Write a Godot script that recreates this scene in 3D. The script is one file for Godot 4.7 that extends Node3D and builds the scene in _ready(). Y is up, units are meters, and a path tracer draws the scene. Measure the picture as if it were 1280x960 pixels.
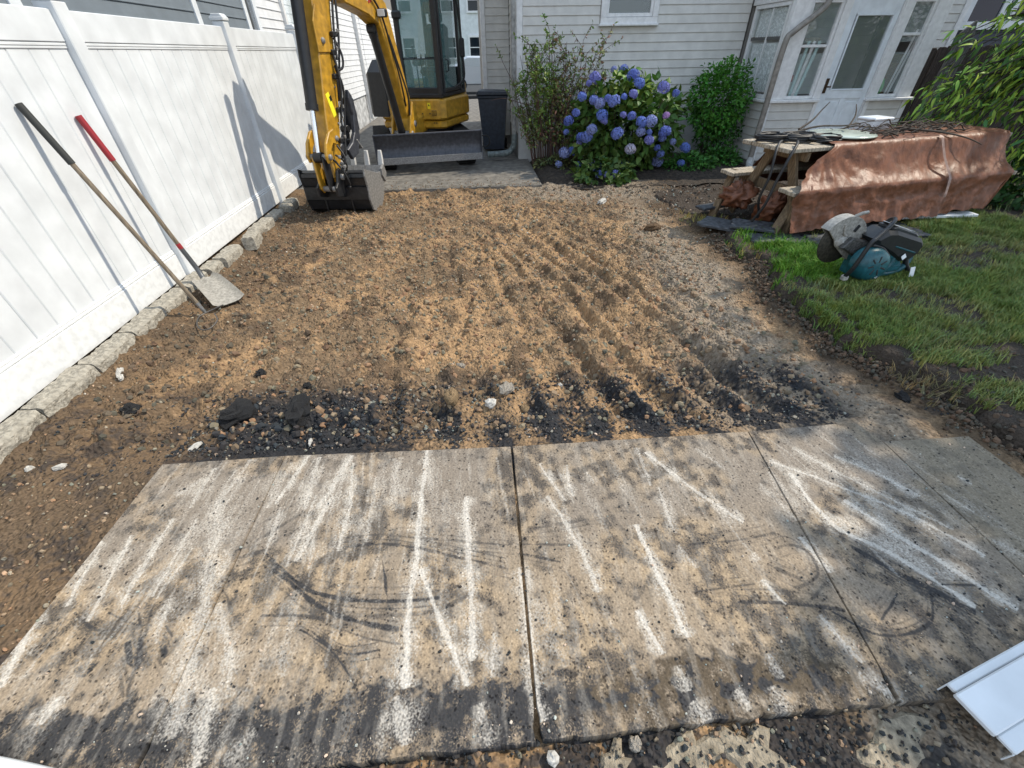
extends Node3D
# A torn-up driveway between two houses: sidewalk slab in front, excavator behind, white vinyl fence on the left.
# World: x right, y up, -z along the driveway away from the viewer; the sidewalk top is y = 0.

const EYE := 1.6
var rng := RandomNumberGenerator.new()
var used := {}
var mats := {}
var tex := {}

# ---------------------------------------------------------------- naming and tagging
func uname(p: Node, called: String) -> String:
	var k := str(p.get_instance_id()) + "/" + called
	var n: int = used.get(k, 0)
	used[k] = n + 1
	return called if n == 0 else "%s_%03d" % [called, n]

func put(o: Node3D, called: String, p: Node = self) -> Node3D:
	o.name = uname(p, called)
	p.add_child(o, true)
	return o

func tag(o: Node, label: String, category := "", group := "", kind := "") -> Node:
	if label: o.set_meta("label", label)
	if category: o.set_meta("category", category)
	if group: o.set_meta("group", group)
	if kind: o.set_meta("kind", kind)
	return o

func thing(called: String, label: String, category: String, at := Vector3.ZERO, yaw := 0.0, group := "") -> Node3D:
	var o := Node3D.new()
	o.position = at
	o.rotation.y = yaw
	put(o, called)
	tag(o, label, category, group)
	return o

func part(p: Node, called: String, m: Mesh, mat: Material, xf := Transform3D.IDENTITY) -> MeshInstance3D:
	var o := MeshInstance3D.new()
	o.mesh = m
	o.material_override = mat
	o.transform = xf
	put(o, called, p)
	return o

func structure(called: String, m: Mesh, mat: Material, label := "") -> MeshInstance3D:
	var o := part(self, called, m, mat)
	tag(o, label, "", "", "structure")
	return o

func at(x: float, y: float, z: float) -> Transform3D:
	return Transform3D(Basis.IDENTITY, Vector3(x, y, z))

func turned(pos: Vector3, rx := 0.0, ry := 0.0, rz := 0.0) -> Transform3D:
	return Transform3D(Basis.from_euler(Vector3(rx, ry, rz)), pos)

# ---------------------------------------------------------------- mesh helpers
func begin() -> SurfaceTool:
	var st := SurfaceTool.new()
	st.begin(Mesh.PRIMITIVE_TRIANGLES)
	st.set_smooth_group(-1)
	return st

func done(st: SurfaceTool) -> ArrayMesh:
	st.generate_normals()
	st.index()
	return st.commit()

func tri(st: SurfaceTool, a: Vector3, b: Vector3, c: Vector3) -> void:
	st.add_vertex(a); st.add_vertex(c); st.add_vertex(b)

# corners run counter-clockwise seen from outside
func quad(st: SurfaceTool, a: Vector3, b: Vector3, c: Vector3, d: Vector3) -> void:
	tri(st, a, b, c); tri(st, a, c, d)

# chamfered box
func add_box(st: SurfaceTool, size: Vector3, xf := Transform3D.IDENTITY, bev := 0.0) -> void:
	var h := size * 0.5
	bev = minf(bev, minf(h.x, minf(h.y, h.z)) * 0.9)
	st.set_smooth_group(-1)
	if bev <= 0.0:
		var p := []
		for i in 8:
			p.append(xf * Vector3(h.x if i & 1 else -h.x, h.y if i & 2 else -h.y, h.z if i & 4 else -h.z))
		quad(st, p[4], p[5], p[7], p[6]); quad(st, p[1], p[0], p[2], p[3])
		quad(st, p[5], p[1], p[3], p[7]); quad(st, p[0], p[4], p[6], p[2])
		quad(st, p[6], p[7], p[3], p[2]); quad(st, p[0], p[1], p[5], p[4])
		return
	var k := h - Vector3(bev, bev, bev)
	var v := func(i: int, axis: int) -> Vector3:
		var s := Vector3(1.0 if i & 1 else -1.0, 1.0 if i & 2 else -1.0, 1.0 if i & 4 else -1.0)
		var q := k * s
		q[axis] = h[axis] * s[axis]
		return xf * q
	var fs := [[4, 5, 7, 6, 2], [1, 0, 2, 3, 2], [5, 1, 3, 7, 0], [0, 4, 6, 2, 0], [6, 7, 3, 2, 1], [0, 1, 5, 4, 1]]
	for f in fs:
		quad(st, v.call(f[0], f[4]), v.call(f[1], f[4]), v.call(f[2], f[4]), v.call(f[3], f[4]))
	var c := xf.origin
	for e in [[0, 1, 2, 1], [2, 3, 2, 1], [4, 5, 2, 1], [6, 7, 2, 1], [0, 2, 0, 2], [1, 3, 0, 2], [4, 6, 0, 2], [5, 7, 0, 2], [0, 4, 0, 1], [1, 5, 0, 1], [2, 6, 0, 1], [3, 7, 0, 1]]:
		face_out(st, c, [v.call(e[0], e[2]), v.call(e[1], e[2]), v.call(e[1], e[3]), v.call(e[0], e[3])])
	for i in 8:
		face_out(st, c, [v.call(i, 0), v.call(i, 1), v.call(i, 2)])

# a convex face turned so that it looks away from c
func face_out(st: SurfaceTool, c: Vector3, p: Array) -> void:
	var n: Vector3 = (p[1] - p[0]).cross(p[2] - p[0])
	if n.dot((p[0] + p[1] + p[2]) / 3.0 - c) < 0.0:
		p.reverse()
	for i in range(1, p.size() - 1):
		tri(st, p[0], p[i], p[i + 1])

var box_cache := {}
func box(x: float, y: float, z: float, bev := 0.0) -> ArrayMesh:
	var key := "%f %f %f %f" % [x, y, z, bev]
	if not box_cache.has(key):
		var st := begin()
		add_box(st, Vector3(x, y, z), Transform3D.IDENTITY, bev)
		box_cache[key] = done(st)
	return box_cache[key]

# outline in the local xy plane pushed from z = -d/2 to d/2, edges chamfered by bev
func add_prism(st: SurfaceTool, poly: PackedVector2Array, d: float, xf := Transform3D.IDENTITY, bev := 0.0) -> void:
	st.set_smooth_group(-1)
	if Geometry2D.is_polygon_clockwise(poly):
		poly = poly.duplicate(); poly.reverse()
	var n := poly.size()
	var inner := PackedVector2Array()
	for i in n:
		var e0 := (poly[i] - poly[(i + n - 1) % n]).normalized()
		var e1 := (poly[(i + 1) % n] - poly[i]).normalized()
		var n0 := Vector2(-e0.y, e0.x)
		var n1 := Vector2(-e1.y, e1.x)
		var m := n0 + n1
		inner.append(poly[i] + m * (bev / maxf(0.5, 1.0 + n0.dot(n1))))
	var h := d * 0.5
	for i in n:
		var j := (i + 1) % n
		quad(st, xf * v3(poly[i], -h + bev), xf * v3(poly[j], -h + bev), xf * v3(poly[j], h - bev), xf * v3(poly[i], h - bev))
		if bev > 0.0:
			quad(st, xf * v3(poly[i], h - bev), xf * v3(poly[j], h - bev), xf * v3(inner[j], h), xf * v3(inner[i], h))
			quad(st, xf * v3(poly[j], -h + bev), xf * v3(poly[i], -h + bev), xf * v3(inner[i], -h), xf * v3(inner[j], -h))
	var t := Geometry2D.triangulate_polygon(inner)
	for i in range(0, t.size(), 3):
		var a := inner[t[i]]; var b := inner[t[i + 1]]; var c := inner[t[i + 2]]
		if (b - a).cross(c - a) < 0.0:
			var s := b; b = c; c = s
		tri(st, xf * v3(a, h), xf * v3(b, h), xf * v3(c, h))
		tri(st, xf * v3(a, -h), xf * v3(c, -h), xf * v3(b, -h))

func v3(p: Vector2, z: float) -> Vector3:
	return Vector3(p.x, p.y, z)

func prism(poly: PackedVector2Array, d: float, bev := 0.0) -> ArrayMesh:
	var st := begin()
	add_prism(st, poly, d, Transform3D.IDENTITY, bev)
	return done(st)

func pts2(a: Array) -> PackedVector2Array:
	var r := PackedVector2Array()
	for i in range(0, a.size(), 2):
		r.append(Vector2(a[i], a[i + 1]))
	return r

func pts3(a: Array) -> PackedVector3Array:
	var r := PackedVector3Array()
	for i in range(0, a.size(), 3):
		r.append(Vector3(a[i], a[i + 1], a[i + 2]))
	return r

# Catmull-Rom through the points
func spline(p: PackedVector3Array, steps: int) -> PackedVector3Array:
	var r := PackedVector3Array()
	for i in p.size() - 1:
		var p0 := p[maxi(i - 1, 0)]
		var p3 := p[mini(i + 2, p.size() - 1)]
		for k in steps:
			r.append(p[i].cubic_interpolate(p[i + 1], p0, p3, float(k) / steps))
	r.append(p[p.size() - 1])
	return r

# tube along points; radius goes from r0 to r1
func add_tube(st: SurfaceTool, p: PackedVector3Array, r0: float, r1 := -1.0, sides := 8, caps := true) -> void:
	if r1 < 0.0: r1 = r0
	var n := p.size()
	var up := Vector3.UP
	var rings := []
	for i in n:
		var t := (p[mini(i + 1, n - 1)] - p[maxi(i - 1, 0)]).normalized()
		if i == 0: up = Vector3.UP if absf(t.y) < 0.9 else Vector3.RIGHT
		var s := t.cross(up).normalized()
		up = s.cross(t).normalized()
		var r := lerpf(r0, r1, float(i) / maxf(1.0, n - 1))
		var ring := []
		for k in sides:
			var a := TAU * k / sides
			ring.append(p[i] + (s * cos(a) + up * sin(a)) * r)
		rings.append(ring)
	st.set_smooth_group(0)
	for i in n - 1:
		for k in sides:
			var j := (k + 1) % sides
			quad(st, rings[i][k], rings[i][j], rings[i + 1][j], rings[i + 1][k])
	st.set_smooth_group(-1)
	if caps:
		for k in range(1, sides - 1):
			tri(st, rings[0][0], rings[0][k + 1], rings[0][k])
			tri(st, rings[n - 1][0], rings[n - 1][k], rings[n - 1][k + 1])

func tube(a: Array, r0: float, r1 := -1.0, sides := 8, smooth := 0) -> ArrayMesh:
	var st := begin()
	var p := pts3(a)
	if smooth: p = spline(p, smooth)
	add_tube(st, p, r0, r1, sides)
	return done(st)

func rod(st: SurfaceTool, a: Vector3, b: Vector3, r: float, sides := 12) -> void:
	add_tube(st, PackedVector3Array([a, b]), r, r, sides)

# profile of (radius, height) turned round y
func add_lathe(st: SurfaceTool, prof: PackedVector2Array, sides := 20, xf := Transform3D.IDENTITY, smooth := true) -> void:
	for i in prof.size() - 1:
		st.set_smooth_group(i + 1 if not smooth else 0)
		for k in sides:
			var a0 := TAU * k / sides
			var a1 := TAU * (k + 1) / sides
			var f := func(q: Vector2, a: float) -> Vector3: return xf * Vector3(q.x * cos(a), q.y, -q.x * sin(a))
			quad(st, f.call(prof[i], a0), f.call(prof[i], a1), f.call(prof[i + 1], a1), f.call(prof[i + 1], a0))
	st.set_smooth_group(-1)

# lumpy stone: a sphere of few faces pushed in and out
func rock_mesh(seed_: int, squash: Vector3, rough := 0.28, rings := 5, segs := 8, flat := true) -> ArrayMesh:
	var n := FastNoiseLite.new()
	n.seed = seed_; n.frequency = 0.9; n.fractal_octaves = 3
	var st := begin()
	st.set_smooth_group(-1 if flat else 0)
	var f := func(i: int, k: int) -> Vector3:
		var th := PI * i / rings
		var ph := TAU * (k % segs) / segs
		var d := Vector3(sin(th) * cos(ph), cos(th), sin(th) * sin(ph))
		var m := maxf(absf(d.x), maxf(absf(d.y), absf(d.z)))
		var b := d.lerp(d / m * 0.8, 0.45)
		return b * (1.0 + rough * 2.0 * n.get_noise_3dv(d * 1.6)) * squash
	for i in rings:
		for k in segs:
			var a: Vector3 = f.call(i, k); var b: Vector3 = f.call(i, k + 1); var c: Vector3 = f.call(i + 1, k + 1); var d: Vector3 = f.call(i + 1, k)
			if i > 0: tri(st, a, b, c)
			if i < rings - 1: tri(st, a, c, d)
	return done(st)

# ---------------------------------------------------------------- textures
func noise(seed_: int, freq: float, oct := 4, type := FastNoiseLite.TYPE_SIMPLEX_SMOOTH) -> FastNoiseLite:
	var n := FastNoiseLite.new()
	n.seed = seed_; n.frequency = freq; n.noise_type = type
	n.fractal_octaves = oct
	n.fractal_type = FastNoiseLite.FRACTAL_FBM if oct > 1 else FastNoiseLite.FRACTAL_NONE
	return n

# seamless grey texture between lo and hi
func grey(n: FastNoiseLite, side: int, lo: float, hi: float, power := 1.0) -> ImageTexture:
	var im := n.get_seamless_image(side, side)
	im.convert(Image.FORMAT_L8)
	var b := im.get_data()
	for i in b.size():
		b[i] = int(clampf(lerpf(lo, hi, pow(b[i] / 255.0, power)), 0.0, 1.0) * 255.0)
	return pic(Image.create_from_data(side, side, false, Image.FORMAT_L8, b))

func pic(im: Image) -> ImageTexture:
	im.generate_mipmaps()
	return ImageTexture.create_from_image(im)

func srgb(c: Color) -> Color:
	return c.linear_to_srgb()

# linear base colour; t is a grey texture laid triplanar at scale per metre; bump in cm
func mat(key: String, col: Color, rough := 0.8, metal := 0.0, t := "", scale := 1.0, bump := "", bump_cm := 0.2, world := true) -> StandardMaterial3D:
	if mats.has(key): return mats[key]
	var m := StandardMaterial3D.new()
	m.resource_name = key
	m.albedo_color = srgb(col)
	m.roughness = rough
	m.metallic = metal
	m.cull_mode = BaseMaterial3D.CULL_DISABLED
	if t or bump:
		m.uv1_triplanar = true
		m.uv1_world_triplanar = world
		m.uv1_scale = Vector3.ONE * scale
	if t: m.albedo_texture = tex[t]
	if bump:
		m.heightmap_enabled = true
		m.heightmap_texture = tex[bump]
		m.heightmap_scale = bump_cm
	mats[key] = m
	return m

func make_textures() -> void:
	tex.mottle = grey(noise(3, 0.012, 5), 512, 0.62, 1.0)
	tex.fine = grey(noise(4, 0.06, 4), 512, 0.55, 1.0)
	tex.faint = grey(noise(5, 0.01, 5), 512, 0.9, 1.0)
	tex.dirty = grey(noise(6, 0.015, 6), 512, 0.3, 1.0, 0.8)
	tex.bump = grey(noise(7, 0.03, 5), 512, 0.0, 1.0)
	tex.dirty2 = grey(noise(9, 0.02, 5), 512, 0.62, 1.08)
	var spl := noise(8, 0.03, 5)
	tex.splash = grey(spl, 512, 0.92, 1.05)
	tex.grain = wood_grain(11)
	tex.crumple = crumple()

func wood_grain(s: int) -> ImageTexture:
	var im := Image.create(256, 512, false, Image.FORMAT_L8)
	var a := noise(s, 0.05, 4)
	var b := noise(s + 1, 0.012, 3)
	for y in 512:
		for x in 256:
			var v := 0.5 + 0.5 * sin((x + 18.0 * b.get_noise_2d(x, y * 0.25)) * 0.5) * 0.5 + 0.5 * a.get_noise_2d(x * 3.0, y * 0.12)
			im.set_pixel(x, y, Color(0.6 + 0.4 * clampf(v, 0, 1), 0, 0))
	return pic(im)

func crumple() -> ImageTexture:
	var n := noise(21, 0.012, 4)
	n.fractal_type = FastNoiseLite.FRACTAL_RIDGED
	return grey(n, 512, 0.0, 1.0)

# ---------------------------------------------------------------- ground functions
const DX0 := -2.8
const DZ0 := -7.0
const DW := 5.9
const DD := 7.0
var g_low := noise(31, 0.55, 3)
var g_mid := noise(32, 2.6, 3)
var g_fine := noise(33, 11.0, 3)
var g_clod := noise(35, 5.5, 4)
var g_streak := noise(36, 1.0, 3)
var g_edge := noise(34, 1.4, 4)

func lawn_edge(z: float) -> float:
	return 2.5 + 0.16 * g_edge.get_noise_2d(z, 3.0) + 0.07 * g_edge.get_noise_2d(z * 4.0, 9.0) + 0.12 * smoothstep(-3.1, -3.6, z) + (0.18 if z > -1.9 else 0.0) * smoothstep(-2.3, -1.7, z)

func furrow_mask(x: float, z: float) -> float:
	return smoothstep(-1.0, -0.5, x) * (1.0 - smoothstep(1.6, 2.1, x)) * smoothstep(-5.8, -4.2, z) * (1.0 - smoothstep(-1.85, -1.6, z))

# furrows left by the bucket's teeth run out from the machine's turntable
func furrow(x: float, z: float) -> float:
	var th := atan2(x + 0.8, z + 9.2) + 0.012 * g_mid.get_noise_2d(x * 0.5, z * 0.35)
	var rad := Vector2(x + 0.8, z + 9.2).length()
	return 0.85 * sin(th * 175.0) + 1.1 * g_streak.get_noise_2d(th * 46.0, rad * 0.55)

func dirt_h(x: float, z: float) -> float:
	var h := -0.055 + 0.05 * g_low.get_noise_2d(x, z) + 0.03 * g_mid.get_noise_2d(x, z) + 0.012 * g_fine.get_noise_2d(x, z)
	var f := furrow(x, z)
	h += furrow_mask(x, z) * ((0.016 + 0.018 * smoothstep(0.0, 0.6, x)) * f + 0.016 * f * g_mid.get_noise_2d(x * 2.0, z * 2.0 + 40.0))
	# clods and hollows of loose soil, less on the gravelly side
	var cl := g_clod.get_noise_2d(x, z)
	h += (0.045 * absf(cl) + 0.026 * maxf(0.0, cl) - 0.011) * (1.0 - 0.55 * smoothstep(1.4, 2.0, x))
	h = lerpf(h, 0.4 * h + 0.014, smoothstep(-2.3, -2.7, x))
	h += 0.03 * smoothstep(-6.3, -6.85, z)
	# along the slab: close under its top on the left, a little lower in front
	if z > -1.75 and x < 2.6:
		var near := smoothstep(-1.75, -1.5, z)
		h = lerpf(h, -0.022 + 0.02 * absf(cl) + 0.012 * g_mid.get_noise_2d(x, z) + 0.006 * g_fine.get_noise_2d(x, z), near)
	if z > -0.5 and x > -1.55:
		h = lerpf(h, -0.045 + 0.02 * g_mid.get_noise_2d(x * 2.0, z * 2.0) + 0.02 * absf(cl), smoothstep(-0.5, -0.33, z))
	# a heap of broken asphalt at the left end of the slab
	var k := Vector2((x + 0.95) / 0.6, (z + 1.8) / 0.22).length()
	h += 0.035 * (1.0 - smoothstep(0.2, 1.0, k)) * (1.0 + 0.8 * g_fine.get_noise_2d(x, z))
	return h

func grid_mesh(x0: float, z0: float, nx: int, nz: int, step: float, hf: Callable, uv: Rect2) -> ArrayMesh:
	var v := PackedVector3Array(); v.resize(nx * nz)
	var nn := PackedVector3Array(); nn.resize(nx * nz)
	var uvs := PackedVector2Array(); uvs.resize(nx * nz)
	var uv2 := PackedVector2Array(); uv2.resize(nx * nz)
	for j in nz:
		for i in nx:
			var x := x0 + i * step
			var z := z0 + j * step
			v[j * nx + i] = Vector3(x, hf.call(x, z), z)
			uvs[j * nx + i] = Vector2((x - uv.position.x) / uv.size.x, (z - uv.position.y) / uv.size.y)
			uv2[j * nx + i] = Vector2(x + 0.1 * z, z - 0.1 * x) / 1.37
	for j in nz:
		for i in nx:
			var a := v[j * nx + maxi(i - 1, 0)]; var b := v[j * nx + mini(i + 1, nx - 1)]
			var c := v[maxi(j - 1, 0) * nx + i]; var d := v[mini(j + 1, nz - 1) * nx + i]
			nn[j * nx + i] = (d - c).cross(b - a).normalized()
	var ix := PackedInt32Array(); ix.resize((nx - 1) * (nz - 1) * 6)
	var w := 0
	for j in nz - 1:
		for i in nx - 1:
			var p := j * nx + i
			ix[w] = p; ix[w + 1] = p + 1; ix[w + 2] = p + nx
			ix[w + 3] = p + 1; ix[w + 4] = p + nx + 1; ix[w + 5] = p + nx
			w += 6
	var arr := []
	arr.resize(Mesh.ARRAY_MAX)
	arr[Mesh.ARRAY_VERTEX] = v
	arr[Mesh.ARRAY_NORMAL] = nn
	arr[Mesh.ARRAY_TEX_UV] = uvs
	arr[Mesh.ARRAY_TEX_UV2] = uv2
	arr[Mesh.ARRAY_INDEX] = ix
	var m := ArrayMesh.new()
	m.add_surface_from_arrays(Mesh.PRIMITIVE_TRIANGLES, arr)
	return m

func lut() -> PackedByteArray:
	var r := PackedByteArray(); r.resize(1025)
	for i in 1025:
		r[i] = int(round(Color(i / 1024.0, 0, 0).linear_to_srgb().r * 255.0))
	return r

func layer(seed_: int, per_m: float, oct: int, w: int, h: int, px: float) -> PackedByteArray:
	var im := noise(seed_, per_m * px, oct).get_image(w, h)
	im.convert(Image.FORMAT_L8)
	return im.get_data()

func cells(seed_: int, per_m: float, what: int, w: int, h: int, px: float) -> PackedByteArray:
	var n := FastNoiseLite.new()
	n.seed = seed_; n.frequency = per_m * px
	n.noise_type = FastNoiseLite.TYPE_CELLULAR
	n.fractal_type = FastNoiseLite.FRACTAL_NONE
	n.cellular_return_type = what
	n.cellular_distance_function = FastNoiseLite.DISTANCE_EUCLIDEAN
	var im := n.get_image(w, h)
	im.convert(Image.FORMAT_L8)
	return im.get_data()

func sst(a: float, b: float, x: float) -> float:
	var t := clampf((x - a) / (b - a), 0.0, 1.0)
	return t * t * (3.0 - 2.0 * t)

# seamless tile of grit and small stones that multiplies the ground's colour; its mean is about 0.6
func grit_tile(seed_: int, side: int, cell: float, pale: float, darkest: float, rim0: float, rim1: float, strength: float) -> ImageTexture:
	var n := noise(seed_, 0.16, 3)
	var f := n.get_seamless_image(side, side)
	var c := FastNoiseLite.new()
	c.seed = seed_ + 1; c.frequency = cell
	c.noise_type = FastNoiseLite.TYPE_CELLULAR
	c.fractal_type = FastNoiseLite.FRACTAL_NONE
	c.cellular_distance_function = FastNoiseLite.DISTANCE_EUCLIDEAN
	c.cellular_return_type = FastNoiseLite.RETURN_DISTANCE
	var d := c.get_seamless_image(side, side)
	c.cellular_return_type = FastNoiseLite.RETURN_CELL_VALUE
	var v := c.get_seamless_image(side, side)
	for im in [f, d, v]: im.convert(Image.FORMAT_L8)
	var fb := f.get_data(); var db := d.get_data(); var vb := v.get_data()
	var L := lut()
	var out := PackedByteArray(); out.resize(side * side)
	for p in side * side:
		var x := 0.40 + 0.42 * fb[p] / 255.0
		var val := vb[p] / 255.0
		var near := 1.0 - clampf((db[p] / 255.0 - rim0) / (rim1 - rim0), 0.0, 1.0)
		if val > 1.0 - pale: x = lerpf(x, 0.78 + 0.22 * (val - 1.0 + pale) / pale, near)
		elif val < darkest: x = lerpf(x, 0.22, near)
		else: x *= 0.90 + 0.16 * near
		x = lerpf(0.62, x, strength)
		out[p] = L[int(clampf(x, 0.0, 1.0) * 1024.0)]
	return pic(Image.create_from_data(side, side, false, Image.FORMAT_L8, out))

func earth_maps(m: StandardMaterial3D, t: ImageTexture) -> void:
	m.detail_enabled = true
	m.detail_blend_mode = BaseMaterial3D.BLEND_MODE_MUL
	m.detail_uv_layer = BaseMaterial3D.DETAIL_UV_2
	m.detail_albedo = t

# colours of the dug-up ground: tan sand, dark soil, black asphalt crumbs, grey gravel
func dirt_material() -> StandardMaterial3D:
	var w := 1000
	var px := DW / w
	var h := int(DD / px)
	var lo := layer(41, 0.9, 3, w, h, px)
	var mi := layer(42, 5.0, 4, w, h, px)
	var fi := layer(43, 26.0, 4, w, h, px)
	var dk := layer(44, 2.2, 5, w, h, px)
	var L := lut()
	var col := PackedByteArray(); col.resize(w * h * 3)
	for j in h:
		var z: float = DZ0 + j * px
		var band := sst(-2.42, -2.0, z) * (1.0 - sst(-1.4, -1.2, z))
		var e := lawn_edge(z)
		var deep := sst(-6.3, -5.0, z)
		var far := sst(-7.0, -5.8, z)
		for i in w:
			var x: float = DX0 + i * px
			var p := j * w + i
			var a := lo[p] / 255.0
			var b := mi[p] / 255.0
			var c := fi[p] / 255.0
			var d := dk[p] / 255.0
			# base
			var sa := a * 0.45 + b * 0.4 + c * 0.15
			if x > -0.6 and x < 1.9: sa += 0.10 * deep * minf(1.0, (x + 0.6)) * minf(1.0, (1.9 - x) * 2.0)
			if z > -6.2 and z < -1.5 and x > -1.2 and x < 2.2:
				sa += 0.10 * g_streak.get_noise_2d(atan2(x + 0.8, z + 9.2) * 46.0, (z + 9.2) * 0.55)
			var sand := clampf((sa - 0.42) / 0.24, 0.0, 1.0)
			var r := lerpf(0.182, 0.325, sand)
			var g := lerpf(0.126, 0.208, sand)
			var bl := lerpf(0.077, 0.112, sand)
			# darker topsoil by the fence, by the lawn and here and there
			var soil := clampf((d - 0.56) * 5.0, 0.0, 0.75)
			if x < -1.2: soil = maxf(soil, 0.62 * sst(-1.7, -2.45, x + 0.7 * (d - 0.5)))
			if x < -1.4 and z > -2.6: soil = maxf(soil, 0.62 * sst(-2.5, -1.9, z + 0.5 * (d - 0.5)))
			if x > e - 0.7: soil = maxf(soil, 0.9 * sst(e - 0.42, e - 0.05, x + 0.35 * (d - 0.5)))
			if z < -5.3 and x > 0.6: soil = maxf(soil, 0.55 * sst(-5.6, -6.4, z + 0.6 * (d - 0.5)) * minf(1.0, x - 0.6))
			soil *= 0.7 + 0.5 * c
			r = lerpf(r, 0.078, soil); g = lerpf(g, 0.057, soil); bl = lerpf(bl, 0.040, soil)
			# grey gravel strip on the right and on the far side
			var grav := 0.0
			if x > 0.6:
				grav = sst(1.25, 1.75, x + 0.5 * (b - 0.5) + 0.18 * (z + 3.0)) * (1.0 - sst(e - 0.5, e - 0.2, x)) * far
			if z < -5.7 and x > 0.2:
				grav = maxf(grav, sst(-5.9, -6.35, z + 0.5 * (b - 0.5)) * minf(1.0, (x - 0.2) * 1.5) * (1.0 - sst(2.2, 3.0, x)))
			grav *= 0.55 + 0.5 * c
			r = lerpf(r, 0.25, grav); g = lerpf(g, 0.208, grav); bl = lerpf(bl, 0.16, grav)
			# black asphalt residue along the slab
			var blk := 0.0
			if band > 0.0:
				var th := atan2(x + 0.8, z + 9.2)
				var strip := 0.5 + 0.5 * sin(th * 175.0 + 1.2)
				var xq := x + 0.5 * (d - 0.5) + 0.25 * (c - 0.5)
				if xq < -0.3: blk = sst(-1.8, -1.35, xq) * (1.0 - sst(-0.65, -0.3, xq)) * sst(0.30, 0.46, b * 0.4 + d * 0.35 + c * 0.25 + 0.14 * sst(-2.1, -1.8, z))
				else: blk = (1.0 - sst(1.9, 2.15, x)) * sst(0.47, 0.62, strip * 0.20 + d * 0.3 + b * 0.24 + c * 0.3 + 0.06 * sst(-1.9, -1.65, z))
				blk = band * maxf(blk, 0.5 * sst(0.62, 0.75, b))
			if z > -0.5 and x > -1.2: blk = maxf(blk, 0.9 * sst(0.42, 0.55, d * 0.7 + c * 0.3))
			if x < -1.5 and z > -2.2: blk = maxf(blk, 0.7 * sst(0.5, 0.64, b * 0.4 + d * 0.3 + c * 0.3))
			r = lerpf(r, 0.030, blk); g = lerpf(g, 0.030, blk); bl = lerpf(bl, 0.032, blk)
			var q := (0.72 + 0.56 * c) * 1.62
			col[p * 3] = L[int(minf(r * q, 1.0) * 1024.0)]
			col[p * 3 + 1] = L[int(minf(g * q, 1.0) * 1024.0)]
			col[p * 3 + 2] = L[int(minf(bl * q, 1.0) * 1024.0)]
	var m := StandardMaterial3D.new()
	m.resource_name = "dug_earth"
	m.albedo_texture = pic(Image.create_from_data(w, h, false, Image.FORMAT_RGB8, col))
	earth_maps(m, grit_tile(45, 700, 0.11, 0.16, 0.10, 0.30, 0.5, 0.65))
	var bump := noise(47, 48.0 * px * 0.7, 4).get_image(int(w * 1.4), int(h * 1.4))
	bump.convert(Image.FORMAT_L8)
	m.heightmap_enabled = true
	m.heightmap_texture = pic(bump)
	m.heightmap_scale = 2.0
	m.roughness = 0.95
	m.metallic_specular = 0.25
	return m
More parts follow.
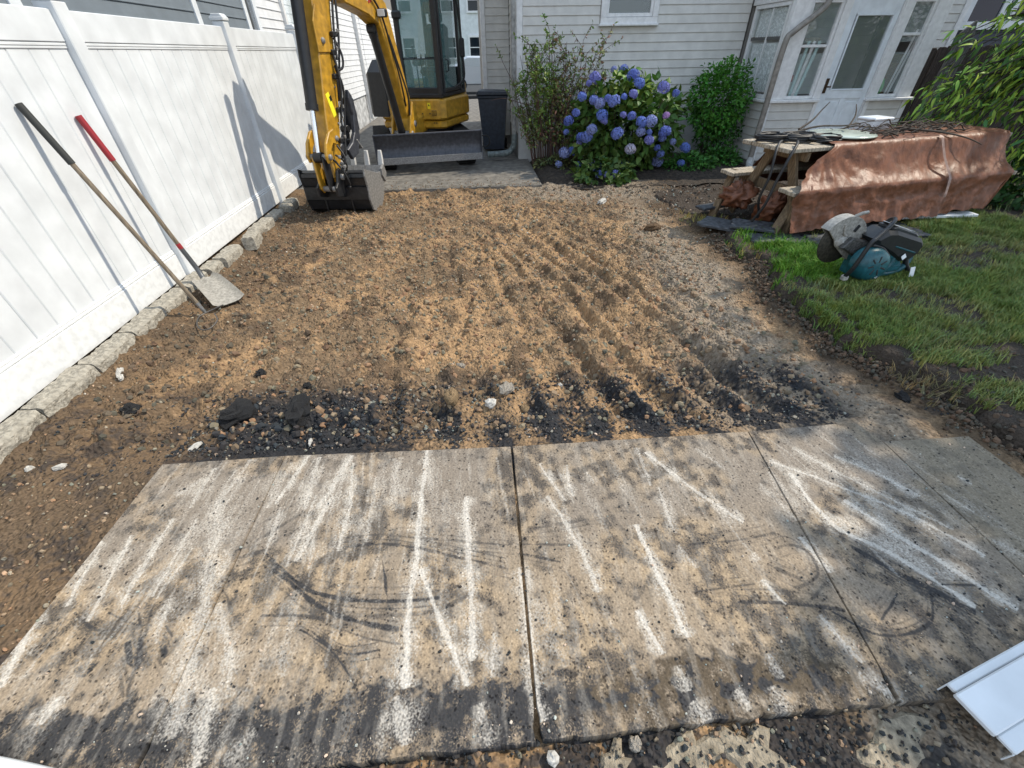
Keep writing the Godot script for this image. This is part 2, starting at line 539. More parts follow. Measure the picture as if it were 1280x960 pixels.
var WHITE_SCRATCHES = [[0.014,0.7,0.22,-1.38,0.31,-1.16],
	[0.012,0.7,0.35,-1.36,0.35,-1.18],
	[0.01,0.6,0.44,-1.31,0.46,-1.24],
	[0.016,0.8,0.23,-1.19,0.32,-0.96,0.36,-0.74],
	[0.02,0.6,0.73,-1.44,0.72,-1.21],
	[0.016,0.8,0.76,-1.41,0.92,-1.15,1.05,-0.98],
	[0.014,0.7,0.75,-1.19,0.74,-0.96],
	[0.017,1,0.59,-1.01,0.6,-0.86,0.63,-0.56],
	[0.012,0.5,0.73,-0.9,0.76,-0.8],
	[0.018,1,0.48,-0.66,0.53,-0.52],
	[0.016,0.7,0.56,-0.48,0.57,-0.41],
	[0.03,0.6,0.57,-0.38,0.6,-0.31],
	[0.015,0.9,0.99,-0.73,1.03,-0.64],
	[0.016,0.7,1.13,-0.59,1.17,-0.44],
	[0.012,0.5,1.02,-0.84,1.03,-0.81],
	[0.024,0.9,1.25,-0.89,1.27,-0.74],
	[0.035,0.4,1.23,-1.17,1.28,-0.97],
	[0.016,0.8,1.35,-1.3,1.6,-1.11,1.79,-0.94,1.92,-0.75],
	[0.02,1,1.4,-1.22,1.42,-0.94,1.57,-0.78,1.7,-0.57],
	[0.022,1,1.55,-1.05,1.64,-0.88,1.76,-0.69,1.84,-0.55],
	[0.04,0.5,1.45,-0.97,1.6,-0.81,1.71,-0.67],
	[0.014,0.7,1.51,-1.37,1.67,-1.15,1.9,-0.87],
	[0.018,0.7,1.68,-1.3,1.8,-1.19,1.89,-1.04],
	[0.014,0.6,2.02,-1.04,2.06,-0.94],
	[0.016,0.8,1.83,-1.16,1.9,-1.04],
	[0.014,0.6,2.17,-1.13,2.19,-1.08],
	[0.03,0.5,1.14,-0.41,1.22,-0.32],
	[0.014,0.5,1.03,-1.41,1.11,-1.27],
	[0.022,0.8,0.08,-0.86,0.09,-0.45,0.1,-0.37],
	[0.06,0.35,0.12,-0.73,0.19,-0.51],
	[0.02,0.5,0.88,-0.49,0.89,-0.42],
	[0.02,0.5,0.72,-0.4,0.74,-0.35],
	[0.03,0.5,0.84,-0.4,0.85,-0.32],
	[0.03,0.5,2.02,-0.81,2.07,-0.73],
	[0.05,0.35,1.31,-1.23,1.31,-0.99],
	[0.04,0.3,1.79,-0.94,1.87,-0.8],
	[0.024,1,-0.34,-1.24,-0.34,-0.91,-0.34,-0.67,-0.33,-0.49],
	[0.026,0.9,-0.14,-1.22,-0.12,-0.84,-0.11,-0.55],
	[0.018,1,-0.32,-0.89,-0.23,-0.7,-0.13,-0.48],
	[0.016,0.6,-0.57,-1.26,-0.55,-1.03],
	[0.018,0.8,-0.66,-1.27,-0.66,-1],
	[0.03,0.8,-0.75,-1.27,-0.82,-0.97],
	[0.014,0.7,-0.83,-1.28,-0.85,-0.95],
	[0.016,0.6,-0.78,-1.09,-0.76,-0.93],
	[0.06,0.6,-1.27,-1.32,-1.14,-0.93,-1.01,-0.42],
	[0.016,0.7,-1.32,-1.2,-1.32,-0.87],
	[0.018,0.8,-1.43,-1.21,-1.42,-0.85],
	[0.014,0.8,-1.44,-1,-1.41,-0.83],
	[0.02,0.8,-1.56,-1.14,-1.5,-0.8],
	[0.014,0.8,-1.66,-1.09,-1.62,-0.86],
	[0.014,0.7,-1.27,-1.06,-1.3,-0.86],
	[0.03,0.9,-1.68,-1.13,-1.72,-0.9,-1.64,-0.6],
	[0.02,0.6,-1.25,-0.85,-1.21,-0.7],
	[0.025,0.6,-1.06,-0.82,-0.93,-0.63,-0.89,-0.51],
	[0.05,0.4,-0.78,-0.84,-0.74,-0.56],
	[0.016,0.7,-0.97,-1.23,-0.96,-1.01],
	[0.018,0.6,-0.04,-0.63,-0.05,-0.5],
	[0.04,0.7,-0.95,-0.54,-0.91,-0.35],
	[0.045,0.7,-0.35,-0.47,-0.31,-0.35],
	[0.05,0.4,-0.77,-0.42,-0.83,-0.35],
	[0.03,0.6,-1.09,-0.69,-1.08,-0.57],
	[0.03,0.8,-1.43,-0.56,-1.43,-0.49],
	[0.03,0.5,-0.09,-0.43,-0.06,-0.33],
	[0.022,0.8,-0.94,-1.54,-1,-1.26],
	[0.03,0.7,-0.88,-1.52,-0.86,-1.22],
	[0.03,0.8,-0.72,-1.52,-0.8,-1.22],
	[0.014,0.8,-0.7,-1.47,-0.66,-1.2],
	[0.02,0.6,-0.57,-1.37,-0.56,-1.18],
	[0.026,0.9,-0.34,-1.52,-0.34,-1.17],
	[0.03,0.6,-1.22,-1.54,-1.27,-1.26],
	[0.02,0.7,-1.38,-1.5,-1.38,-1.27],
	[0.02,0.6,-1.41,-1.43,-1.48,-1.34],
	[0.05,0.5,-0.49,-1.48,-0.46,-1.18],
	[0.04,0.5,-1.01,-1.5,-1.03,-1.24]]
var DARK_SMEARS = [[0.02,0.9,-0.96,-1.01,-0.75,-0.85,-0.56,-0.79,-0.38,-0.77,-0.23,-0.77],
	[0.02,0.9,-0.9,-0.94,-0.68,-0.78,-0.52,-0.71,-0.37,-0.67],
	[0.02,0.6,-0.74,-0.74,-0.29,-0.72,-0.11,-0.78],
	[0.014,0.7,-0.88,-0.76,-0.75,-0.75,-0.62,-0.72],
	[0.007,0.8,-0.72,-0.7,-0.59,-0.62,-0.48,-0.5],
	[0.007,0.8,-0.68,-0.69,-0.55,-0.61,-0.43,-0.61],
	[0.012,0.8,-0.46,-0.9,-0.43,-0.79],
	[0.016,0.7,-0.64,-1.01,-0.41,-1,0.03,-0.86],
	[0.016,0.6,-0.41,-1.04,0.04,-0.96],
	[0.01,0.7,-1.57,-0.83,-1.45,-0.76,-1.37,-0.76],
	[0.008,0.7,-1.45,-0.82,-1.33,-0.77,-1.26,-0.76],
	[0.02,0.6,-1.05,-0.86,-0.97,-0.76],
	[0.03,0.6,-1.06,-1,-0.94,-1.03],
	[0.03,0.5,-1.02,-1.07,-0.86,-1.2],
	[0.02,0.7,-0.26,-0.69,-0.22,-0.65],
	[0.04,0.9,-1.31,-0.71,-1.25,-0.63],
	[0.04,0.9,-1.27,-0.72,-1.23,-0.62],
	[0.025,0.8,-1.19,-0.69,-1.15,-0.65],
	[0.012,0.6,0.09,-0.96,0.3,-0.94],
	[0.016,0.7,0.08,-0.92,0.24,-0.87],
	[0.014,0.6,0.76,-0.9,0.98,-0.9,1.16,-0.92],
	[0.01,0.6,0.71,-0.71,0.95,-0.72],
	[0.018,0.7,0.86,-0.66,1.05,-0.64,1.23,-0.6],
	[0.03,0.6,1.05,-0.79,1.17,-0.7],
	[0.014,0.6,1.11,-0.85,1.2,-0.86,1.24,-0.81,1.21,-0.73,1.1,-0.69],
	[0.014,0.6,1.22,-0.7,1.12,-0.64,1.04,-0.66],
	[0.035,0.8,1.42,-0.84,1.52,-0.72,1.61,-0.63,1.68,-0.55],
	[0.012,0.8,1.59,-0.65,1.52,-0.55,1.41,-0.51,1.3,-0.51,1.24,-0.54,1.18,-0.6],
	[0.012,0.8,1.46,-0.64,1.34,-0.56],
	[0.012,0.7,1.64,-0.66,1.81,-0.64],
	[0.03,0.6,1.28,-0.48,1.28,-0.36],
	[0.05,0.6,1.06,-0.38,1.05,-0.32],
	[0.04,0.6,1.26,-0.48,1.26,-0.4],
	[0.03,0.5,0.54,-0.75,0.48,-0.7],
	[0.03,0.4,0.48,-1.1,0.55,-0.94],
	[0.02,0.5,1.01,-0.71,1.13,-0.61],
	[0.02,0.5,0.16,-1.03,0.37,-1.05],
	[0.025,0.4,0.38,-0.62,0.4,-0.52]]

const SX0 := -1.8
const SZ0 := -1.62
const SW := 4.5
const SD := 1.42

# the same stroke with its corners rounded
func curved(s: Array) -> Array:
	if s.size() < 8: return s.duplicate()
	var p := PackedVector3Array()
	for i in range(2, s.size() - 1, 2): p.append(Vector3(s[i], 0, s[i + 1]))
	var r := [s[0], s[1]]
	for v in spline(p, 5): r.append_array([v.x, v.z])
	return r

# a stroke [width, strength, x, z, x, z, ...] rubbed into a mask
func rub(mask: PackedFloat32Array, w: int, h: int, px: float, s: Array, wob: FastNoiseLite) -> void:
	var half: float = s[0] * 0.5
	for k in range(2, s.size() - 3, 2):
		var a := Vector2(s[k], s[k + 1])
		var b := Vector2(s[k + 2], s[k + 3])
		var pad := half * 2.2 + 0.012
		var i0 := clampi(int((minf(a.x, b.x) - pad - SX0) / px), 0, w - 1)
		var i1 := clampi(int((maxf(a.x, b.x) + pad - SX0) / px), 0, w - 1)
		var j0 := clampi(int((minf(a.y, b.y) - pad - SZ0) / px), 0, h - 1)
		var j1 := clampi(int((maxf(a.y, b.y) + pad - SZ0) / px), 0, h - 1)
		var d := b - a
		var l2 := maxf(d.length_squared(), 1e-6)
		var first := k == 2
		var last := k + 4 >= s.size() - 1
		for j in range(j0, j1 + 1):
			for i in range(i0, i1 + 1):
				var p := Vector2(SX0 + i * px, SZ0 + j * px)
				p.x += 0.008 * wob.get_noise_2d(p.x * 6.0, p.y * 6.0)
				var t := (p - a).dot(d) / l2
				if t < -0.02 or t > 1.02: continue
				var dist := (p - a - d * t).length()
				var wd := half * (0.75 + 0.6 * wob.get_noise_2d(p.x * 9.0 + 50.0, p.y * 9.0))
				if first: wd *= lerpf(0.5, 1.0, smoothstep(0.0, 0.35, t))
				if last: wd *= lerpf(1.0, 0.5, smoothstep(0.7, 1.0, t))
				var v: float = s[1] * (1.0 - sst(wd * 0.5, wd * 1.5 + 0.003, dist))
				var q := j * w + i
				if v > mask[q]: mask[q] = v

# stained, gouged aggregate concrete of the sidewalk
func slab_material() -> StandardMaterial3D:
	var w := 1760
	var px := SW / w
	var h := int(SD / px)
	var white := PackedFloat32Array(); white.resize(w * h)
	var dark := PackedFloat32Array(); dark.resize(w * h)
	var wob := noise(61, 1.0, 3)
	for s in WHITE_SCRATCHES:
		var q := curved(s)
		q[0] = s[0] * 1.2
		rub(white, w, h, px, q, wob)
	# finer scrapes by the bucket's teeth, running out from the machine
	var rs := RandomNumberGenerator.new(); rs.seed = 8
	for i in 130:
		var x := rs.randf_range(-1.6, 2.0)
		if i < 70: x = rs.randf_range(-1.6, -0.2)
		var z := -1.55 + 0.75 * pow(rs.randf(), 1.5)
		var d := Vector2(x + 0.8, z + 9.2).normalized().rotated(rs.randf_range(-0.12, 0.12))
		var l := rs.randf_range(0.08, 0.42)
		if i % 2 == 0: rub(white, w, h, px, [rs.randf_range(0.03, 0.07), rs.randf_range(0.15, 0.38), x + 0.1, z + 0.1, x + 0.1 + d.x * l * 1.4, z + 0.1 + d.y * l * 1.4], wob)
		rub(white, w, h, px, [rs.randf_range(0.005, 0.022), rs.randf_range(0.2, 0.5), x, z, x + d.x * l, z + d.y * l], wob)
	for s in DARK_SMEARS:
		var q := curved(s)
		rub(dark, w, h, px, q, wob)
		# the tread leaves several thin lines side by side
		for k in [-2.2, -1.1, 1.1, 2.0]:
			var o: Array = q.duplicate()
			o[0] = s[0] * 0.35
			o[1] = s[1] * rs.randf_range(0.35, 0.8)
			for i in range(2, o.size(), 2):
				o[i] += 0.3 * k * s[0]
				o[i + 1] += k * (s[0] + 0.004)
			rub(dark, w, h, px, o, wob)
		q[0] = s[0] * 4.0 + 0.03
		q[1] = s[1] * 0.4
		rub(dark, w, h, px, q, wob)
	# a broad film of dust round each gouge
	var halo := PackedFloat32Array(); halo.resize(w * h)
	for s in WHITE_SCRATCHES:
		var q := curved(s)
		q[0] = s[0] * 2.6 + 0.035
		q[1] = s[1] * 0.75
		rub(halo, w, h, px, q, wob)
	var lo := layer(51, 2.0, 4, w, h, px)
	var mi := layer(52, 11.0, 5, w, h, px)
	var fi := layer(53, 120.0, 3, w, h, px)
	var sp := layer(54, 14.0, 4, w, h, px)
	var sp2 := layer(63, 62.0, 2, w, h, px)
	var dv := cells(56, 150.0, FastNoiseLite.RETURN_CELL_VALUE, w, h, px)
	# long drag marks that run with the driveway
	var dn2 := noise(58, 0.045, 4).get_image(w, int(h / 5.0))
	dn2.resize(w, h, Image.INTERPOLATE_CUBIC)
	dn2.convert(Image.FORMAT_L8)
	var drag := dn2.get_data()
	var L := lut()
	var col := PackedByteArray(); col.resize(w * h * 3)
	for j in h:
		var z: float = SZ0 + j * px
		var front := sst(-0.42, -0.34, z)
		var back := 0.5 * sst(-1.40, -1.52, z)
		var wz := 0.55 * sst(-1.15, -0.8, z)
		for i in w:
			var x: float = SX0 + i * px
			var p := j * w + i
			var a := lo[p] / 255.0
			var b := mi[p] / 255.0
			var c := fi[p] / 255.0
			var d := sp[p] / 255.0
			var warm := sst(0.40, 0.64, a) * 0.6
			if x < 1.5: warm = minf(1.0, warm + wz * minf(1.0, (1.5 - x) * 3.0))
			var r := lerpf(0.245, 0.365, warm)
			var g := lerpf(0.205, 0.275, warm)
			var bl := lerpf(0.163, 0.180, warm)
			var older := 0.0
			if x > 1.5:
				older = sst(1.75, 2.15, x + 0.3 * (a - 0.5))
				r = lerpf(r, 0.235, older); g = lerpf(g, 0.198, older); bl = lerpf(bl, 0.145, older)
			# grime
			var dirt := 0.85 * sst(0.47, 0.66, b * 0.40 + a * 0.42 + c * 0.18) * (1.0 - 0.6 * older)
			if back > 0.0: dirt = maxf(dirt, back * sst(0.4, 0.6, b))
			if dark[p] > 9.0: dirt = maxf(dirt, 1.25 * dark[p] * sst(0.16, 0.42, d * 0.4 + c * 0.4 + 0.14))
			var tr := 0.044; var tg := 0.043; var tb := 0.044
			# asphalt left along the front edge
			if z > -0.72:
				var edge := -0.49 + 0.10 * (a - 0.5) + 0.16 * (b - 0.5)
				if x < -0.9: edge -= 0.16 * sst(-0.9, -1.4, x) * sst(0.35, 0.6, a)
				if x > 1.0: edge += 0.14 * sst(1.0, 1.25, x)
				var tar := sst(edge - 0.03, edge + 0.03, z) * sst(0.24, 0.46, b * 0.35 + d * 0.35 + c * 0.3)
				if front > 0.0: tar *= 1.0 - 0.8 * sst(0.48, 0.58, a * 0.5 + c * 0.5) * front
				if tar > 0.0:
					var brown := sst(0.15, 0.3, x) * (1.0 - sst(0.5, 0.62, b)) * tar
					dirt = maxf(dirt, tar * 1.35)
					tr = lerpf(tr, 0.105, brown); tg = lerpf(tg, 0.080, brown); tb = lerpf(tb, 0.054, brown)
			var k := minf(1.0, dirt * (0.5 + 0.8 * c))
			r = lerpf(r, tr, k); g = lerpf(g, tg, k); bl = lerpf(bl, tb, k)
			# faint pale dust dragged lengthwise
			var dust := (0.16 * sst(0.52, 0.74, drag[p] / 255.0) + halo[p] * sst(0.36, 0.62, 0.4 * c + 0.35 * d + 0.25 * drag[p] / 255.0)) * (0.5 + c) * (1.0 - 0.5 * older)
			dust = minf(dust, 0.75)
			r = lerpf(r, 0.50, dust); g = lerpf(g, 0.455, dust); bl = lerpf(bl, 0.39, dust)
			# rubber and tar smeared over the dust
			if dark[p] > 0.0:
				var dm := minf(1.0, 1.3 * dark[p] * sst(0.30, 0.56, d * 0.40 + c * 0.35 + 0.2 * dark[p] + 0.04))
				r = lerpf(r, 0.048, dm); g = lerpf(g, 0.046, dm); bl = lerpf(bl, 0.046, dm)
			# black specks of asphalt trodden in
			if dv[p] < 3 + (9.0 * b if z > -0.75 else 3.0 * b):
				r *= 0.3; g *= 0.3; bl *= 0.32
			# gouges scraped down to pale cement
			var wm := white[p]
			if wm > 0.0:
				var cov := 0.70 * wm * sst(0.36, 0.60, 0.42 * c + 0.30 * sp2[p] / 255.0 + 0.30 * wm + 0.03)
				r = lerpf(r, 0.62, cov); g = lerpf(g, 0.575, cov); bl = lerpf(bl, 0.505, cov)
			var q := (0.8 + 0.4 * c) * 1.46
			col[p * 3] = L[int(minf(r * q, 1.0) * 1024.0)]
			col[p * 3 + 1] = L[int(minf(g * q, 1.0) * 1024.0)]
			col[p * 3 + 2] = L[int(minf(bl * q, 1.0) * 1024.0)]
	var m := StandardMaterial3D.new()
	m.resource_name = "gouged_concrete"
	m.albedo_texture = pic(Image.create_from_data(w, h, false, Image.FORMAT_RGB8, col))
	earth_maps(m, grit_tile(59, 600, 0.17, 0.16, 0.14, 0.25, 0.55, 0.55))
	var bump := noise(60, 70.0 * px, 4).get_image(w, h)
	bump.convert(Image.FORMAT_L8)
	m.heightmap_enabled = true
	m.heightmap_texture = pic(bump)
	m.heightmap_scale = 0.45
	m.roughness = 0.88
	m.metallic_specular = 0.3
	m.cull_mode = BaseMaterial3D.CULL_DISABLED
	return m

# one slab: outline in x,z with uneven arrises, top at y = 0, texture laid from above
func slab_mesh(corners: Array, seed_: int) -> ArrayMesh:
	var o := pts2(corners)
	var n := noise(seed_, 3.0, 4)
	var ring := PackedVector2Array()
	var c := Vector2.ZERO
	for p in o: c += p / o.size()
	for i in o.size():
		var a := o[i]; var b := o[(i + 1) % o.size()]
		var k := maxi(2, int(a.distance_to(b) / 0.03))
		for t in k:
			var p := a.lerp(b, float(t) / k)
			ring.append(p + (c - p).normalized() * (0.0005 + 0.0025 * absf(n.get_noise_2dv(p * 3.0))) * (8.0 if p.y > -0.4 else 1.0))
	var inner := PackedVector2Array()
	for p in ring: inner.append(p + (c - p).normalized() * (0.0025 + 0.002 * n.get_noise_2dv(p * 9.0)))
	var st := begin()
	var vx := func(p: Vector2, y: float) -> void:
		st.set_uv(Vector2((p.x - SX0) / SW, (p.y - SZ0) / SD))
		st.set_uv2(Vector2(p.x, p.y) / 0.93)
		st.add_vertex(Vector3(p.x, y, p.y))
	var m := ring.size()
	for i in m:
		var j := (i + 1) % m
		for f in [[ring, -0.11, ring, -0.007], [ring, -0.007, inner, 0.0]]:
			vx.call(f[0][i], f[1]); vx.call(f[2][j], f[3]); vx.call(f[0][j], f[1])
			vx.call(f[0][i], f[1]); vx.call(f[2][i], f[3]); vx.call(f[2][j], f[3])
	var t := Geometry2D.triangulate_polygon(inner)
	for q in t: vx.call(inner[q], 0.0)
	return done(st)

# ---------------------------------------------------------------- setting
func build_camera_and_light() -> void:
	var cam := Camera3D.new()
	var p := deg_to_rad(38.2); var s := deg_to_rad(3.9); var r := deg_to_rad(1.0)
	var fwd := Vector3(sin(s) * cos(p), -sin(p), -cos(s) * cos(p))
	var right := Vector3(cos(s), 0, sin(s))
	var up := right.cross(fwd)
	var rx := right * cos(r) - up * sin(r)
	var ux := up * cos(r) + right * sin(r)
	cam.transform = Transform3D(Basis(rx, ux, -fwd), Vector3(0, EYE, 0))
	cam.fov = 84.5
	cam.near = 0.05
	cam.far = 600.0
	cam.name = "camera"
	add_child(cam)
	var sun := DirectionalLight3D.new()
	sun.name = "sun"
	sun.light_energy = 1.2
	sun.light_color = Color(1.0, 0.955, 0.88)
	sun.light_angular_distance = 0.6
	sun.shadow_enabled = true
	sun.look_at_from_position(Vector3.ZERO, Vector3(-0.631, -0.766, 0.123))
	add_child(sun)
	var sky_m := ProceduralSkyMaterial.new()
	sky_m.sky_top_color = Color(0.68, 0.76, 0.86)
	sky_m.sky_horizon_color = Color(0.93, 0.94, 0.95)
	sky_m.sky_curve = 0.2
	sky_m.ground_horizon_color = Color(0.55, 0.53, 0.48)
	sky_m.ground_bottom_color = Color(0.3, 0.28, 0.25)
	sky_m.energy_multiplier = 1.6
	var sky := Sky.new()
	sky.sky_material = sky_m
	var env := Environment.new()
	env.background_mode = Environment.BG_SKY
	env.sky = sky
	env.ambient_light_source = Environment.AMBIENT_SOURCE_SKY
	env.tonemap_mode = Environment.TONE_MAPPER_LINEAR
	env.tonemap_exposure = 1.2
	env.sdfgi_enabled = true
	env.ssao_enabled = true
	env.ssil_enabled = true
	var we := WorldEnvironment.new()
	we.name = "environment"
	we.environment = env
	add_child(we)

func build_ground() -> void:
	var earth := dirt_material()
	structure("ground", grid_plane(-260.0, 260.0, -260.0, 140.0, -0.35), mat("far_ground", Color(0.10, 0.095, 0.07), 0.95, 0.0, "mottle", 0.4))
	var step := 0.0165
	structure("dug_ground", grid_mesh(DX0, DZ0, int(DW / step), int(DD / step) + 1, step, dirt_h, Rect2(DX0, DZ0, DW, DD)), earth, "torn-up brown earth of the former driveway, furrowed by bucket teeth")
	# sidewalk
	var conc := slab_material()
	var walk := Node3D.new()
	put(walk, "sidewalk")
	tag(walk, "old sidewalk slabs with pale gouges and black smears", "", "", "structure")
	var k := 0
	for s in [[-1.655, -1.55, -1.0585, -1.553, -1.0745, -0.30, -1.70, -0.30, -1.70, -0.62],
			[-1.056, -1.553, 0.092, -1.512, 0.078, -0.315, -1.072, -0.30],
			[0.100, -1.512, 1.352, -1.505, 1.205, -0.318, 0.086, -0.315],
			[1.3545, -1.505, 1.955, -1.520, 1.9955, -1.375, 1.9955, -0.30, 1.2075, -0.318],
			[1.998, -1.372, 2.46, -1.368, 2.50, -0.30, 1.998, -0.30]]:
		part(walk, "concrete_slab", slab_mesh(s, 70 + k), conc)
		k += 1
	# concrete apron beside and behind the machine
	var apron := mat("apron_concrete", Color(0.235, 0.215, 0.185), 0.9, 0.0, "mottle", 0.9, "bump", 0.4)
	var dr := Node3D.new()
	put(dr, "driveway")
	tag(dr, "weathered concrete driveway running back between the houses", "", "", "structure")
	for s in [[-3.05, 0.98, -8.95, -6.86, 1.0], [-3.05, -1.02, -12.6, -8.97, 1.0], [-1.0, 0.78, -12.6, -8.97, 1.0], [-3.05, 0.78, -17.0, -12.62, 1.0], [-3.05, 0.78, -22.0, -17.02, 1.0]]:
		part(dr, "concrete_slab", box(s[1] - s[0], 0.12, s[3] - s[2], 0.008), apron, at((s[0] + s[1]) * 0.5, -0.055, (s[2] + s[3]) * 0.5))
	structure("planting_bed", grid_mesh(0.7, -9.0, 64, 40, 0.06, func(x, z): return -0.02 + 0.05 * smoothstep(-6.95, -7.3, z) * smoothstep(0.95, 1.25, x) - 0.2 * smoothstep(1.05, 0.9, x) + 0.03 * g_mid.get_noise_2d(x, z), Rect2(0, 0, 1, 1)), mat("bed_soil", Color(0.075, 0.055, 0.038), 0.95, 0.0, "dirty", 1.5, "bump", 2.0))
	structure("lawn_soil", grid_mesh(2.1, -8.6, 220, 268, 0.032, lawn_h, Rect2(0, 0, 1, 1)), mat("turf_soil", Color(0.088, 0.064, 0.045), 0.95, 0.0, "fine", 2.3, "bump", 2.0))

func lawn_h(x: float, z: float) -> float:
	var e := lawn_edge(z)
	var t := smoothstep(e - 0.06, e + 0.05, x)
	var bed := maxf(smoothstep(-4.3, -5.0, z) * smoothstep(4.2, 3.0, x), smoothstep(-5.2, -5.8, z))
	var top := lerpf(0.035 + 0.025 * g_mid.get_noise_2d(x, z) + 0.02 * g_low.get_noise_2d(x, z), -0.045 + 0.04 * g_mid.get_noise_2d(x, z) + 0.02 * g_fine.get_noise_2d(x, z), bed)
	var low := -0.25
	if z > -0.9 and x < 2.9: top = lerpf(top, 0.01, smoothstep(-0.9, -0.6, z))
	return lerpf(low, top, t)

func grid_plane(x0: float, x1: float, z0: float, z1: float, y: float) -> ArrayMesh:
	var st := begin()
	quad(st, Vector3(x0, y, z1), Vector3(x1, y, z1), Vector3(x1, y, z0), Vector3(x0, y, z0))
	return done(st)

# ---------------------------------------------------------------- white vinyl fence
const FX := -2.7
func build_fence() -> void:
	var vinyl := mat("white_vinyl", Color(0.77, 0.80, 0.82), 0.35, 0.0, "faint", 0.6)
	vinyl.metallic_specular = 0.4
	var f := thing("vinyl_fence", "tall white vinyl privacy fence with capped posts along the left side", "fence", Vector3(FX, 0, 0))
	var posts := [0.85, -1.53, -3.95, -6.38, -8.78]
	for z in posts:
		part(f, "post", box(0.127, 1.93, 0.127, 0.006), vinyl, at(-0.03, 0.965 - 0.03, z))
		var st := begin()
		add_box(st, Vector3(0.145, 0.03, 0.145), at(0, 0, 0), 0.004)
		add_prism(st, pts2([-0.07, 0.0, 0.07, 0.0, 0.045, 0.028, -0.045, 0.028]), 0.12, at(0, 0.016, 0), 0.004)
		part(f, "post_cap", done(st), vinyl, at(-0.03, 1.925, z))
	for i in posts.size() - 1:
		var z0: float = posts[i] - 0.065
		var z1: float = posts[i + 1] + 0.065
		var len := z0 - z1
		var zc := (z0 + z1) * 0.5
		for r in [["top_rail", 1.775, 0.17], ["bottom_rail", 0.125, 0.20]]:
			var h: float = r[2]
			var st := begin()
			# moulded rail: flat face with a lip along the panel side
			add_box(st, Vector3(0.052, h, len), at(0, 0, 0), 0.004)
			var lip := -h * 0.5 - 0.012 if r[0] == "top_rail" else h * 0.5 + 0.012
			add_box(st, Vector3(0.044, 0.022, len), at(0, lip, 0), 0.006)
			add_box(st, Vector3(0.037, 0.016, len), at(0, lip * 1.165, 0), 0.004)
			part(f, r[0], done(st), vinyl if r[0] == "top_rail" else mat("muddy_vinyl", Color(0.76, 0.775, 0.775), 0.5, 0.0, "splash", 0.9), at(-0.03, r[1], zc))
		var nb := 14
		var bw := len / nb
		var h := 1.47
		for k in nb:
			part(f, "board", board_mesh(bw, h), vinyl, at(-0.03 + 0.0006 * ((k * 7) % 3), 0.96, z1 + bw * (k + 0.5)))

func board_mesh(bw: float, h: float) -> ArrayMesh:
	var key := "board %f" % bw
	if not box_cache.has(key):
		var st := begin()
		add_box(st, Vector3(0.022, h, bw - 0.0015), Transform3D.IDENTITY, 0.0055)
		box_cache[key] = done(st)
	return box_cache[key]

func build_edging() -> void:
	var stone := mat("edging_stone", Color(0.43, 0.395, 0.325), 0.9, 0.0, "dirty2", 2.6, "bump", 0.8)
	# z of the far end, length, x, y shift, yaw, tilt, label
	var rows := [
		[-1.98, 0.66, -2.585, 0.0, 0.0, 0.0, "mossy edging block under the fence, nearest of its row, cut by the photo's left border"],
		[-2.42, 0.43, -2.585, 0.005, 0.01, 0.0, "rounded grey edging block, second from the near end of the row along the fence"],
		[-2.82, 0.39, -2.582, -0.002, -0.01, 0.0, "rounded grey edging block, third from the near end of the row along the fence"],
		[-3.21, 0.38, -2.585, 0.004, 0.015, 0.02, "rounded grey edging block just this side of the black-gripped tool handle"],
		[-3.58, 0.36, -2.59, -0.004, -0.02, 0.0, "grey edging block behind the foot of the black-gripped handle"],
		[-3.93, 0.33, -2.60, -0.01, 0.03, 0.0, "grey edging block behind the shovel blade, below a fence post"],
		[-4.62, 0.44, -2.56, 0.0, 0.08, -0.05, "pale edging block lying askew just past the shovel"],
		[-5.03, 0.36, -2.50, 0.02, 0.22, -0.08, "tan square edging block pushed out from the fence, middle of the loose ones"],
		[-5.50, 0.40, -2.57, 0.0, -0.1, 0.04, "pale edging block resting against the fence behind the tan square one"],
		[-4.20, 0.22, -2.585, -0.012, 0.0, 0.03, "short sunken edging block between the shovel blade and the askew block"],
		[-5.93, 0.38, -2.585, -0.015, 0.03, 0.0, "sunken edging block tight to the fence in the arm's shadow"],
		[-6.42, 0.44, -2.55, 0.0, 0.04, 0.0, "long pale edging block nearest the excavator bucket"]]
	var i := 0
	for r in rows:
		var L: float = r[1]
		var o := part(self, "edging_block", edging_mesh(L - 0.006, 300 + i), stone, turned(Vector3(r[2] - 0.005, 0.012 + r[3], r[0] + L * 0.5), r[5], r[4], 0.05))
		tag(o, r[6], "edging block", "edging blocks along the fence")
		i += 1

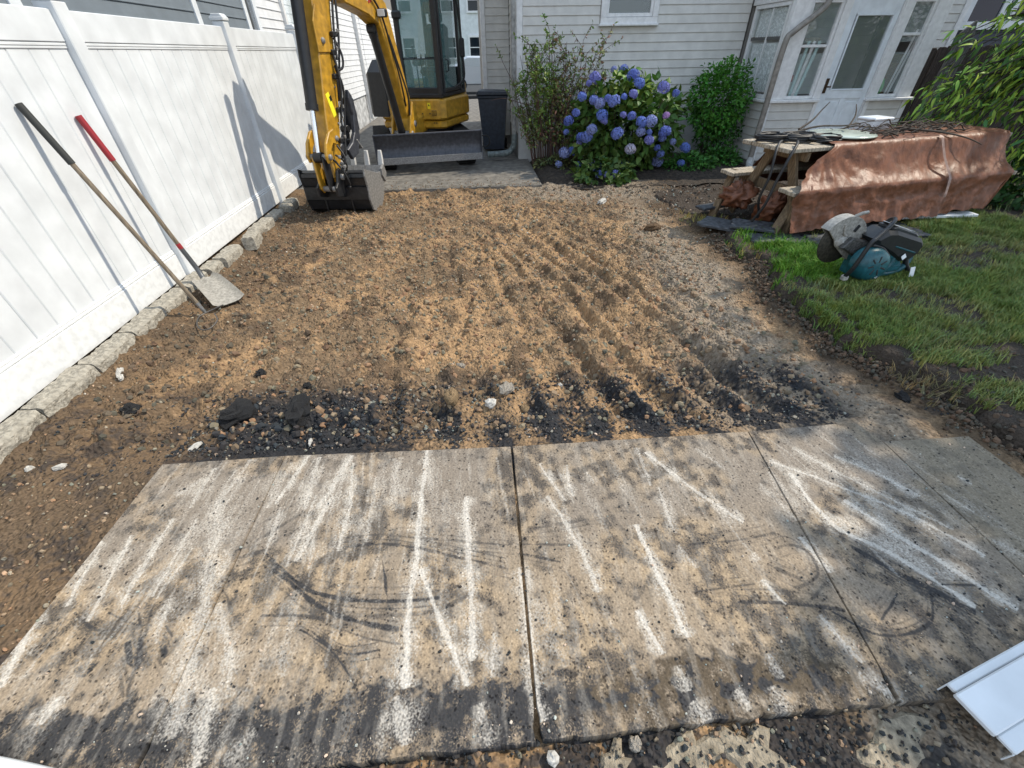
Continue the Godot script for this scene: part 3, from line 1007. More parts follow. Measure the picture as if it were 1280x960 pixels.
# split-faced block: a box whose top front is rounded and scalloped
func edging_mesh(len: float, seed_: int) -> ArrayMesh:
	var n := noise(seed_, 11.0, 4)
	var prof := pts2([-0.065, -0.1, 0.062, -0.1, 0.068, -0.05, 0.069, -0.01, 0.064, 0.024, 0.045, 0.041, 0.0, 0.045, -0.045, 0.048, -0.065, 0.03])
	var segs := maxi(4, int(len / 0.018))
	var st := begin()
	var g := func(i: int, k: int) -> Vector3:
		var p := prof[k % prof.size()]
		var z := -len * 0.5 + len * i / segs
		var e := 1.0 - 0.10 * pow(absf(2.0 * i / segs - 1.0), 8.0)
		var f := 1.0 + 0.09 * absf(sin(z * 30.0 + seed_)) * smoothstep(-0.05, 0.03, p.y) + 0.24 * n.get_noise_3d(p.x * 2.0, p.y * 2.0, z)
		return Vector3(p.x * f * e, p.y * f * e, z + 0.012 * n.get_noise_2d(p.x * 5.0, p.y * 5.0))
	for i in segs:
		for k in prof.size():
			quad(st, g.call(i + 1, k), g.call(i, k), g.call(i, k + 1), g.call(i + 1, k + 1))
	st.set_smooth_group(-1)
	for k in range(1, prof.size() - 1):
		tri(st, g.call(segs, 0), g.call(segs, k), g.call(segs, k + 1))
		tri(st, g.call(0, 0), g.call(0, k + 1), g.call(0, k))
	return done(st)

# ---------------------------------------------------------------- houses
func on(p: Node3D, called: String, m: Mesh, mt: Material, xf: Transform3D) -> MeshInstance3D:
	return part(p, called, m, mt, p.transform.affine_inverse() * xf)

# a box given by its two corners in world axes, as a part
func slab(p: Node3D, called: String, mt: Material, a: Vector3, b: Vector3, bev := 0.0) -> MeshInstance3D:
	var s := (b - a).abs()
	return on(p, called, box(s.x, s.y, s.z, bev), mt, at((a.x + b.x) * 0.5, (a.y + b.y) * 0.5, (a.z + b.z) * 0.5))

const LAP := 0.116
func lap_mesh(len: float) -> ArrayMesh:
	var key := "lap %.3f" % len
	if not box_cache.has(key):
		var st := begin()
		# drop siding: a sloping face with a rolled lower edge
		add_prism(st, pts2([0, 0, 0.013, 0.0, 0.0165, 0.006, 0.014, 0.022, 0.006, 0.108, 0.002, 0.119, 0, 0.119]), len, Transform3D(Basis(Vector3(0, 0, 1), Vector3(0, 1, 0), Vector3(-1, 0, 0)), Vector3(len * 0.5, 0, 0)))
		box_cache[key] = done(st)
	return box_cache[key]

# boards from o along the direction yaw turns +x to; gaps are [from, to, bottom, top] along and up
func siding(p: Node3D, o: Vector3, yaw: float, len: float, y1: float, mt: Material, gaps := []) -> void:
	var b := Basis(Vector3.UP, yaw)
	var y := o.y
	while y < y1 - 0.02:
		var cuts := [[0.0, len]]
		for g in gaps:
			if y + LAP > g[2] and y < g[3]:
				var nx := []
				for c in cuts:
					if g[1] <= c[0] or g[0] >= c[1]: nx.append(c)
					else:
						if g[0] - c[0] > 0.02: nx.append([c[0], g[0]])
						if c[1] - g[1] > 0.02: nx.append([g[1], c[1]])
				cuts = nx
		for c in cuts:
			on(p, "siding_board", lap_mesh(snappedf(c[1] - c[0] - 0.002, 0.001)), mt, Transform3D(b, Vector3(o.x, y, o.z) + b.x * (c[0] + 0.001)))
		y += LAP

# rectangular ring in the xy plane, facing z
func ring_mesh(w: float, h: float, t: float, d: float) -> ArrayMesh:
	var st := begin()
	add_box(st, Vector3(w, t, d), at(0, h * 0.5 - t * 0.5, 0), 0.004)
	add_box(st, Vector3(w, t, d), at(0, -h * 0.5 + t * 0.5, 0), 0.004)
	add_box(st, Vector3(t, h - 2 * t, d), at(-w * 0.5 + t * 0.5, 0, 0), 0.004)
	add_box(st, Vector3(t, h - 2 * t, d), at(w * 0.5 - t * 0.5, 0, 0), 0.004)
	return done(st)

func glass(key := "window_glass", tint := Color(0.85, 0.92, 0.92), alpha := 0.12) -> StandardMaterial3D:
	var m := mat(key, tint, 0.03)
	m.albedo_color = Color(tint.r, tint.g, tint.b, alpha)
	m.transparency = BaseMaterial3D.TRANSPARENCY_ALPHA
	m.metallic_specular = 0.4
	return m

func build_house() -> void:
	var sid := mat("grey_siding", Color(0.66, 0.65, 0.61), 0.55, 0.0, "faint", 0.8)
	var trim := mat("white_trim", Color(0.80, 0.80, 0.79), 0.5, 0.0, "faint", 2.1)
	var found := mat("foundation_paint", Color(0.56, 0.56, 0.54), 0.85, 0.0, "faint", 0.9, "bump", 0.5)
	var core := mat("wall_core", Color(0.22, 0.21, 0.19), 0.9)
	var gutter := mat("downspout_paint", Color(0.33, 0.30, 0.26), 0.5, 0.0, "mottle", 1.5)
	var dark := mat("shingle", Color(0.07, 0.068, 0.065), 0.95, 0.0, "fine", 2.0)
	var h := thing("grey_sided_house", "house with pale grey lap siding and a glazed porch behind the hydrangea", "house", Vector3(3, 0, -8.8))
	# shell, with openings for the window
	var Z := -8.815
	slab(h, "foundation", found, Vector3(0.80, -0.1, Z - 0.2), Vector3(4.62, 0.755, Z - 0.02))
	slab(h, "wall", core, Vector3(0.80, 0.756, Z - 0.15), Vector3(4.60, 2.0, Z))
	slab(h, "wall", core, Vector3(0.80, 2.001, Z - 0.15), Vector3(2.2, 3.5, Z))
	slab(h, "wall", core, Vector3(2.97, 2.001, Z - 0.15), Vector3(4.60, 3.5, Z))
	slab(h, "wall", core, Vector3(2.201, 3.0, Z - 0.15), Vector3(2.969, 3.5, Z))
	siding(h, Vector3(0.87, 0.758, Z), 0.0, 3.72, 3.45, sid, [[1.24, 2.19, 1.925, 3.1]])
	slab(h, "corner_trim", trim, Vector3(0.77, 0.70, Z - 0.1), Vector3(0.868, 3.5, Z + 0.022), 0.004)
	# left return of the house and the bump-out behind it
	slab(h, "wall", core, Vector3(0.80, -0.1, -10.6), Vector3(0.95, 3.5, Z - 0.16))
	siding_left(h, 0.80, -10.58, -8.92, 0.42, 3.45, sid)
	slab(h, "wall", core, Vector3(0.27, -0.1, -14.5), Vector3(0.80, 3.5, -10.62))
	siding(h, Vector3(0.33, 0.16, -10.615), 0.0, 0.45, 3.45, sid)
	slab(h, "corner_trim", trim, Vector3(0.24, 0.1, -10.7), Vector3(0.328, 3.5, -10.585), 0.004)
	slab(h, "wall", core, Vector3(0.95, 0.0, -14.5), Vector3(8.6, 3.5, -14.3))
	# window over the hydrangea
	var w := on(h, "window", ring_mesh(0.93, 1.15, 0.085, 0.05), trim, at(2.585, 1.92 + 0.575, Z + 0.02))
	part(w, "sash", ring_mesh(0.76, 0.5, 0.045, 0.035), trim, at(0, -0.235, -0.02))
	part(w, "sash", ring_mesh(0.76, 0.5, 0.045, 0.035), trim, at(0, 0.22, -0.05))
	part(w, "pane", box(0.67, 0.41, 0.004), glass(), at(0, -0.235, -0.03))
	part(w, "pane", box(0.67, 0.41, 0.004), glass(), at(0, 0.22, -0.06))
	part(w, "sill", box(0.97, 0.03, 0.09, 0.006), trim, at(0, -0.585, 0.02))
	part(w, "blind", box(0.66, 0.30, 0.01), mat("blind_cloth", Color(0.05, 0.05, 0.05), 0.9, 0.0, "fine", 3.0), at(0, -0.13, -0.10))
	# eave and roof
	slab(h, "roof", dark, Vector3(0.1, 3.52, -14.7), Vector3(9.0, 3.66, -8.55))
	# downspout on the left corner with its elbow thrown to the driveway
	var pipe := mat("elbow_paint", Color(0.25, 0.30, 0.29), 0.6, 0.0, "dirty", 2.0)
	on(h, "downspout", box(0.075, 3.1, 0.06, 0.012), mat("spout_grey", Color(0.42, 0.42, 0.40), 0.5, 0.0, "mottle", 1.5), at(0.715, 1.83, Z + 0.04))
	on(h, "downspout_elbow", tube([0.715, 0.42, Z + 0.06, 0.71, 0.28, Z + 0.07, 0.66, 0.18, Z + 0.08, 0.55, 0.13, Z + 0.09, 0.22, 0.115, Z + 0.1], 0.05, 0.052, 10, 5), pipe, Transform3D.IDENTITY)
	# right-hand part past the porch
	slab(h, "wall", core, Vector3(6.95, 0.0, -9.3), Vector3(8.6, 3.5, -9.1))
	siding(h, Vector3(6.96, 0.5, -9.1), 0.0, 1.56, 3.45, sid)
	slab(h, "corner_trim", trim, Vector3(8.52, 0.4, -9.2), Vector3(8.62, 3.5, -9.07), 0.004)
	slab(h, "wall", core, Vector3(8.45, 0.0, -14.3), Vector3(8.6, 3.5, -9.31))
	build_porch(h, sid, trim, core, gutter, found, dark)

func siding_left(p: Node3D, x: float, z0: float, z1: float, y0: float, y1: float, mt: Material) -> void:
	# boards on a wall that faces -x
	siding(p, Vector3(x, y0, z0), -PI * 0.5, z1 - z0, y1, mt)

func build_porch(h: Node3D, sid: Material, trim: Material, core: Material, gutter: Material, found: Material, dark: Material) -> void:
	var Z := -7.6
	var X0 := 4.6
	slab(h, "porch_floor", mat("porch_boards", Color(0.2, 0.19, 0.18), 0.8, 0.0, "mottle", 1.0), Vector3(X0 + 0.05, -0.05, -8.8), Vector3(6.95, 0.08, Z - 0.03))
	slab(h, "porch_roof", dark, Vector3(4.45, 2.52, -8.82), Vector3(7.1, 2.62, Z + 0.25))
	slab(h, "porch_ceiling", trim, Vector3(X0, 2.46, -8.8), Vector3(6.95, 2.519, Z))
	# front frame
	var f := [[4.6, 4.855], [5.335, 5.435], [6.235, 6.36], [6.735, 6.95]]
	for p in f: slab(h, "porch_post", trim, Vector3(p[0], 0.945, Z - 0.10), Vector3(p[1], 2.455, Z), 0.005)
	slab(h, "porch_header", trim, Vector3(X0 + 0.01, 2.12, Z - 0.09), Vector3(6.94, 2.45, Z - 0.005), 0.004)
	for q in [[4.6, 5.43], [6.24, 6.95]]:
		slab(h, "porch_sill", trim, Vector3(q[0] - 0.03, 0.905, Z - 0.12), Vector3(q[1] + (0.04 if q[1] > 6.5 else -0.002), 0.944, Z + 0.055), 0.006)
		slab(h, "wall", core, Vector3(q[0] + 0.02, 0.0, Z - 0.12), Vector3(q[1], 0.904, Z - 0.02))
	siding(h, Vector3(4.68, 0.09, Z - 0.018), 0.0, 0.70, 0.89, sid)
	siding(h, Vector3(6.30, 0.09, Z - 0.018), 0.0, 0.56, 0.89, sid)
	for p in [[4.6, 4.68], [5.382, 5.43], [6.24, 6.298], [6.865, 6.95]]:
		slab(h, "corner_trim", trim, Vector3(p[0], 0.0, Z - 0.06), Vector3(p[1], 0.903, Z + 0.004), 0.003)
	# left window: frame with a crossbar, right window the same
	for q in [[4.855, 5.335, 1.60], [6.36, 6.735, 1.72]]:
		var w: float = q[1] - q[0]
		var win := on(h, "porch_window", ring_mesh(w - 0.004, 1.17, 0.04, 0.05), trim, at((q[0] + q[1]) * 0.5, 1.532, Z - 0.05))
		part(win, "crossbar", box(w - 0.09, 0.035, 0.035, 0.004), trim, at(0, q[2] - 1.532, -0.005))
		part(win, "pane", box(w - 0.085, 0.50, 0.004), glass(), at(0, -0.27, -0.012))
		part(win, "pane", box(w - 0.085, 0.46, 0.004), glass(), at(0, 0.33, -0.012))
	# door
	var dm := mat("door_paint", Color(0.76, 0.81, 0.85), 0.35, 0.0, "faint", 1.0)
	var door := on(h, "door", door_mesh(), dm, at(5.835, 0.10, Z - 0.045))
	part(door, "pane", box(0.535, 0.88, 0.006), glass("door_glass", Color(0.55, 0.6, 0.58), 0.22), at(0.03, 1.40, 0))
	part(door, "glazing_bead", ring_mesh(0.57, 0.91, 0.022, 0.055), dm, at(0.03, 1.40, 0))
	part(door, "handle", tube([-0.345, 1.0, 0.03, -0.345, 1.0, 0.075, -0.30, 1.0, 0.085], 0.012, 0.010, 8), mat("old_brass", Color(0.09, 0.06, 0.04), 0.4, 0.8))
	part(door, "lock_plate", box(0.05, 0.19, 0.012, 0.004), mats.old_brass, at(-0.345, 1.01, 0.026))
	for s in [[5.436, 5.452], [6.218, 6.234]]: slab(h, "door_jamb", trim, Vector3(s[0], 0.09, Z - 0.1), Vector3(s[1], 2.118, Z - 0.01), 0.002)
	# left side of the porch: wall, window with lace behind it
	slab(h, "wall", core, Vector3(X0 + 0.02, 0.0, -8.79), Vector3(X0 + 0.12, 0.904, Z - 0.125))
	siding_left(h, X0 + 0.02, -8.78, -7.70, 0.09, 0.89, sid)
	slab(h, "porch_sill", trim, Vector3(X0 - 0.03, 0.905, -8.79), Vector3(X0 + 0.12, 0.944, Z - 0.122), 0.006)
	slab(h, "porch_header", trim, Vector3(X0 + 0.005, 2.12, -8.79), Vector3(X0 + 0.1, 2.452, Z - 0.102), 0.004)
	var sw := on(h, "side_window", ring_mesh(0.98, 1.17, 0.05, 0.06), trim, turned(Vector3(X0 + 0.05, 1.532, -8.235), 0, -PI * 0.5))
	part(sw, "mullion", box(0.022, 1.07, 0.03, 0.003), trim, at(0.02, 0, 0.0))
	part(sw, "meeting_rail", box(0.88, 0.04, 0.03, 0.003), mat("dark_rail", Color(0.10, 0.10, 0.095), 0.6), at(0, 0.17, -0.012))
	part(sw, "pane", box(0.88, 0.60, 0.004), glass(), at(0, -0.18, 0.012))
	part(sw, "pane", box(0.88, 0.32, 0.004), glass(), at(0, 0.36, 0.012))
	for y in [-0.2, 0.37]:
		part(sw, "lace_curtain", lace_mesh(0.86, 0.62 if y < 0.0 else 0.36), lace(), at(0, y, -0.06))
	slab(h, "wall", core, Vector3(6.87, 0.0, -8.79), Vector3(6.95, 2.455, Z - 0.125))
	# back wall of the porch is the sided wall of the house
	slab(h, "wall", core, Vector3(4.625, 0.0, -8.97), Vector3(7.0, 3.5, -8.815))
	siding(h, Vector3(4.74, 0.1, -8.815), 0.0, 2.12, 2.45, sid)
	# downspout that leaves the gutter at a slant
	on(h, "downspout", tube([5.08, 2.5, -7.50, 5.0, 2.10, -7.49, 4.90, 1.97, -7.49, 4.62, 1.76, -7.50, 4.545, 1.62, -7.50, 4.54, 0.9, -7.50, 4.54, 0.12, -7.50], 0.042, 0.042, 8, 4), gutter, Transform3D.IDENTITY)
	on(h, "downspout_foot", tube([4.54, 0.16, -7.5, 4.52, 0.07, -7.45, 4.40, 0.045, -7.2], 0.05, 0.055, 8, 4), mat("foot_white", Color(0.6, 0.6, 0.58), 0.6, 0.0, "mottle", 2.0), Transform3D.IDENTITY)
	on(h, "porch_step", box(1.0, 0.16, 0.5, 0.01), found, at(5.84, 0.04, Z + 0.3))
	# odds and ends in the porch
	var bl := thing("window_blind_slats", "pale teal and white slats leaning inside the porch window left of the door", "blind", Vector3(5.08, 1.0, -7.80))
	for k in 3: part(bl, "slat", box(0.045, 0.72, 0.012, 0.003), mat("pale_teal", Color(0.45, 0.62, 0.60), 0.5) if k != 1 else trim, turned(Vector3(k * 0.06, 0.3, 0.01 * k), 0.05, 0, -0.03 - 0.05 * k))
	part(bl, "head_rail", box(0.24, 0.04, 0.05, 0.004), mat("rail_wood", Color(0.25, 0.19, 0.12), 0.7, 0.0, "grain", 3.0), at(0.05, 0.68, 0))
	var bx := thing("carton", "small red and white carton on the sill of the left porch window", "carton", Vector3(4.95, 0.96, -7.85))
	part(bx, "body", box(0.14, 0.2, 0.12, 0.004), mat("carton_white", Color(0.6, 0.58, 0.55), 0.7), at(0, 0.1, 0))
	part(bx, "lid", box(0.145, 0.09, 0.125, 0.004), mat("carton_red", Color(0.35, 0.06, 0.05), 0.6), at(0, 0.245, 0))
	var gb := part(self, "bag", rock_mesh(401, Vector3(0.11, 0.13, 0.09), 0.16, 8, 12, false), mat("green_plastic", Color(0.08, 0.36, 0.07), 0.35), at(6.47, 1.08, -7.80))
	tag(gb, "bright green plastic bag on the sill of the porch window right of the door", "bag")
	var cb := thing("cardboard_box", "open brown cardboard box behind the glass right of the porch door", "box", Vector3(6.62, 0.96, -7.9))
	part(cb, "body", box(0.2, 0.42, 0.2, 0.004), mat("cardboard", Color(0.26, 0.16, 0.085), 0.85, 0.0, "mottle", 3.0), at(0, 0.21, 0))
	part(cb, "flap", box(0.2, 0.12, 0.008), mats.cardboard, turned(Vector3(0, 0.47, 0.11), 0.5))
	var ss := thing("trim_strips", "white trim strips leaning inside the right porch window", "trim strips", Vector3(6.66, 0.96, -7.74))
	for k in 2: part(ss, "strip", box(0.03, 0.8, 0.012, 0.002), trim, turned(Vector3(0.05 * k, 0.42, 0), 0.0, 0, -0.12))

func door_mesh() -> ArrayMesh:
	var st := begin()
	# stiles, rails and a lower half with two sunk panels
	add_box(st, Vector3(0.105, 2.01, 0.044), at(-0.326, 1.005, 0), 0.003)
	add_box(st, Vector3(0.075, 2.01, 0.044), at(0.341, 1.005, 0), 0.003)
	add_box(st, Vector3(0.576, 0.155, 0.044), at(0.0146, 1.932, 0), 0.003)
	add_box(st, Vector3(0.576, 0.12, 0.044), at(0.0146, 0.90, 0), 0.003)
	add_box(st, Vector3(0.576, 0.17, 0.044), at(0.0146, 0.085, 0), 0.003)
	add_box(st, Vector3(0.07, 0.668, 0.044), at(0.0146, 0.505, 0), 0.003)
	for s in [-0.147, 0.176]:
		add_box(st, Vector3(0.25, 0.668, 0.024), at(s, 0.505, 0), 0.0)
		add_box(st, Vector3(0.19, 0.59, 0.036), at(s, 0.505, 0), 0.008)
	return done(st)

func lace() -> StandardMaterial3D:
	if mats.has("lace"): return mats.lace
	var im := Image.create(256, 256, false, Image.FORMAT_RGBA8)
	var n := noise(91, 0.03, 3)
	for y in 256:
		for x in 256:
			var d := sin(x * 0.39) * sin(y * 0.39)
			var f := n.get_noise_2d(x, y)
			var a := 0.50 + 0.3 * sst(0.0, 0.5, d) + 0.5 * sst(0.05, 0.2, f)
			if y > 225: a = 0.4 + 0.6 * float((x / 8) % 2)
			im.set_pixel(x, y, Color(0.92, 0.93, 0.93, clampf(a, 0, 1)))
	var m := StandardMaterial3D.new()
	m.resource_name = "lace"
	m.albedo_texture = pic(im)
	m.transparency = BaseMaterial3D.TRANSPARENCY_ALPHA
	m.cull_mode = BaseMaterial3D.CULL_DISABLED
	m.backlight_enabled = true
	m.backlight = Color(0.4, 0.4, 0.4)
	m.roughness = 0.9
	mats.lace = m
	return m

func lace_mesh(w: float, h: float) -> ArrayMesh:
	var st := begin()
	st.set_smooth_group(0)
	var n := 40
	for i in n:
		var f := func(k: int, y: float) -> Array:
			var x := w * (float(k) / n - 0.5)
			return [Vector3(x, y, 0.014 * sin(k * 1.1) + 0.006 * sin(k * 2.7)), Vector2(float(k) / n * 3.0, 0.5 - y / h)]
		var a = f.call(i, -h * 0.5); var b = f.call(i + 1, -h * 0.5); var c = f.call(i + 1, h * 0.5); var d = f.call(i, h * 0.5)
		for q in [a, c, b, a, d, c]:
			st.set_uv(q[1])
			st.add_vertex(q[0])
	return done(st)

func build_neighbours() -> void:
	var white := mat("white_siding", Color(0.78, 0.79, 0.80), 0.5, 0.0, "faint", 0.8)
	var slate := mat("blue_grey_siding", Color(0.17, 0.20, 0.225), 0.6, 0.0, "faint", 0.8)
	var found := mat("white_foundation", Color(0.70, 0.71, 0.71), 0.85, 0.0, "mottle", 0.7, "bump", 1.0)
	var core: Material = mats.wall_core
	var trim: Material = mats.white_trim
	var h := thing("white_sided_house", "neighbouring house with white lap siding rising behind the vinyl fence", "house", Vector3(-5, 0, -12))
	var X := -3.12
	slab(h, "foundation", found, Vector3(X - 0.4, -0.1, -24.0), Vector3(X - 0.02, 0.655, -8.5))
	slab(h, "wall", core, Vector3(X - 0.2, 0.656, -24.0), Vector3(X, 5.0, -8.5))
	siding(h, Vector3(X, 0.66, -8.62), PI * 0.5, 7.6, 3.7, white)
	siding(h, Vector3(X, 0.66, -16.26), PI * 0.5, 7.6, 3.0, white)
	slab(h, "corner_trim", mats.white_vinyl, Vector3(X - 0.05, 0.6, -8.62), Vector3(X + 0.025, 4.0, -8.50), 0.004)
	slab(h, "wall", core, Vector3(X - 0.6, -0.1, -8.49), Vector3(X - 0.10, 5.0, -1.0))
	siding(h, Vector3(X - 0.10, 1.55, -1.0), PI * 0.5, 7.40, 4.0, slate)
	for z in [-8.44, -6.95, -4.3]:
		slab(h, "corner_trim", mats.white_vinyl, Vector3(X - 0.12, 1.5, z - 0.055), Vector3(X - 0.07, 4.0, z + 0.055), 0.004)
	slab(h, "wall", core, Vector3(-8.0, 0, -24.0), Vector3(-7.8, 5.0, -1.0))
	slab(h, "roof", mats.shingle, Vector3(-8.3, 5.0, -24.4), Vector3(X + 0.12, 5.15, -0.8))
	on(h, "downspout", box(0.07, 3.9, 0.06, 0.01), mats.downspout_paint, at(X + 0.045, 2.7, -10.75))
	on(h, "downspout", box(0.10, 3.6, 0.09, 0.01), trim, at(X + 0.06, 1.85, -15.4))
	var w := on(h, "window", ring_mesh(0.9, 1.3, 0.09, 0.06), trim, turned(Vector3(X + 0.03, 2.55, -10.15), 0, PI * 0.5))
	part(w, "pane", box(0.72, 1.12, 0.006), glass("dark_glass", Color(0.10, 0.13, 0.15), 0.9), at(0, 0, 0.012))
	# house across the far street, seen past the machine
	var f := thing("distant_house", "pale two storey house across the street, seen past the excavator cab", "house", Vector3(-2, 0, -46))
	slab(f, "wall", mat("far_white", Color(0.72, 0.75, 0.75), 0.7, 0.0, "faint", 0.5), Vector3(-12, -0.3, -54), Vector3(8, 7.0, -46))
	on(f, "roof", prism(pts2([-11, 0, 11, 0, 0, 4.5]), 8.6), mats.shingle, at(-2, 7.0, -50))
	for x in [-8.5, -5.0, -1.6, 0.55, 4.2]:
		for y in [1.9, 4.9]:
			var fw := on(f, "window", ring_mesh(1.2, 1.6, 0.14, 0.12), trim, at(x, y, -45.96))
			part(fw, "pane", box(0.94, 1.34, 0.03), glass("far_glass", Color(0.10, 0.14, 0.17), 0.95), at(0, 0, -0.02))
			part(fw, "crossbar", box(0.94, 0.06, 0.05), trim, at(0, 0, 0.02))
	structure("far_lawn", box(60, 0.3, 7.0), mat("far_grass", Color(0.09, 0.17, 0.035), 0.95, 0.0, "fine", 1.0), "bright strip of lawn across the street").position = Vector3(0, -0.28, -42)
	structure("street", box(90, 0.2, 10.0), mat("asphalt", Color(0.055, 0.055, 0.055), 0.9, 0.0, "fine", 1.5), "asphalt street beyond the driveway").position = Vector3(0, -0.19, -30)
	build_far_car()
	# dark neighbour on the right with white-framed windows
	var r := thing("dark_sided_house", "dark house with white window frames at the photo's top right", "house", Vector3(12, 0, -10.4))
	slab(r, "wall", mat("dark_siding", Color(0.05, 0.055, 0.075), 0.7, 0.0, "faint", 1.0), Vector3(9.4, 0, -15), Vector3(16, 5, -10.4))
	siding(r, Vector3(9.4, 0.6, -10.4), 0.0, 6.6, 3.4, mats.dark_siding)
	for x in [10.22, 11.15]:
		var rw := on(r, "window", ring_mesh(0.86, 1.7, 0.13, 0.06), mats.white_vinyl, at(x, 2.66, -10.36))
		part(rw, "pane", box(0.62, 1.46, 0.006), glass("blue_glass", Color(0.06, 0.09, 0.19), 0.9), at(0, 0, 0))
	slab(r, "roof", mats.shingle, Vector3(9.0, 5.0, -15.4), Vector3(16.4, 5.15, -10.0))
	# brown board fence between the porch and the right-hand neighbour
	var b := thing("board_fence", "dark brown weathered board fence right of the porch, behind the leafy tree", "fence", Vector3(7.0, 0, -7.75))
	var brown := mat("brown_board", Color(0.060, 0.044, 0.036), 0.9, 0.0, "grain", 1.2, "bump", 0.6)
	for k in 38:
		part(b, "plank", plank_mesh(k % 4), brown, turned(Vector3(0.09 + k * 0.152, 0.0, 0.006 * ((k * 5) % 3)), 0.0, 0.0, 0.004 * ((k * 7) % 5 - 2)))
	for y in [0.35, 1.3]: part(b, "rail", box(5.8, 0.09, 0.04, 0.004), brown, at(2.9, y, -0.045))
	var p := part(self, "gate_post", prism(pts2([-0.11, 0, 0.11, 0, 0.11, 1.62, 0.02, 1.86, -0.11, 1.72]), 0.045, 0.004), mat("silver_wood", Color(0.16, 0.155, 0.145), 0.9, 0.0, "grain", 1.5, "bump", 0.6), turned(Vector3(7.16, 0, -7.45), 0, -0.2, -0.05))
	tag(p, "weathered grey board post with a slanted top at the porch's right corner", "post")

func plank_mesh(v: int) -> ArrayMesh:
	var key := "plank %d" % v
	if not box_cache.has(key):
		var h := 1.55 + 0.012 * v
		box_cache[key] = prism(pts2([-0.071, 0, 0.071, 0, 0.071, h - 0.03, 0.045, h, -0.045, h, -0.071, h - 0.03]), 0.02, 0.003)
	return box_cache[key]

func build_far_car() -> void:
	var c := thing("parked_car", "pale silver car parked on the street, half hidden between the cab and the house", "car", Vector3(0.75, 0, -27.0), PI * 0.5)
	var paint := mat("silver_paint", Color(0.55, 0.58, 0.6), 0.3, 0.3)
	paint.clearcoat_enabled = true
	part(c, "body", prism(pts2([-2.1, 0.35, -2.15, 0.75, -1.9, 0.95, -1.1, 1.02, -0.5, 1.42, 0.9, 1.45, 1.6, 1.05, 2.1, 0.95, 2.15, 0.4, 1.7, 0.28, -1.7, 0.28]), 1.7, 0.06), paint, turned(Vector3.ZERO, 0, PI * 0.5))
	part(c, "window", prism(pts2([-1.0, 1.02, -0.48, 1.36, 0.85, 1.39, 1.4, 1.05]), 1.72, 0.01), glass("dark_glass"), turned(Vector3.ZERO, 0, PI * 0.5))
	for s in [[-0.78, 1.3], [0.78, 1.3], [-0.78, -1.3], [0.78, -1.3]]:
		var st := begin()
		add_lathe(st, pts2([0.0, -0.1, 0.2, -0.1, 0.31, -0.09, 0.32, 0.0, 0.31, 0.09, 0.2, 0.1, 0.0, 0.1]), 20, turned(Vector3.ZERO, 0, 0, PI * 0.5))
		part(c, "wheel", done(st), mat("tyre", Color(0.02, 0.02, 0.02), 0.9), at(s[0], 0.32, s[1]))

# ---------------------------------------------------------------- excavator
func frame(origin: Vector3, yaw_deg: float) -> Transform3D:
	return Transform3D(Basis(Vector3.UP, deg_to_rad(yaw_deg)), origin)

# outline given as (forward, up) in a frame whose z is forward; thickness runs sideways
func side_xf(f: Transform3D, sideways: float) -> Transform3D:
	return f * Transform3D(Basis(Vector3(0, 0, 1), Vector3(0, 1, 0), Vector3(-1, 0, 0)), Vector3(sideways, 0, 0))

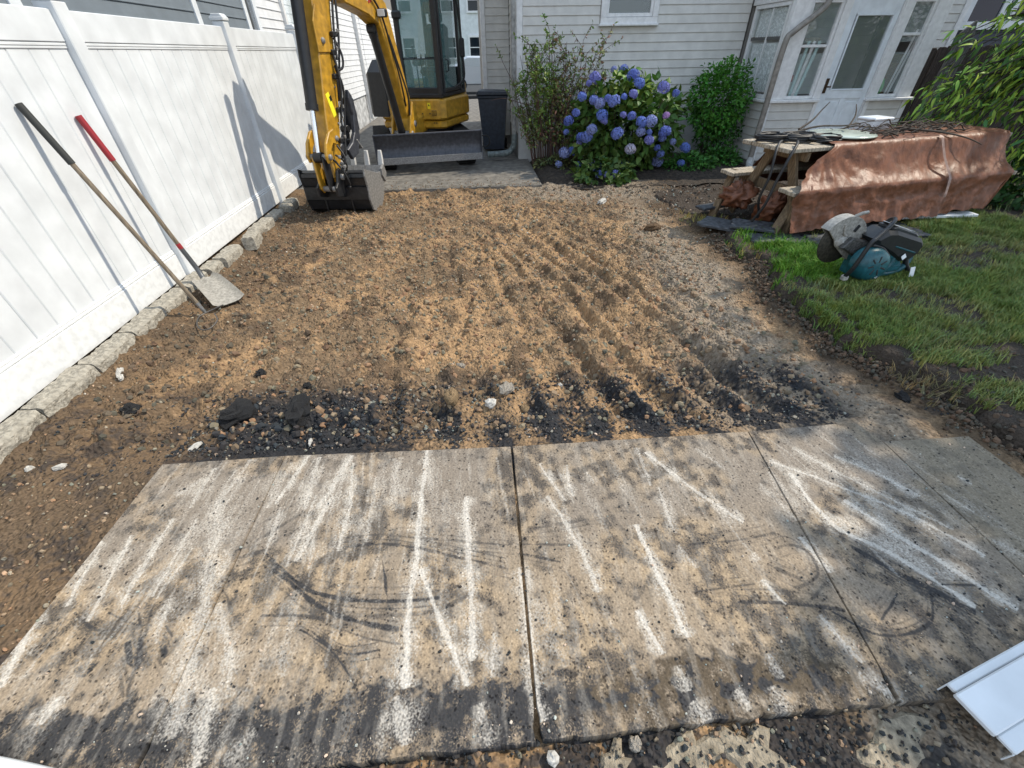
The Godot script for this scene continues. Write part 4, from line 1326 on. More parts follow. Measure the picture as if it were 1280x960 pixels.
func build_excavator() -> void:
	var yel := mat("machine_yellow", Color(0.70, 0.375, 0.03), 0.38, 0.0, "mottle", 1.3)
	yel.clearcoat_enabled = true
	yel.clearcoat = 0.4
	yel.clearcoat_roughness = 0.25
	var blk := mat("machine_black", Color(0.018, 0.018, 0.02), 0.45, 0.0, "mottle", 2.0)
	var steel := mat("worn_steel", Color(0.085, 0.09, 0.108), 0.45, 0.25, "mottle", 2.2, "bump", 0.15)
	var bare := mat("bare_steel", Color(0.34, 0.33, 0.315), 0.5, 0.2, "mottle", 4.0, "bump", 0.15)
	var chrome := mat("chrome_rod", Color(0.75, 0.76, 0.78), 0.12, 1.0)
	var rubber := mat("track_rubber", Color(0.022, 0.021, 0.02), 0.9, 0.0, "dirty", 3.0)
	var hose := mat("hose_rubber", Color(0.012, 0.012, 0.013), 0.55)
	var e := thing("excavator", "yellow and black mini excavator with dozer blade and bucket resting on the dirt", "excavator", Vector3(-0.8, 0, -9.2))
	# undercarriage
	var C := frame(Vector3(-1.0, 0, -9.2), 10.6)
	for s in [-0.70, 0.70]:
		track(e, C * at(s, 0, 0), rubber, steel)
	on(e, "undercarriage", box(1.15, 0.2, 1.0, 0.03), blk, C * at(0, 0.36, 0))
	var st := begin()
	add_lathe(st, pts2([0.0, 0.44, 0.42, 0.44, 0.46, 0.47, 0.46, 0.55, 0.42, 0.58, 0.0, 0.58]), 28)
	on(e, "turntable", done(st), blk, frame(Vector3(-0.85, 0, -9.2), 0))
	# dozer blade with its arms
	var bl := on(e, "dozer_blade", blade_mesh(1.74), steel, C * at(0.02, 0.0, 1.30))
	part(bl, "cutting_edge", box(1.73, 0.10, 0.02, 0.004), mat("worn_edge", Color(0.25, 0.245, 0.24), 0.5, 0.2, "mottle", 5.0, "bump", 0.2), turned(Vector3(0, 0.215, 0.038), -0.12))
	part(bl, "top_rib", box(1.74, 0.025, 0.05, 0.006), steel, at(0, 0.585, 0.005))
	for s in [-0.866, 0.866]: part(bl, "end_plate", prism(pts2([-0.05, 0.16, 0.06, 0.16, 0.03, 0.30, 0.035, 0.60, -0.05, 0.58]), 0.016, 0.003), steel, side_xf(Transform3D.IDENTITY, s))
	for s in [-0.35, 0.35]: on(e, "blade_arm", box(0.12, 0.14, 0.72, 0.02), blk, C * at(s, 0.33, 0.84))
	on(e, "hose", tube([0.9, 0.5, 1.24, 1.02, 0.48, 1.2, 1.05, 0.38, 1.2, 1.0, 0.32, 1.15, 0.88, 0.33, 1.1], 0.012, -1, 6, 5), hose, C)
	# upper house
	var U := frame(Vector3(-0.8, 0, -9.2), -15.5)
	var plan := pts2([-0.80, -0.30, -0.62, -0.62, 0.44, -0.62, 0.52, -0.55, 0.62, 0.5, 0.35, 1.0, -0.6, 1.0, -0.80, 0.7])
	var flat := Transform3D(Basis(Vector3(1, 0, 0), Vector3(0, 0, -1), Vector3(0, 1, 0)), Vector3.ZERO)
	var body := on(e, "body", prism(plan, 0.30, 0.03), yel, U * at(0, 0.845, 0) * flat)
	var skirt := pts2([-0.78, -0.28, -0.61, -0.60, 0.42, -0.60, 0.50, -0.53, 0.60, 0.5, 0.33, 0.97, -0.58, 0.97, -0.78, 0.7])
	on(e, "skirt", prism(skirt, 0.115, 0.025), yel, U * at(0, 0.625, 0) * flat)
	var un := U.affine_inverse()
	on(e, "access_panel", box(0.36, 0.27, 0.012, 0.005), yel, U * at(-0.02, 0.84, 0.624))
	on(e, "front_panel", box(0.36, 0.27, 0.012, 0.005), yel, U * at(0.245, 0.845, 0.622))
	on(e, "step_recess", box(0.15, 0.10, 0.02, 0.004), mat("shadow_gap", Color(0.02, 0.017, 0.012), 0.8), U * at(-0.10, 0.78, 0.626))
	on(e, "latch", box(0.05, 0.03, 0.02, 0.004), bare, U * at(-0.10, 0.77, 0.64))
	var gr := on(e, "grille", box(0.085, 0.075, 0.01, 0.003), blk, U * at(0.325, 0.80, 0.632))
	for k in 4: part(gr, "louvre", box(0.075, 0.008, 0.012, 0.002), yel, turned(Vector3(0, -0.026 + 0.0175 * k, 0.006), 0.5))
	on(e, "warning_label", box(0.05, 0.085, 0.002), mat("label_yellow", Color(0.80, 0.62, 0.02), 0.5), U * at(0.245, 0.90, 0.630))
	on(e, "warning_triangle", prism(pts2([-0.016, -0.012, 0.016, -0.012, 0, 0.016]), 0.002), blk, U * at(0.245, 0.91, 0.632))
	for x in [0.05, 0.10, 0.31, 0.35]:
		on(e, "bolt", prism(pts2([0.011, 0, 0.0055, 0.0095, -0.0055, 0.0095, -0.011, 0, -0.0055, -0.0095, 0.0055, -0.0095]), 0.012, 0.002), blk, U * at(x, 0.655, 0.62))
	for x in [0.12, 0.25]: on(e, "bolt", prism(pts2([0.011, 0, 0.0055, 0.0095, -0.0055, 0.0095, -0.011, 0, -0.0055, -0.0095, 0.0055, -0.0095]), 0.012, 0.002), blk, U * at(x, 0.79, 0.63))
	on(e, "engine_cover", prism(pts2([-0.52, 0.74, 0.765, 0.74, 0.74, 1.36, 0.48, 1.52, -0.42, 1.55, -0.52, 1.4]), 0.37, 0.05), blk, side_xf(U * at(0, 0, -0.12), -0.63))
	on(e, "counterweight", box(1.1, 0.55, 0.16, 0.05), yel, U * at(-0.12, 0.9, -1.0))
	build_cab(e, U, blk, yel, hose)
	# boom, arm and bucket: a frame whose z runs from the boom foot towards the bucket
	var B := frame(Vector3(-1.106, 0, -8.15), -16.2)
	on(e, "swing_bracket", prism(pts2([-0.62, 0.52, -0.2, 0.50, 0.10, 0.50, 0.16, 0.62, 0.10, 0.78, -0.05, 0.86, -0.2, 0.74, -0.62, 0.80]), 0.26, 0.02), yel, side_xf(B, 0))
	for s in [-0.15, 0.15]:
		on(e, "bracket_plate", prism(pts2([-0.2, 0.48, 0.12, 0.46, 0.24, 0.58, 0.14, 0.80, 0.0, 1.0, -0.12, 0.92]), 0.03, 0.006), yel, side_xf(B, s))
	pin(e, B, 0.0, 0.70, 0.36, 0.045, bare)
	pin(e, B, 0.16, 0.58, 0.36, 0.04, bare)
	var boom := pts2([-0.12, 0.72, -0.03, 0.60, 0.06, 0.66, 0.20, 1.05, 0.40, 1.55, 0.60, 1.90, 0.85, 1.99, 1.40, 2.07, 1.78, 2.24, 1.84, 2.36, 1.74, 2.44, 1.20, 2.34, 0.60, 2.28, 0.30, 2.14, 0.08, 1.55, -0.10, 1.05])
	on(e, "boom", prism(boom, 0.19, 0.012), yel, side_xf(B, 0))
	cylinder(e, "boom_cylinder", B, Vector3(0, 0.60, 0.19), Vector3(0, 1.86, 0.66), 0.055, 0.03, 0.97, blk, chrome)
	on(e, "boom_light", box(0.12, 0.09, 0.08, 0.015), blk, B * at(0.17, 2.02, 0.62))
	part(e.get_node("boom_light"), "lens", box(0.10, 0.07, 0.01, 0.003), mat("lamp_lens", Color(0.6, 0.62, 0.62), 0.15), at(0, 0, 0.042))
	on(e, "decal", box(0.002, 0.16, 0.16), mat("decal_white", Color(0.55, 0.53, 0.50), 0.5), B * turned(Vector3(0.097, 2.22, 0.8), 0.25))
	on(e, "decal", box(0.0024, 0.05, 0.10), mat("decal_red", Color(0.35, 0.03, 0.02), 0.5), B * turned(Vector3(0.097, 2.14, 0.78), 0.25))
	var dip := pts2([1.60, 2.42, 1.68, 2.62, 1.88, 2.62, 2.02, 2.40, 2.13, 1.90, 2.23, 1.50, 2.36, 1.05, 2.455, 0.60, 2.475, 0.42, 2.42, 0.36, 2.35, 0.40, 2.23, 0.62, 2.07, 1.02, 1.90, 1.50, 1.76, 1.98, 1.64, 2.26])
	on(e, "dipper_arm", prism(dip, 0.165, 0.012), yel, side_xf(B, 0))
	for s in [-0.092, 0.092]:
		on(e, "arm_ear", prism(pts2([1.98, 1.62, 2.22, 1.62, 2.20, 1.88, 2.10, 2.02, 1.94, 1.9]), 0.018, 0.004), yel, side_xf(B, s))
		on(e, "arm_boss", prism(pts2([1.64, 2.22, 1.95, 2.22, 1.96, 2.42, 1.84, 2.52, 1.66, 2.46]), 0.022, 0.005), yel, side_xf(B, s * 1.25))
	on(e, "sticker", box(0.002, 0.24, 0.075), mat("bright_sticker", Color(0.85, 0.80, 0.03), 0.5), B * turned(Vector3(0.0840, 1.14, 2.20), 0.29))
	on(e, "sticker_text", box(0.0022, 0.05, 0.05), blk, B * turned(Vector3(0.0842, 1.20, 2.18), 0.29))
	cylinder(e, "bucket_cylinder", B, Vector3(0, 2.38, 2.17), Vector3(0, 0.655, 2.575), 0.062, 0.03, 0.73, blk, chrome)
	# linkage
	var link := pts2([2.29, 0.84, 2.33, 0.75, 2.43, 0.78, 2.50, 0.72, 2.53, 0.60, 2.60, 0.60, 2.625, 0.68, 2.57, 0.80, 2.46, 0.90, 2.36, 0.92])
	for s in [-0.12, 0.12]: on(e, "link", prism(link, 0.035, 0.008), yel, side_xf(B, s))
	var l2 := pts2([2.53, 0.70, 2.50, 0.62, 2.50, 0.30, 2.56, 0.26, 2.62, 0.32, 2.62, 0.66])
	for s in [-0.062, 0.062]: on(e, "bucket_link", prism(l2, 0.03, 0.008), yel if s < 0 else blk, side_xf(B, s))
	pin(e, B, 2.57, 0.66, 0.32, 0.032, bare)
	pin(e, B, 2.34, 0.82, 0.31, 0.03, bare)
	pin(e, B, 2.425, 0.42, 0.34, 0.034, bare)
	pin(e, B, 2.56, 0.31, 0.28, 0.032, bare)
	pin(e, B, 2.10, 1.72, 0.24, 0.03, bare)
	build_bucket(e, B, steel, bare, blk)
	# hydraulic thumb folded against the arm
	var th := on(e, "thumb", prism(pts2([2.10, 0.66, 2.02, 0.54, 1.86, 0.58, 1.74, 0.76, 1.70, 1.0, 1.74, 1.20, 1.80, 1.26, 1.83, 1.18, 1.80, 1.0, 1.85, 0.82, 1.95, 0.72]), 0.05, 0.008), steel, side_xf(B, 0.09))
	on(e, "thumb", prism(pts2([2.10, 0.66, 2.02, 0.54, 1.86, 0.58, 1.74, 0.76, 1.70, 1.0, 1.74, 1.20, 1.80, 1.26, 1.83, 1.18, 1.80, 1.0, 1.85, 0.82, 1.95, 0.72]), 0.05, 0.008), steel, side_xf(B, -0.05))
	on(e, "thumb_plate", box(0.20, 0.34, 0.02, 0.004), steel, B * turned(Vector3(0.02, 1.0, 1.735), 0.03))
	on(e, "thumb_plate", box(0.20, 0.16, 0.02, 0.004), bare, B * turned(Vector3(0.02, 0.68, 1.79), 0.75))
	cylinder(e, "thumb_cylinder", B, Vector3(0.02, 1.62, 1.86), Vector3(0.02, 0.86, 1.90), 0.035, 0.02, 0.6, blk, chrome)
	# hoses along the boom and arm
	var hs := [[0.11, 2.3, 1.2, 0.14, 2.42, 1.55, 0.14, 2.3, 1.66, 0.12, 2.1, 1.74, 0.11, 1.8, 1.84, 0.12, 1.55, 1.92],
		[0.08, 2.3, 1.2, 0.10, 2.45, 1.5, 0.11, 2.36, 1.62, 0.13, 2.1, 1.70, 0.13, 1.75, 1.80, 0.10, 1.35, 1.93, 0.10, 1.1, 2.0],
		[0.10, 1.75, 1.86, 0.16, 1.6, 1.86, 0.16, 1.48, 1.90, 0.11, 1.45, 1.98],
		[0.10, 1.5, 1.97, 0.14, 1.3, 1.95, 0.13, 1.05, 2.02, 0.12, 0.8, 2.12, 0.13, 0.62, 2.2],
		[0.105, 1.62, 1.95, 0.15, 1.4, 2.0, 0.15, 1.2, 2.05, 0.11, 0.95, 2.12],
		[0.10, 0.95, 0.12, 0.14, 1.3, 0.28, 0.13, 1.7, 0.42, 0.12, 2.05, 0.58, 0.12, 2.25, 0.9],
		[0.13, 0.75, 0.10, 0.17, 1.1, 0.16, 0.13, 1.5, 0.28, 0.11, 1.8, 0.40],
		[-0.10, 0.95, 0.12, -0.14, 1.3, 0.28, -0.13, 1.7, 0.42, -0.12, 2.05, 0.58]]
	for q in hs: on(e, "hose", tube(q, 0.013, -1, 7, 5), hose, B)
	for q in [[0.10, 1.62, 1.93], [0.10, 1.40, 2.0], [0.10, 1.08, 2.08], [0.11, 0.78, 2.2], [0.11, 1.78, 1.86]]:
		on(e, "hose_clamp", box(0.05, 0.05, 0.09, 0.008), blk, B * at(q[0], q[1], q[2]))
		on(e, "fitting", box(0.02, 0.035, 0.03, 0.004), bare, B * at(q[0] + 0.03, q[1] + 0.03, q[2] - 0.05))
	for y in [0.95, 1.3, 1.62]:
		on(e, "grease_fitting", box(0.012, 0.02, 0.02, 0.003), bare, B * at(0.089, y, 2.42 - 0.29 * y))

func pin(e: Node3D, B: Transform3D, s: float, y: float, len: float, r: float, m: Material) -> void:
	var st := begin()
	add_lathe(st, pts2([0.0, -len * 0.5, r * 0.8, -len * 0.5, r, -len * 0.5 + 0.008, r, len * 0.5 - 0.008, r * 0.8, len * 0.5, 0.0, len * 0.5]), 14)
	on(e, "pin", done(st), m, B * turned(Vector3(0, y, s), 0, 0, PI * 0.5))

# hydraulic cylinder from a to b (in frame B); barrel takes the first part of the way
func cylinder(e: Node3D, called: String, B: Transform3D, a: Vector3, b: Vector3, r: float, rr: float, share: float, m: Material, rodm: Material) -> void:
	var st := begin()
	var k := a.lerp(b, share)
	var d := (b - a).normalized()
	rod(st, a, k, r, 16)
	rod(st, k - d * 0.05, k + d * 0.012, r * 1.12, 16)
	rod(st, a - d * 0.03, a + d * 0.05, r * 1.1, 16)
	var o := on(e, called, done(st), m, B)
	st = begin()
	rod(st, k, b, rr, 14)
	part(o, "rod", done(st), rodm)
	st = begin()
	rod(st, b - Vector3(0.05, 0, 0), b + Vector3(0.05, 0, 0), rr * 1.9, 14)
	part(o, "eye", done(st), m)

func track(e: Node3D, xf: Transform3D, rubber: Material, steel: Material) -> void:
	var L := 0.74
	var r := 0.235
	var loop := PackedVector2Array()
	for i in 13: loop.append(Vector2(L + r * sin(PI * i / 12.0), 0.245 + r * cos(PI * i / 12.0)))
	for i in 13: loop.append(Vector2(-L - r * sin(PI * i / 12.0), 0.245 - r * cos(PI * i / 12.0)))
	var st := begin()
	var n := loop.size()
	var c := Vector2(0, 0.245)
	for i in n:
		var a := loop[i]; var b := loop[(i + 1) % n]
		var ai := c + (a - c) * Vector2(0.965, 0.88); var bi := c + (b - c) * Vector2(0.965, 0.88)
		for s in [-0.15, 0.15]:
			face_out(st, Vector3(0, 0.245, 0), [Vector3(s, a.y, a.x), Vector3(s, b.y, b.x), Vector3(s, bi.y, bi.x), Vector3(s, ai.y, ai.x)])
		quad(st, Vector3(-0.15, a.y, a.x), Vector3(0.15, a.y, a.x), Vector3(0.15, b.y, b.x), Vector3(-0.15, b.y, b.x))
		quad(st, Vector3(-0.15, bi.y, bi.x), Vector3(0.15, bi.y, bi.x), Vector3(0.15, ai.y, ai.x), Vector3(-0.15, ai.y, ai.x))
		# lugs
		var k := maxi(1, int(a.distance_to(b) / 0.075))
		for t in k:
			var p := a.lerp(b, (t + 0.5) / k)
			var dir := (b - a).normalized()
			var nn := Vector2(-dir.y, dir.x)
			if nn.dot(p - c) < 0: nn = -nn
			p += nn * 0.008
			add_box(st, Vector3(0.29, 0.022, 0.035), Transform3D(Basis(Vector3(1, 0, 0), Vector3(0, nn.y, nn.x), Vector3(0, dir.y, dir.x)), Vector3(0, p.y, p.x)), 0.004)
	var o := on(e, "track", done(st), rubber, xf)
	for z in [-L, L]:
		st = begin()
		add_lathe(st, pts2([0.0, -0.1, 0.17, -0.1, 0.19, -0.07, 0.19, 0.07, 0.17, 0.1, 0.0, 0.1]), 20)
		part(o, "drive_wheel", done(st), steel, turned(Vector3(0, 0.245, z), 0, 0, PI * 0.5))
	for z in [-0.36, 0.0, 0.36]:
		st = begin()
		add_lathe(st, pts2([0.0, -0.09, 0.075, -0.09, 0.085, -0.07, 0.085, 0.07, 0.075, 0.09, 0.0, 0.09]), 14)
		part(o, "roller", done(st), steel, turned(Vector3(0, 0.12, z), 0, 0, PI * 0.5))

# curved mouldboard, concave towards +z
func blade_mesh(w: float) -> ArrayMesh:
	var st := begin()
	var p := []
	for i in 10:
		var t := i / 9.0
		p.append(Vector2(0.035 - 0.10 * sin(PI * t * 0.92) + 0.02 * t, 0.17 + 0.42 * t))
	st.set_smooth_group(0)
	for i in 9:
		var a: Vector2 = p[i]; var b: Vector2 = p[i + 1]
		quad(st, Vector3(-w / 2, a.y, a.x), Vector3(w / 2, a.y, a.x), Vector3(w / 2, b.y, b.x), Vector3(-w / 2, b.y, b.x))
		quad(st, Vector3(w / 2, a.y, a.x - 0.025), Vector3(-w / 2, a.y, a.x - 0.025), Vector3(-w / 2, b.y, b.x - 0.025), Vector3(w / 2, b.y, b.x - 0.025))
	st.set_smooth_group(-1)
	for k in [0, 9]:
		var a: Vector2 = p[k]
		quad(st, Vector3(-w / 2, a.y, a.x), Vector3(-w / 2, a.y, a.x - 0.025), Vector3(w / 2, a.y, a.x - 0.025), Vector3(w / 2, a.y, a.x))
	return done(st)

func build_bucket(e: Node3D, B: Transform3D, steel: Material, bare: Material, blk: Material) -> void:
	var dark := mat("bucket_black", Color(0.028, 0.029, 0.032), 0.4, 0.1, "mottle", 1.6, "bump", 0.15)
	var W := 0.80
	# back of the bucket: a bent plate from the hinge round to the lip
	var pr := pts2([2.30, 0.455, 2.365, 0.44, 2.375, 0.40, 2.345, 0.30, 2.36, 0.29, 2.355, 0.14, 2.30, 0.02, 2.18, -0.045, 2.02, -0.05, 1.86, 0.03, 1.72, 0.18, 1.62, 0.34])
	var st := begin()
	st.set_smooth_group(0)
	var n := pr.size()
	for i in n - 1:
		var a := pr[i]; var b := pr[i + 1]
		if i == 2 or i == 3 or i == 0: st.set_smooth_group(-1)
		else: st.set_smooth_group(1)
		quad(st, Vector3(W / 2, a.y, a.x), Vector3(-W / 2, a.y, a.x), Vector3(-W / 2, b.y, b.x), Vector3(W / 2, b.y, b.x))
		var d := (b - a).normalized(); var q := Vector2(d.y, -d.x) * -0.016
		quad(st, Vector3(-W / 2, a.y + q.y, a.x + q.x), Vector3(W / 2, a.y + q.y, a.x + q.x), Vector3(W / 2, b.y + q.y, b.x + q.x), Vector3(-W / 2, b.y + q.y, b.x + q.x))
	# the bucket hangs a little askew to the arm
	var piv := B * Vector3(0, 0, 2.42)
	B = frame(piv, -6.5) * at(0, 0, -2.40)
	var o := on(e, "bucket", done(st), dark, B)
	var side := pts2([2.30, 0.47, 2.39, 0.50, 2.40, 0.42, 2.37, 0.30, 2.375, 0.14, 2.315, 0.0, 2.18, -0.065, 2.02, -0.07, 1.85, 0.01, 1.70, 0.17, 1.60, 0.34, 1.62, 0.40, 1.72, 0.34, 1.95, 0.37, 2.15, 0.43])
	part(o, "side_plate", prism(side, 0.022, 0.004), bare, side_xf(Transform3D.IDENTITY, W / 2 + 0.004))
	part(o, "side_plate", prism(side, 0.022, 0.004), dark, side_xf(Transform3D.IDENTITY, -W / 2 - 0.004))
	part(o, "side_cutter", prism(pts2([1.58, 0.30, 1.66, 0.42, 1.78, 0.38, 1.78, 0.30, 1.68, 0.20]), 0.03, 0.005), bare, side_xf(Transform3D.IDENTITY, W / 2 + 0.022))
	part(o, "lip", box(W, 0.03, 0.14, 0.006), bare, turned(Vector3(0, 0.33, 1.63), 1.05))
	for k in 5:
		var x := -0.38 + 0.19 * k
		var tt := begin()
		add_prism(tt, pts2([-0.035, -0.10, 0.035, -0.10, 0.032, 0.04, 0.022, 0.13, -0.022, 0.13, -0.032, 0.04]), 0.045, Transform3D.IDENTITY, 0.008)
		part(o, "tooth", done(tt), mat("tooth_steel", Color(0.66, 0.64, 0.60), 0.45, 0.1, "faint", 4.0), turned(Vector3(x, 0.44, 1.575), -0.25))
	for s in [-0.115, 0.115]:
		part(o, "ear", prism(pts2([2.30, 0.30, 2.38, 0.28, 2.40, 0.18, 2.62, 0.24, 2.64, 0.34, 2.56, 0.38, 2.50, 0.50, 2.42, 0.52, 2.34, 0.47]), 0.028, 0.005), dark, side_xf(Transform3D.IDENTITY, s + 0.0))
	part(o, "wear_bar", box(0.02, 0.32, 0.014, 0.003), dark, turned(Vector3(-0.17, 0.15, 2.367), 0.05))
	part(o, "wear_bar", box(0.02, 0.32, 0.014, 0.003), dark, turned(Vector3(0.17, 0.15, 2.367), 0.05))
	part(o, "label", box(0.06, 0.03, 0.003), bare, turned(Vector3(0.27, 0.36, 2.37), -0.28))
	part(o, "label", box(0.055, 0.06, 0.003), mat("tag_grey", Color(0.4, 0.4, 0.4), 0.5), turned(Vector3(-0.06, 0.22, 2.366), 0.0))
	var h := [[0.1, 0.62, 2.46, 0.18, 0.5, 2.46, 0.22, 0.36, 2.44, 0.20, 0.28, 2.42], [0.14, 0.75, 2.36, 0.22, 0.62, 2.40, 0.17, 0.5, 2.44], [0.12, 0.66, 2.42, 0.20, 0.56, 2.36, 0.18, 0.46, 2.36]]
	for q in h: part(o, "hose", tube(q, 0.012, -1, 7, 5), mats.hose_rubber)
	for q in [[0.17, 0.64, 2.44], [0.21, 0.54, 2.45], [0.20, 0.46, 2.42], [0.21, 0.30, 2.43], [0.16, 0.56, 2.40]]:
		part(o, "fitting", box(0.035, 0.035, 0.04, 0.008), bare if q[1] > 0.5 else blk, at(q[0], q[1], q[2]))

func build_cab(e: Node3D, U: Transform3D, blk: Material, yel: Material, hose: Material) -> void:
	var x0 := -0.20
	var x1 := 0.49
	var z0 := -0.78
	var z1 := 0.60
	var cab := on(e, "cab", box(x1 - x0, 0.07, z1 - z0, 0.015), blk, U * at((x0 + x1) / 2, 1.035, (z0 + z1) / 2))
	var I := at(-(x0 + x1) / 2, -1.035, -(z0 + z1) / 2)
	var p := func(called: String, m: Mesh, mt: Material, xf: Transform3D) -> void: part(cab, called, m, mt, I * xf)
	# corner pillars, roof, middle door pillar
	p.call("pillar", box(0.075, 1.5, 0.08, 0.015), blk, turned(Vector3(x0 + 0.035, 1.78, z1 - 0.05), -0.02))
	p.call("pillar", box(0.085, 1.5, 0.085, 0.015), blk, turned(Vector3(x1 - 0.04, 1.78, z1 - 0.05), -0.02))
	p.call("pillar", box(0.06, 1.5, 0.08, 0.015), blk, at(x0 + 0.03, 1.78, z0 + 0.04))
	p.call("pillar", box(0.06, 1.5, 0.08, 0.015), blk, at(x1 - 0.03, 1.78, z0 + 0.04))
	p.call("door_frame", box(0.04, 1.5, 0.06, 0.01), blk, at(x1 - 0.01, 1.78, z1 - 0.15))
	p.call("door_frame", box(0.04, 1.5, 0.07, 0.01), blk, at(x1 - 0.01, 1.78, z0 + 0.28))
	p.call("door_frame", box(0.036, 0.05, 0.95, 0.01), blk, at(x1 - 0.01, 1.095, 0.02))
	p.call("roof", box(x1 - x0 + 0.06, 0.09, z1 - z0 + 0.1, 0.03), yel, at((x0 + x1) / 2, 2.56, (z0 + z1) / 2))
	p.call("front_sill", box(x1 - x0 - 0.1, 0.10, 0.06, 0.012), blk, at((x0 + x1) / 2, 1.10, z1 - 0.04))
	p.call("crossbar", box(x1 - x0 - 0.14, 0.022, 0.03, 0.005), blk, at((x0 + x1) / 2, 1.52, z1 - 0.06))
	p.call("rear_sill", box(x1 - x0 - 0.1, 0.35, 0.05, 0.012), blk, at((x0 + x1) / 2, 1.22, z0 + 0.04))
	var gl := glass("cab_glass", Color(0.45, 0.64, 0.64), 0.22)
	p.call("front_pane", box(x1 - x0 - 0.15, 0.38, 0.006), gl, at((x0 + x1) / 2, 1.33, z1 - 0.045))
	p.call("front_pane", box(x1 - x0 - 0.15, 0.95, 0.006), gl, at((x0 + x1) / 2, 2.02, z1 - 0.05))
	p.call("door_pane", box(0.006, 1.38, 0.66), gl, at(x1 - 0.008, 1.82, 0.065))
	p.call("side_pane", box(0.006, 1.38, 0.22), gl, at(x1 - 0.012, 1.82, z0 + 0.17))
	p.call("rear_pane", box(x1 - x0 - 0.12, 1.05, 0.006), gl, at((x0 + x1) / 2, 1.95, z0 + 0.04))
	p.call("left_pane", box(0.006, 1.38, z1 - z0 - 0.18), gl, at(x0 + 0.02, 1.82, (z0 + z1) / 2))
	# inside: seat, consoles, levers, screen
	var seat := mat("seat_cloth", Color(0.03, 0.031, 0.033), 0.85, 0.0, "fine", 4.0)
	p.call("seat", box(0.42, 0.13, 0.42, 0.05), seat, at(0.12, 1.34, -0.20))
	p.call("seat_back", box(0.42, 0.62, 0.14, 0.06), seat, turned(Vector3(0.12, 1.68, -0.45), -0.12))
	p.call("headrest", box(0.24, 0.16, 0.10, 0.04), seat, at(0.12, 2.07, -0.50))
	p.call("seat_base", box(0.34, 0.22, 0.34, 0.03), blk, at(0.12, 1.17, -0.20))
	for s in [-0.12, 0.36]:
		p.call("console", box(0.10, 0.10, 0.42, 0.03), blk, at(s, 1.47, -0.08))
		p.call("joystick", tube([s, 1.5, 0.08, s, 1.62, 0.09, s, 1.70, 0.12], 0.014, 0.022, 8), blk, Transform3D.IDENTITY)
	for s in [0.02, 0.10, 0.18]:
		p.call("travel_lever", tube([s, 1.08, 0.36, s, 1.45, 0.38, s, 1.58, 0.34], 0.010, 0.014, 7), blk, Transform3D.IDENTITY)
	p.call("monitor", box(0.03, 0.16, 0.20, 0.012), blk, turned(Vector3(0.40, 1.86, 0.36), 0, 0.2))
	p.call("sun_visor", box(0.26, 0.16, 0.03, 0.01), blk, at(0.36, 2.16, 0.30))
	p.call("work_lamp", box(0.14, 0.10, 0.08, 0.02), blk, at(x0 + 0.08, 2.06, z1 + 0.02))
	# rail and mirror standing off the right side of the cab
	p.call("handrail", tube([x1 + 0.0, 2.45, 0.20, x1 + 0.13, 2.40, 0.02, x1 + 0.16, 2.0, -0.12, x1 + 0.17, 1.6, -0.15, x1 + 0.17, 1.25, -0.16, x1 + 0.02, 1.12, -0.10], 0.017, -1, 8, 5), blk, Transform3D.IDENTITY)
	p.call("mirror", box(0.09, 0.26, 0.05, 0.02), blk, at(x1 + 0.17, 1.66, -0.15))
	p.call("door_handle", tube([x1 + 0.01, 1.35, 0.30, x1 + 0.05, 1.36, 0.30, x1 + 0.05, 1.50, 0.30, x1 + 0.01, 1.51, 0.30], 0.011, -1, 7), hose, Transform3D.IDENTITY)

func build_bin() -> void:
	var m := mat("bin_blue", Color(0.035, 0.048, 0.07), 0.5, 0.0, "mottle", 2.0)
	var b := thing("wheeled_bin", "dark blue wheeled refuse bin standing beside the house behind the downspout", "bin", Vector3(0.40, 0.0, -9.85), -0.1)
	var st := begin()
	# tapered body
	var r := func(w: float, d: float, y: float) -> Array: return [Vector3(-w, y, d), Vector3(w, y, d), Vector3(w, y, -d), Vector3(-w, y, -d)]
	var a = r.call(0.20, 0.20, 0.05); var c = r.call(0.27, 0.27, 0.92)
	for i in 4: quad(st, a[i], a[(i + 1) % 4], c[(i + 1) % 4], c[i])
	quad(st, a[3], a[2], a[1], a[0]); quad(st, c[0], c[1], c[2], c[3])
	part(b, "body", done(st), m)
	part(b, "rim", box(0.58, 0.05, 0.58, 0.015), m, at(0, 0.93, 0))
	part(b, "lid", prism(pts2([-0.30, 0, 0.30, 0, 0.26, 0.05, -0.26, 0.07]), 0.62, 0.012), m, at(0, 0.957, 0))
	part(b, "handle", tube([-0.2, 0.93, -0.28, -0.2, 0.95, -0.36, 0.2, 0.95, -0.36, 0.2, 0.93, -0.28], 0.016), m)
	for s in [-0.22, 0.22]:
		st = begin()
		add_lathe(st, pts2([0.0, -0.025, 0.09, -0.025, 0.1, 0.0, 0.09, 0.025, 0.0, 0.025]), 16)
		part(b, "wheel", done(st), mats.track_rubber, turned(Vector3(s, 0.1, -0.2), 0, 0, PI * 0.5))

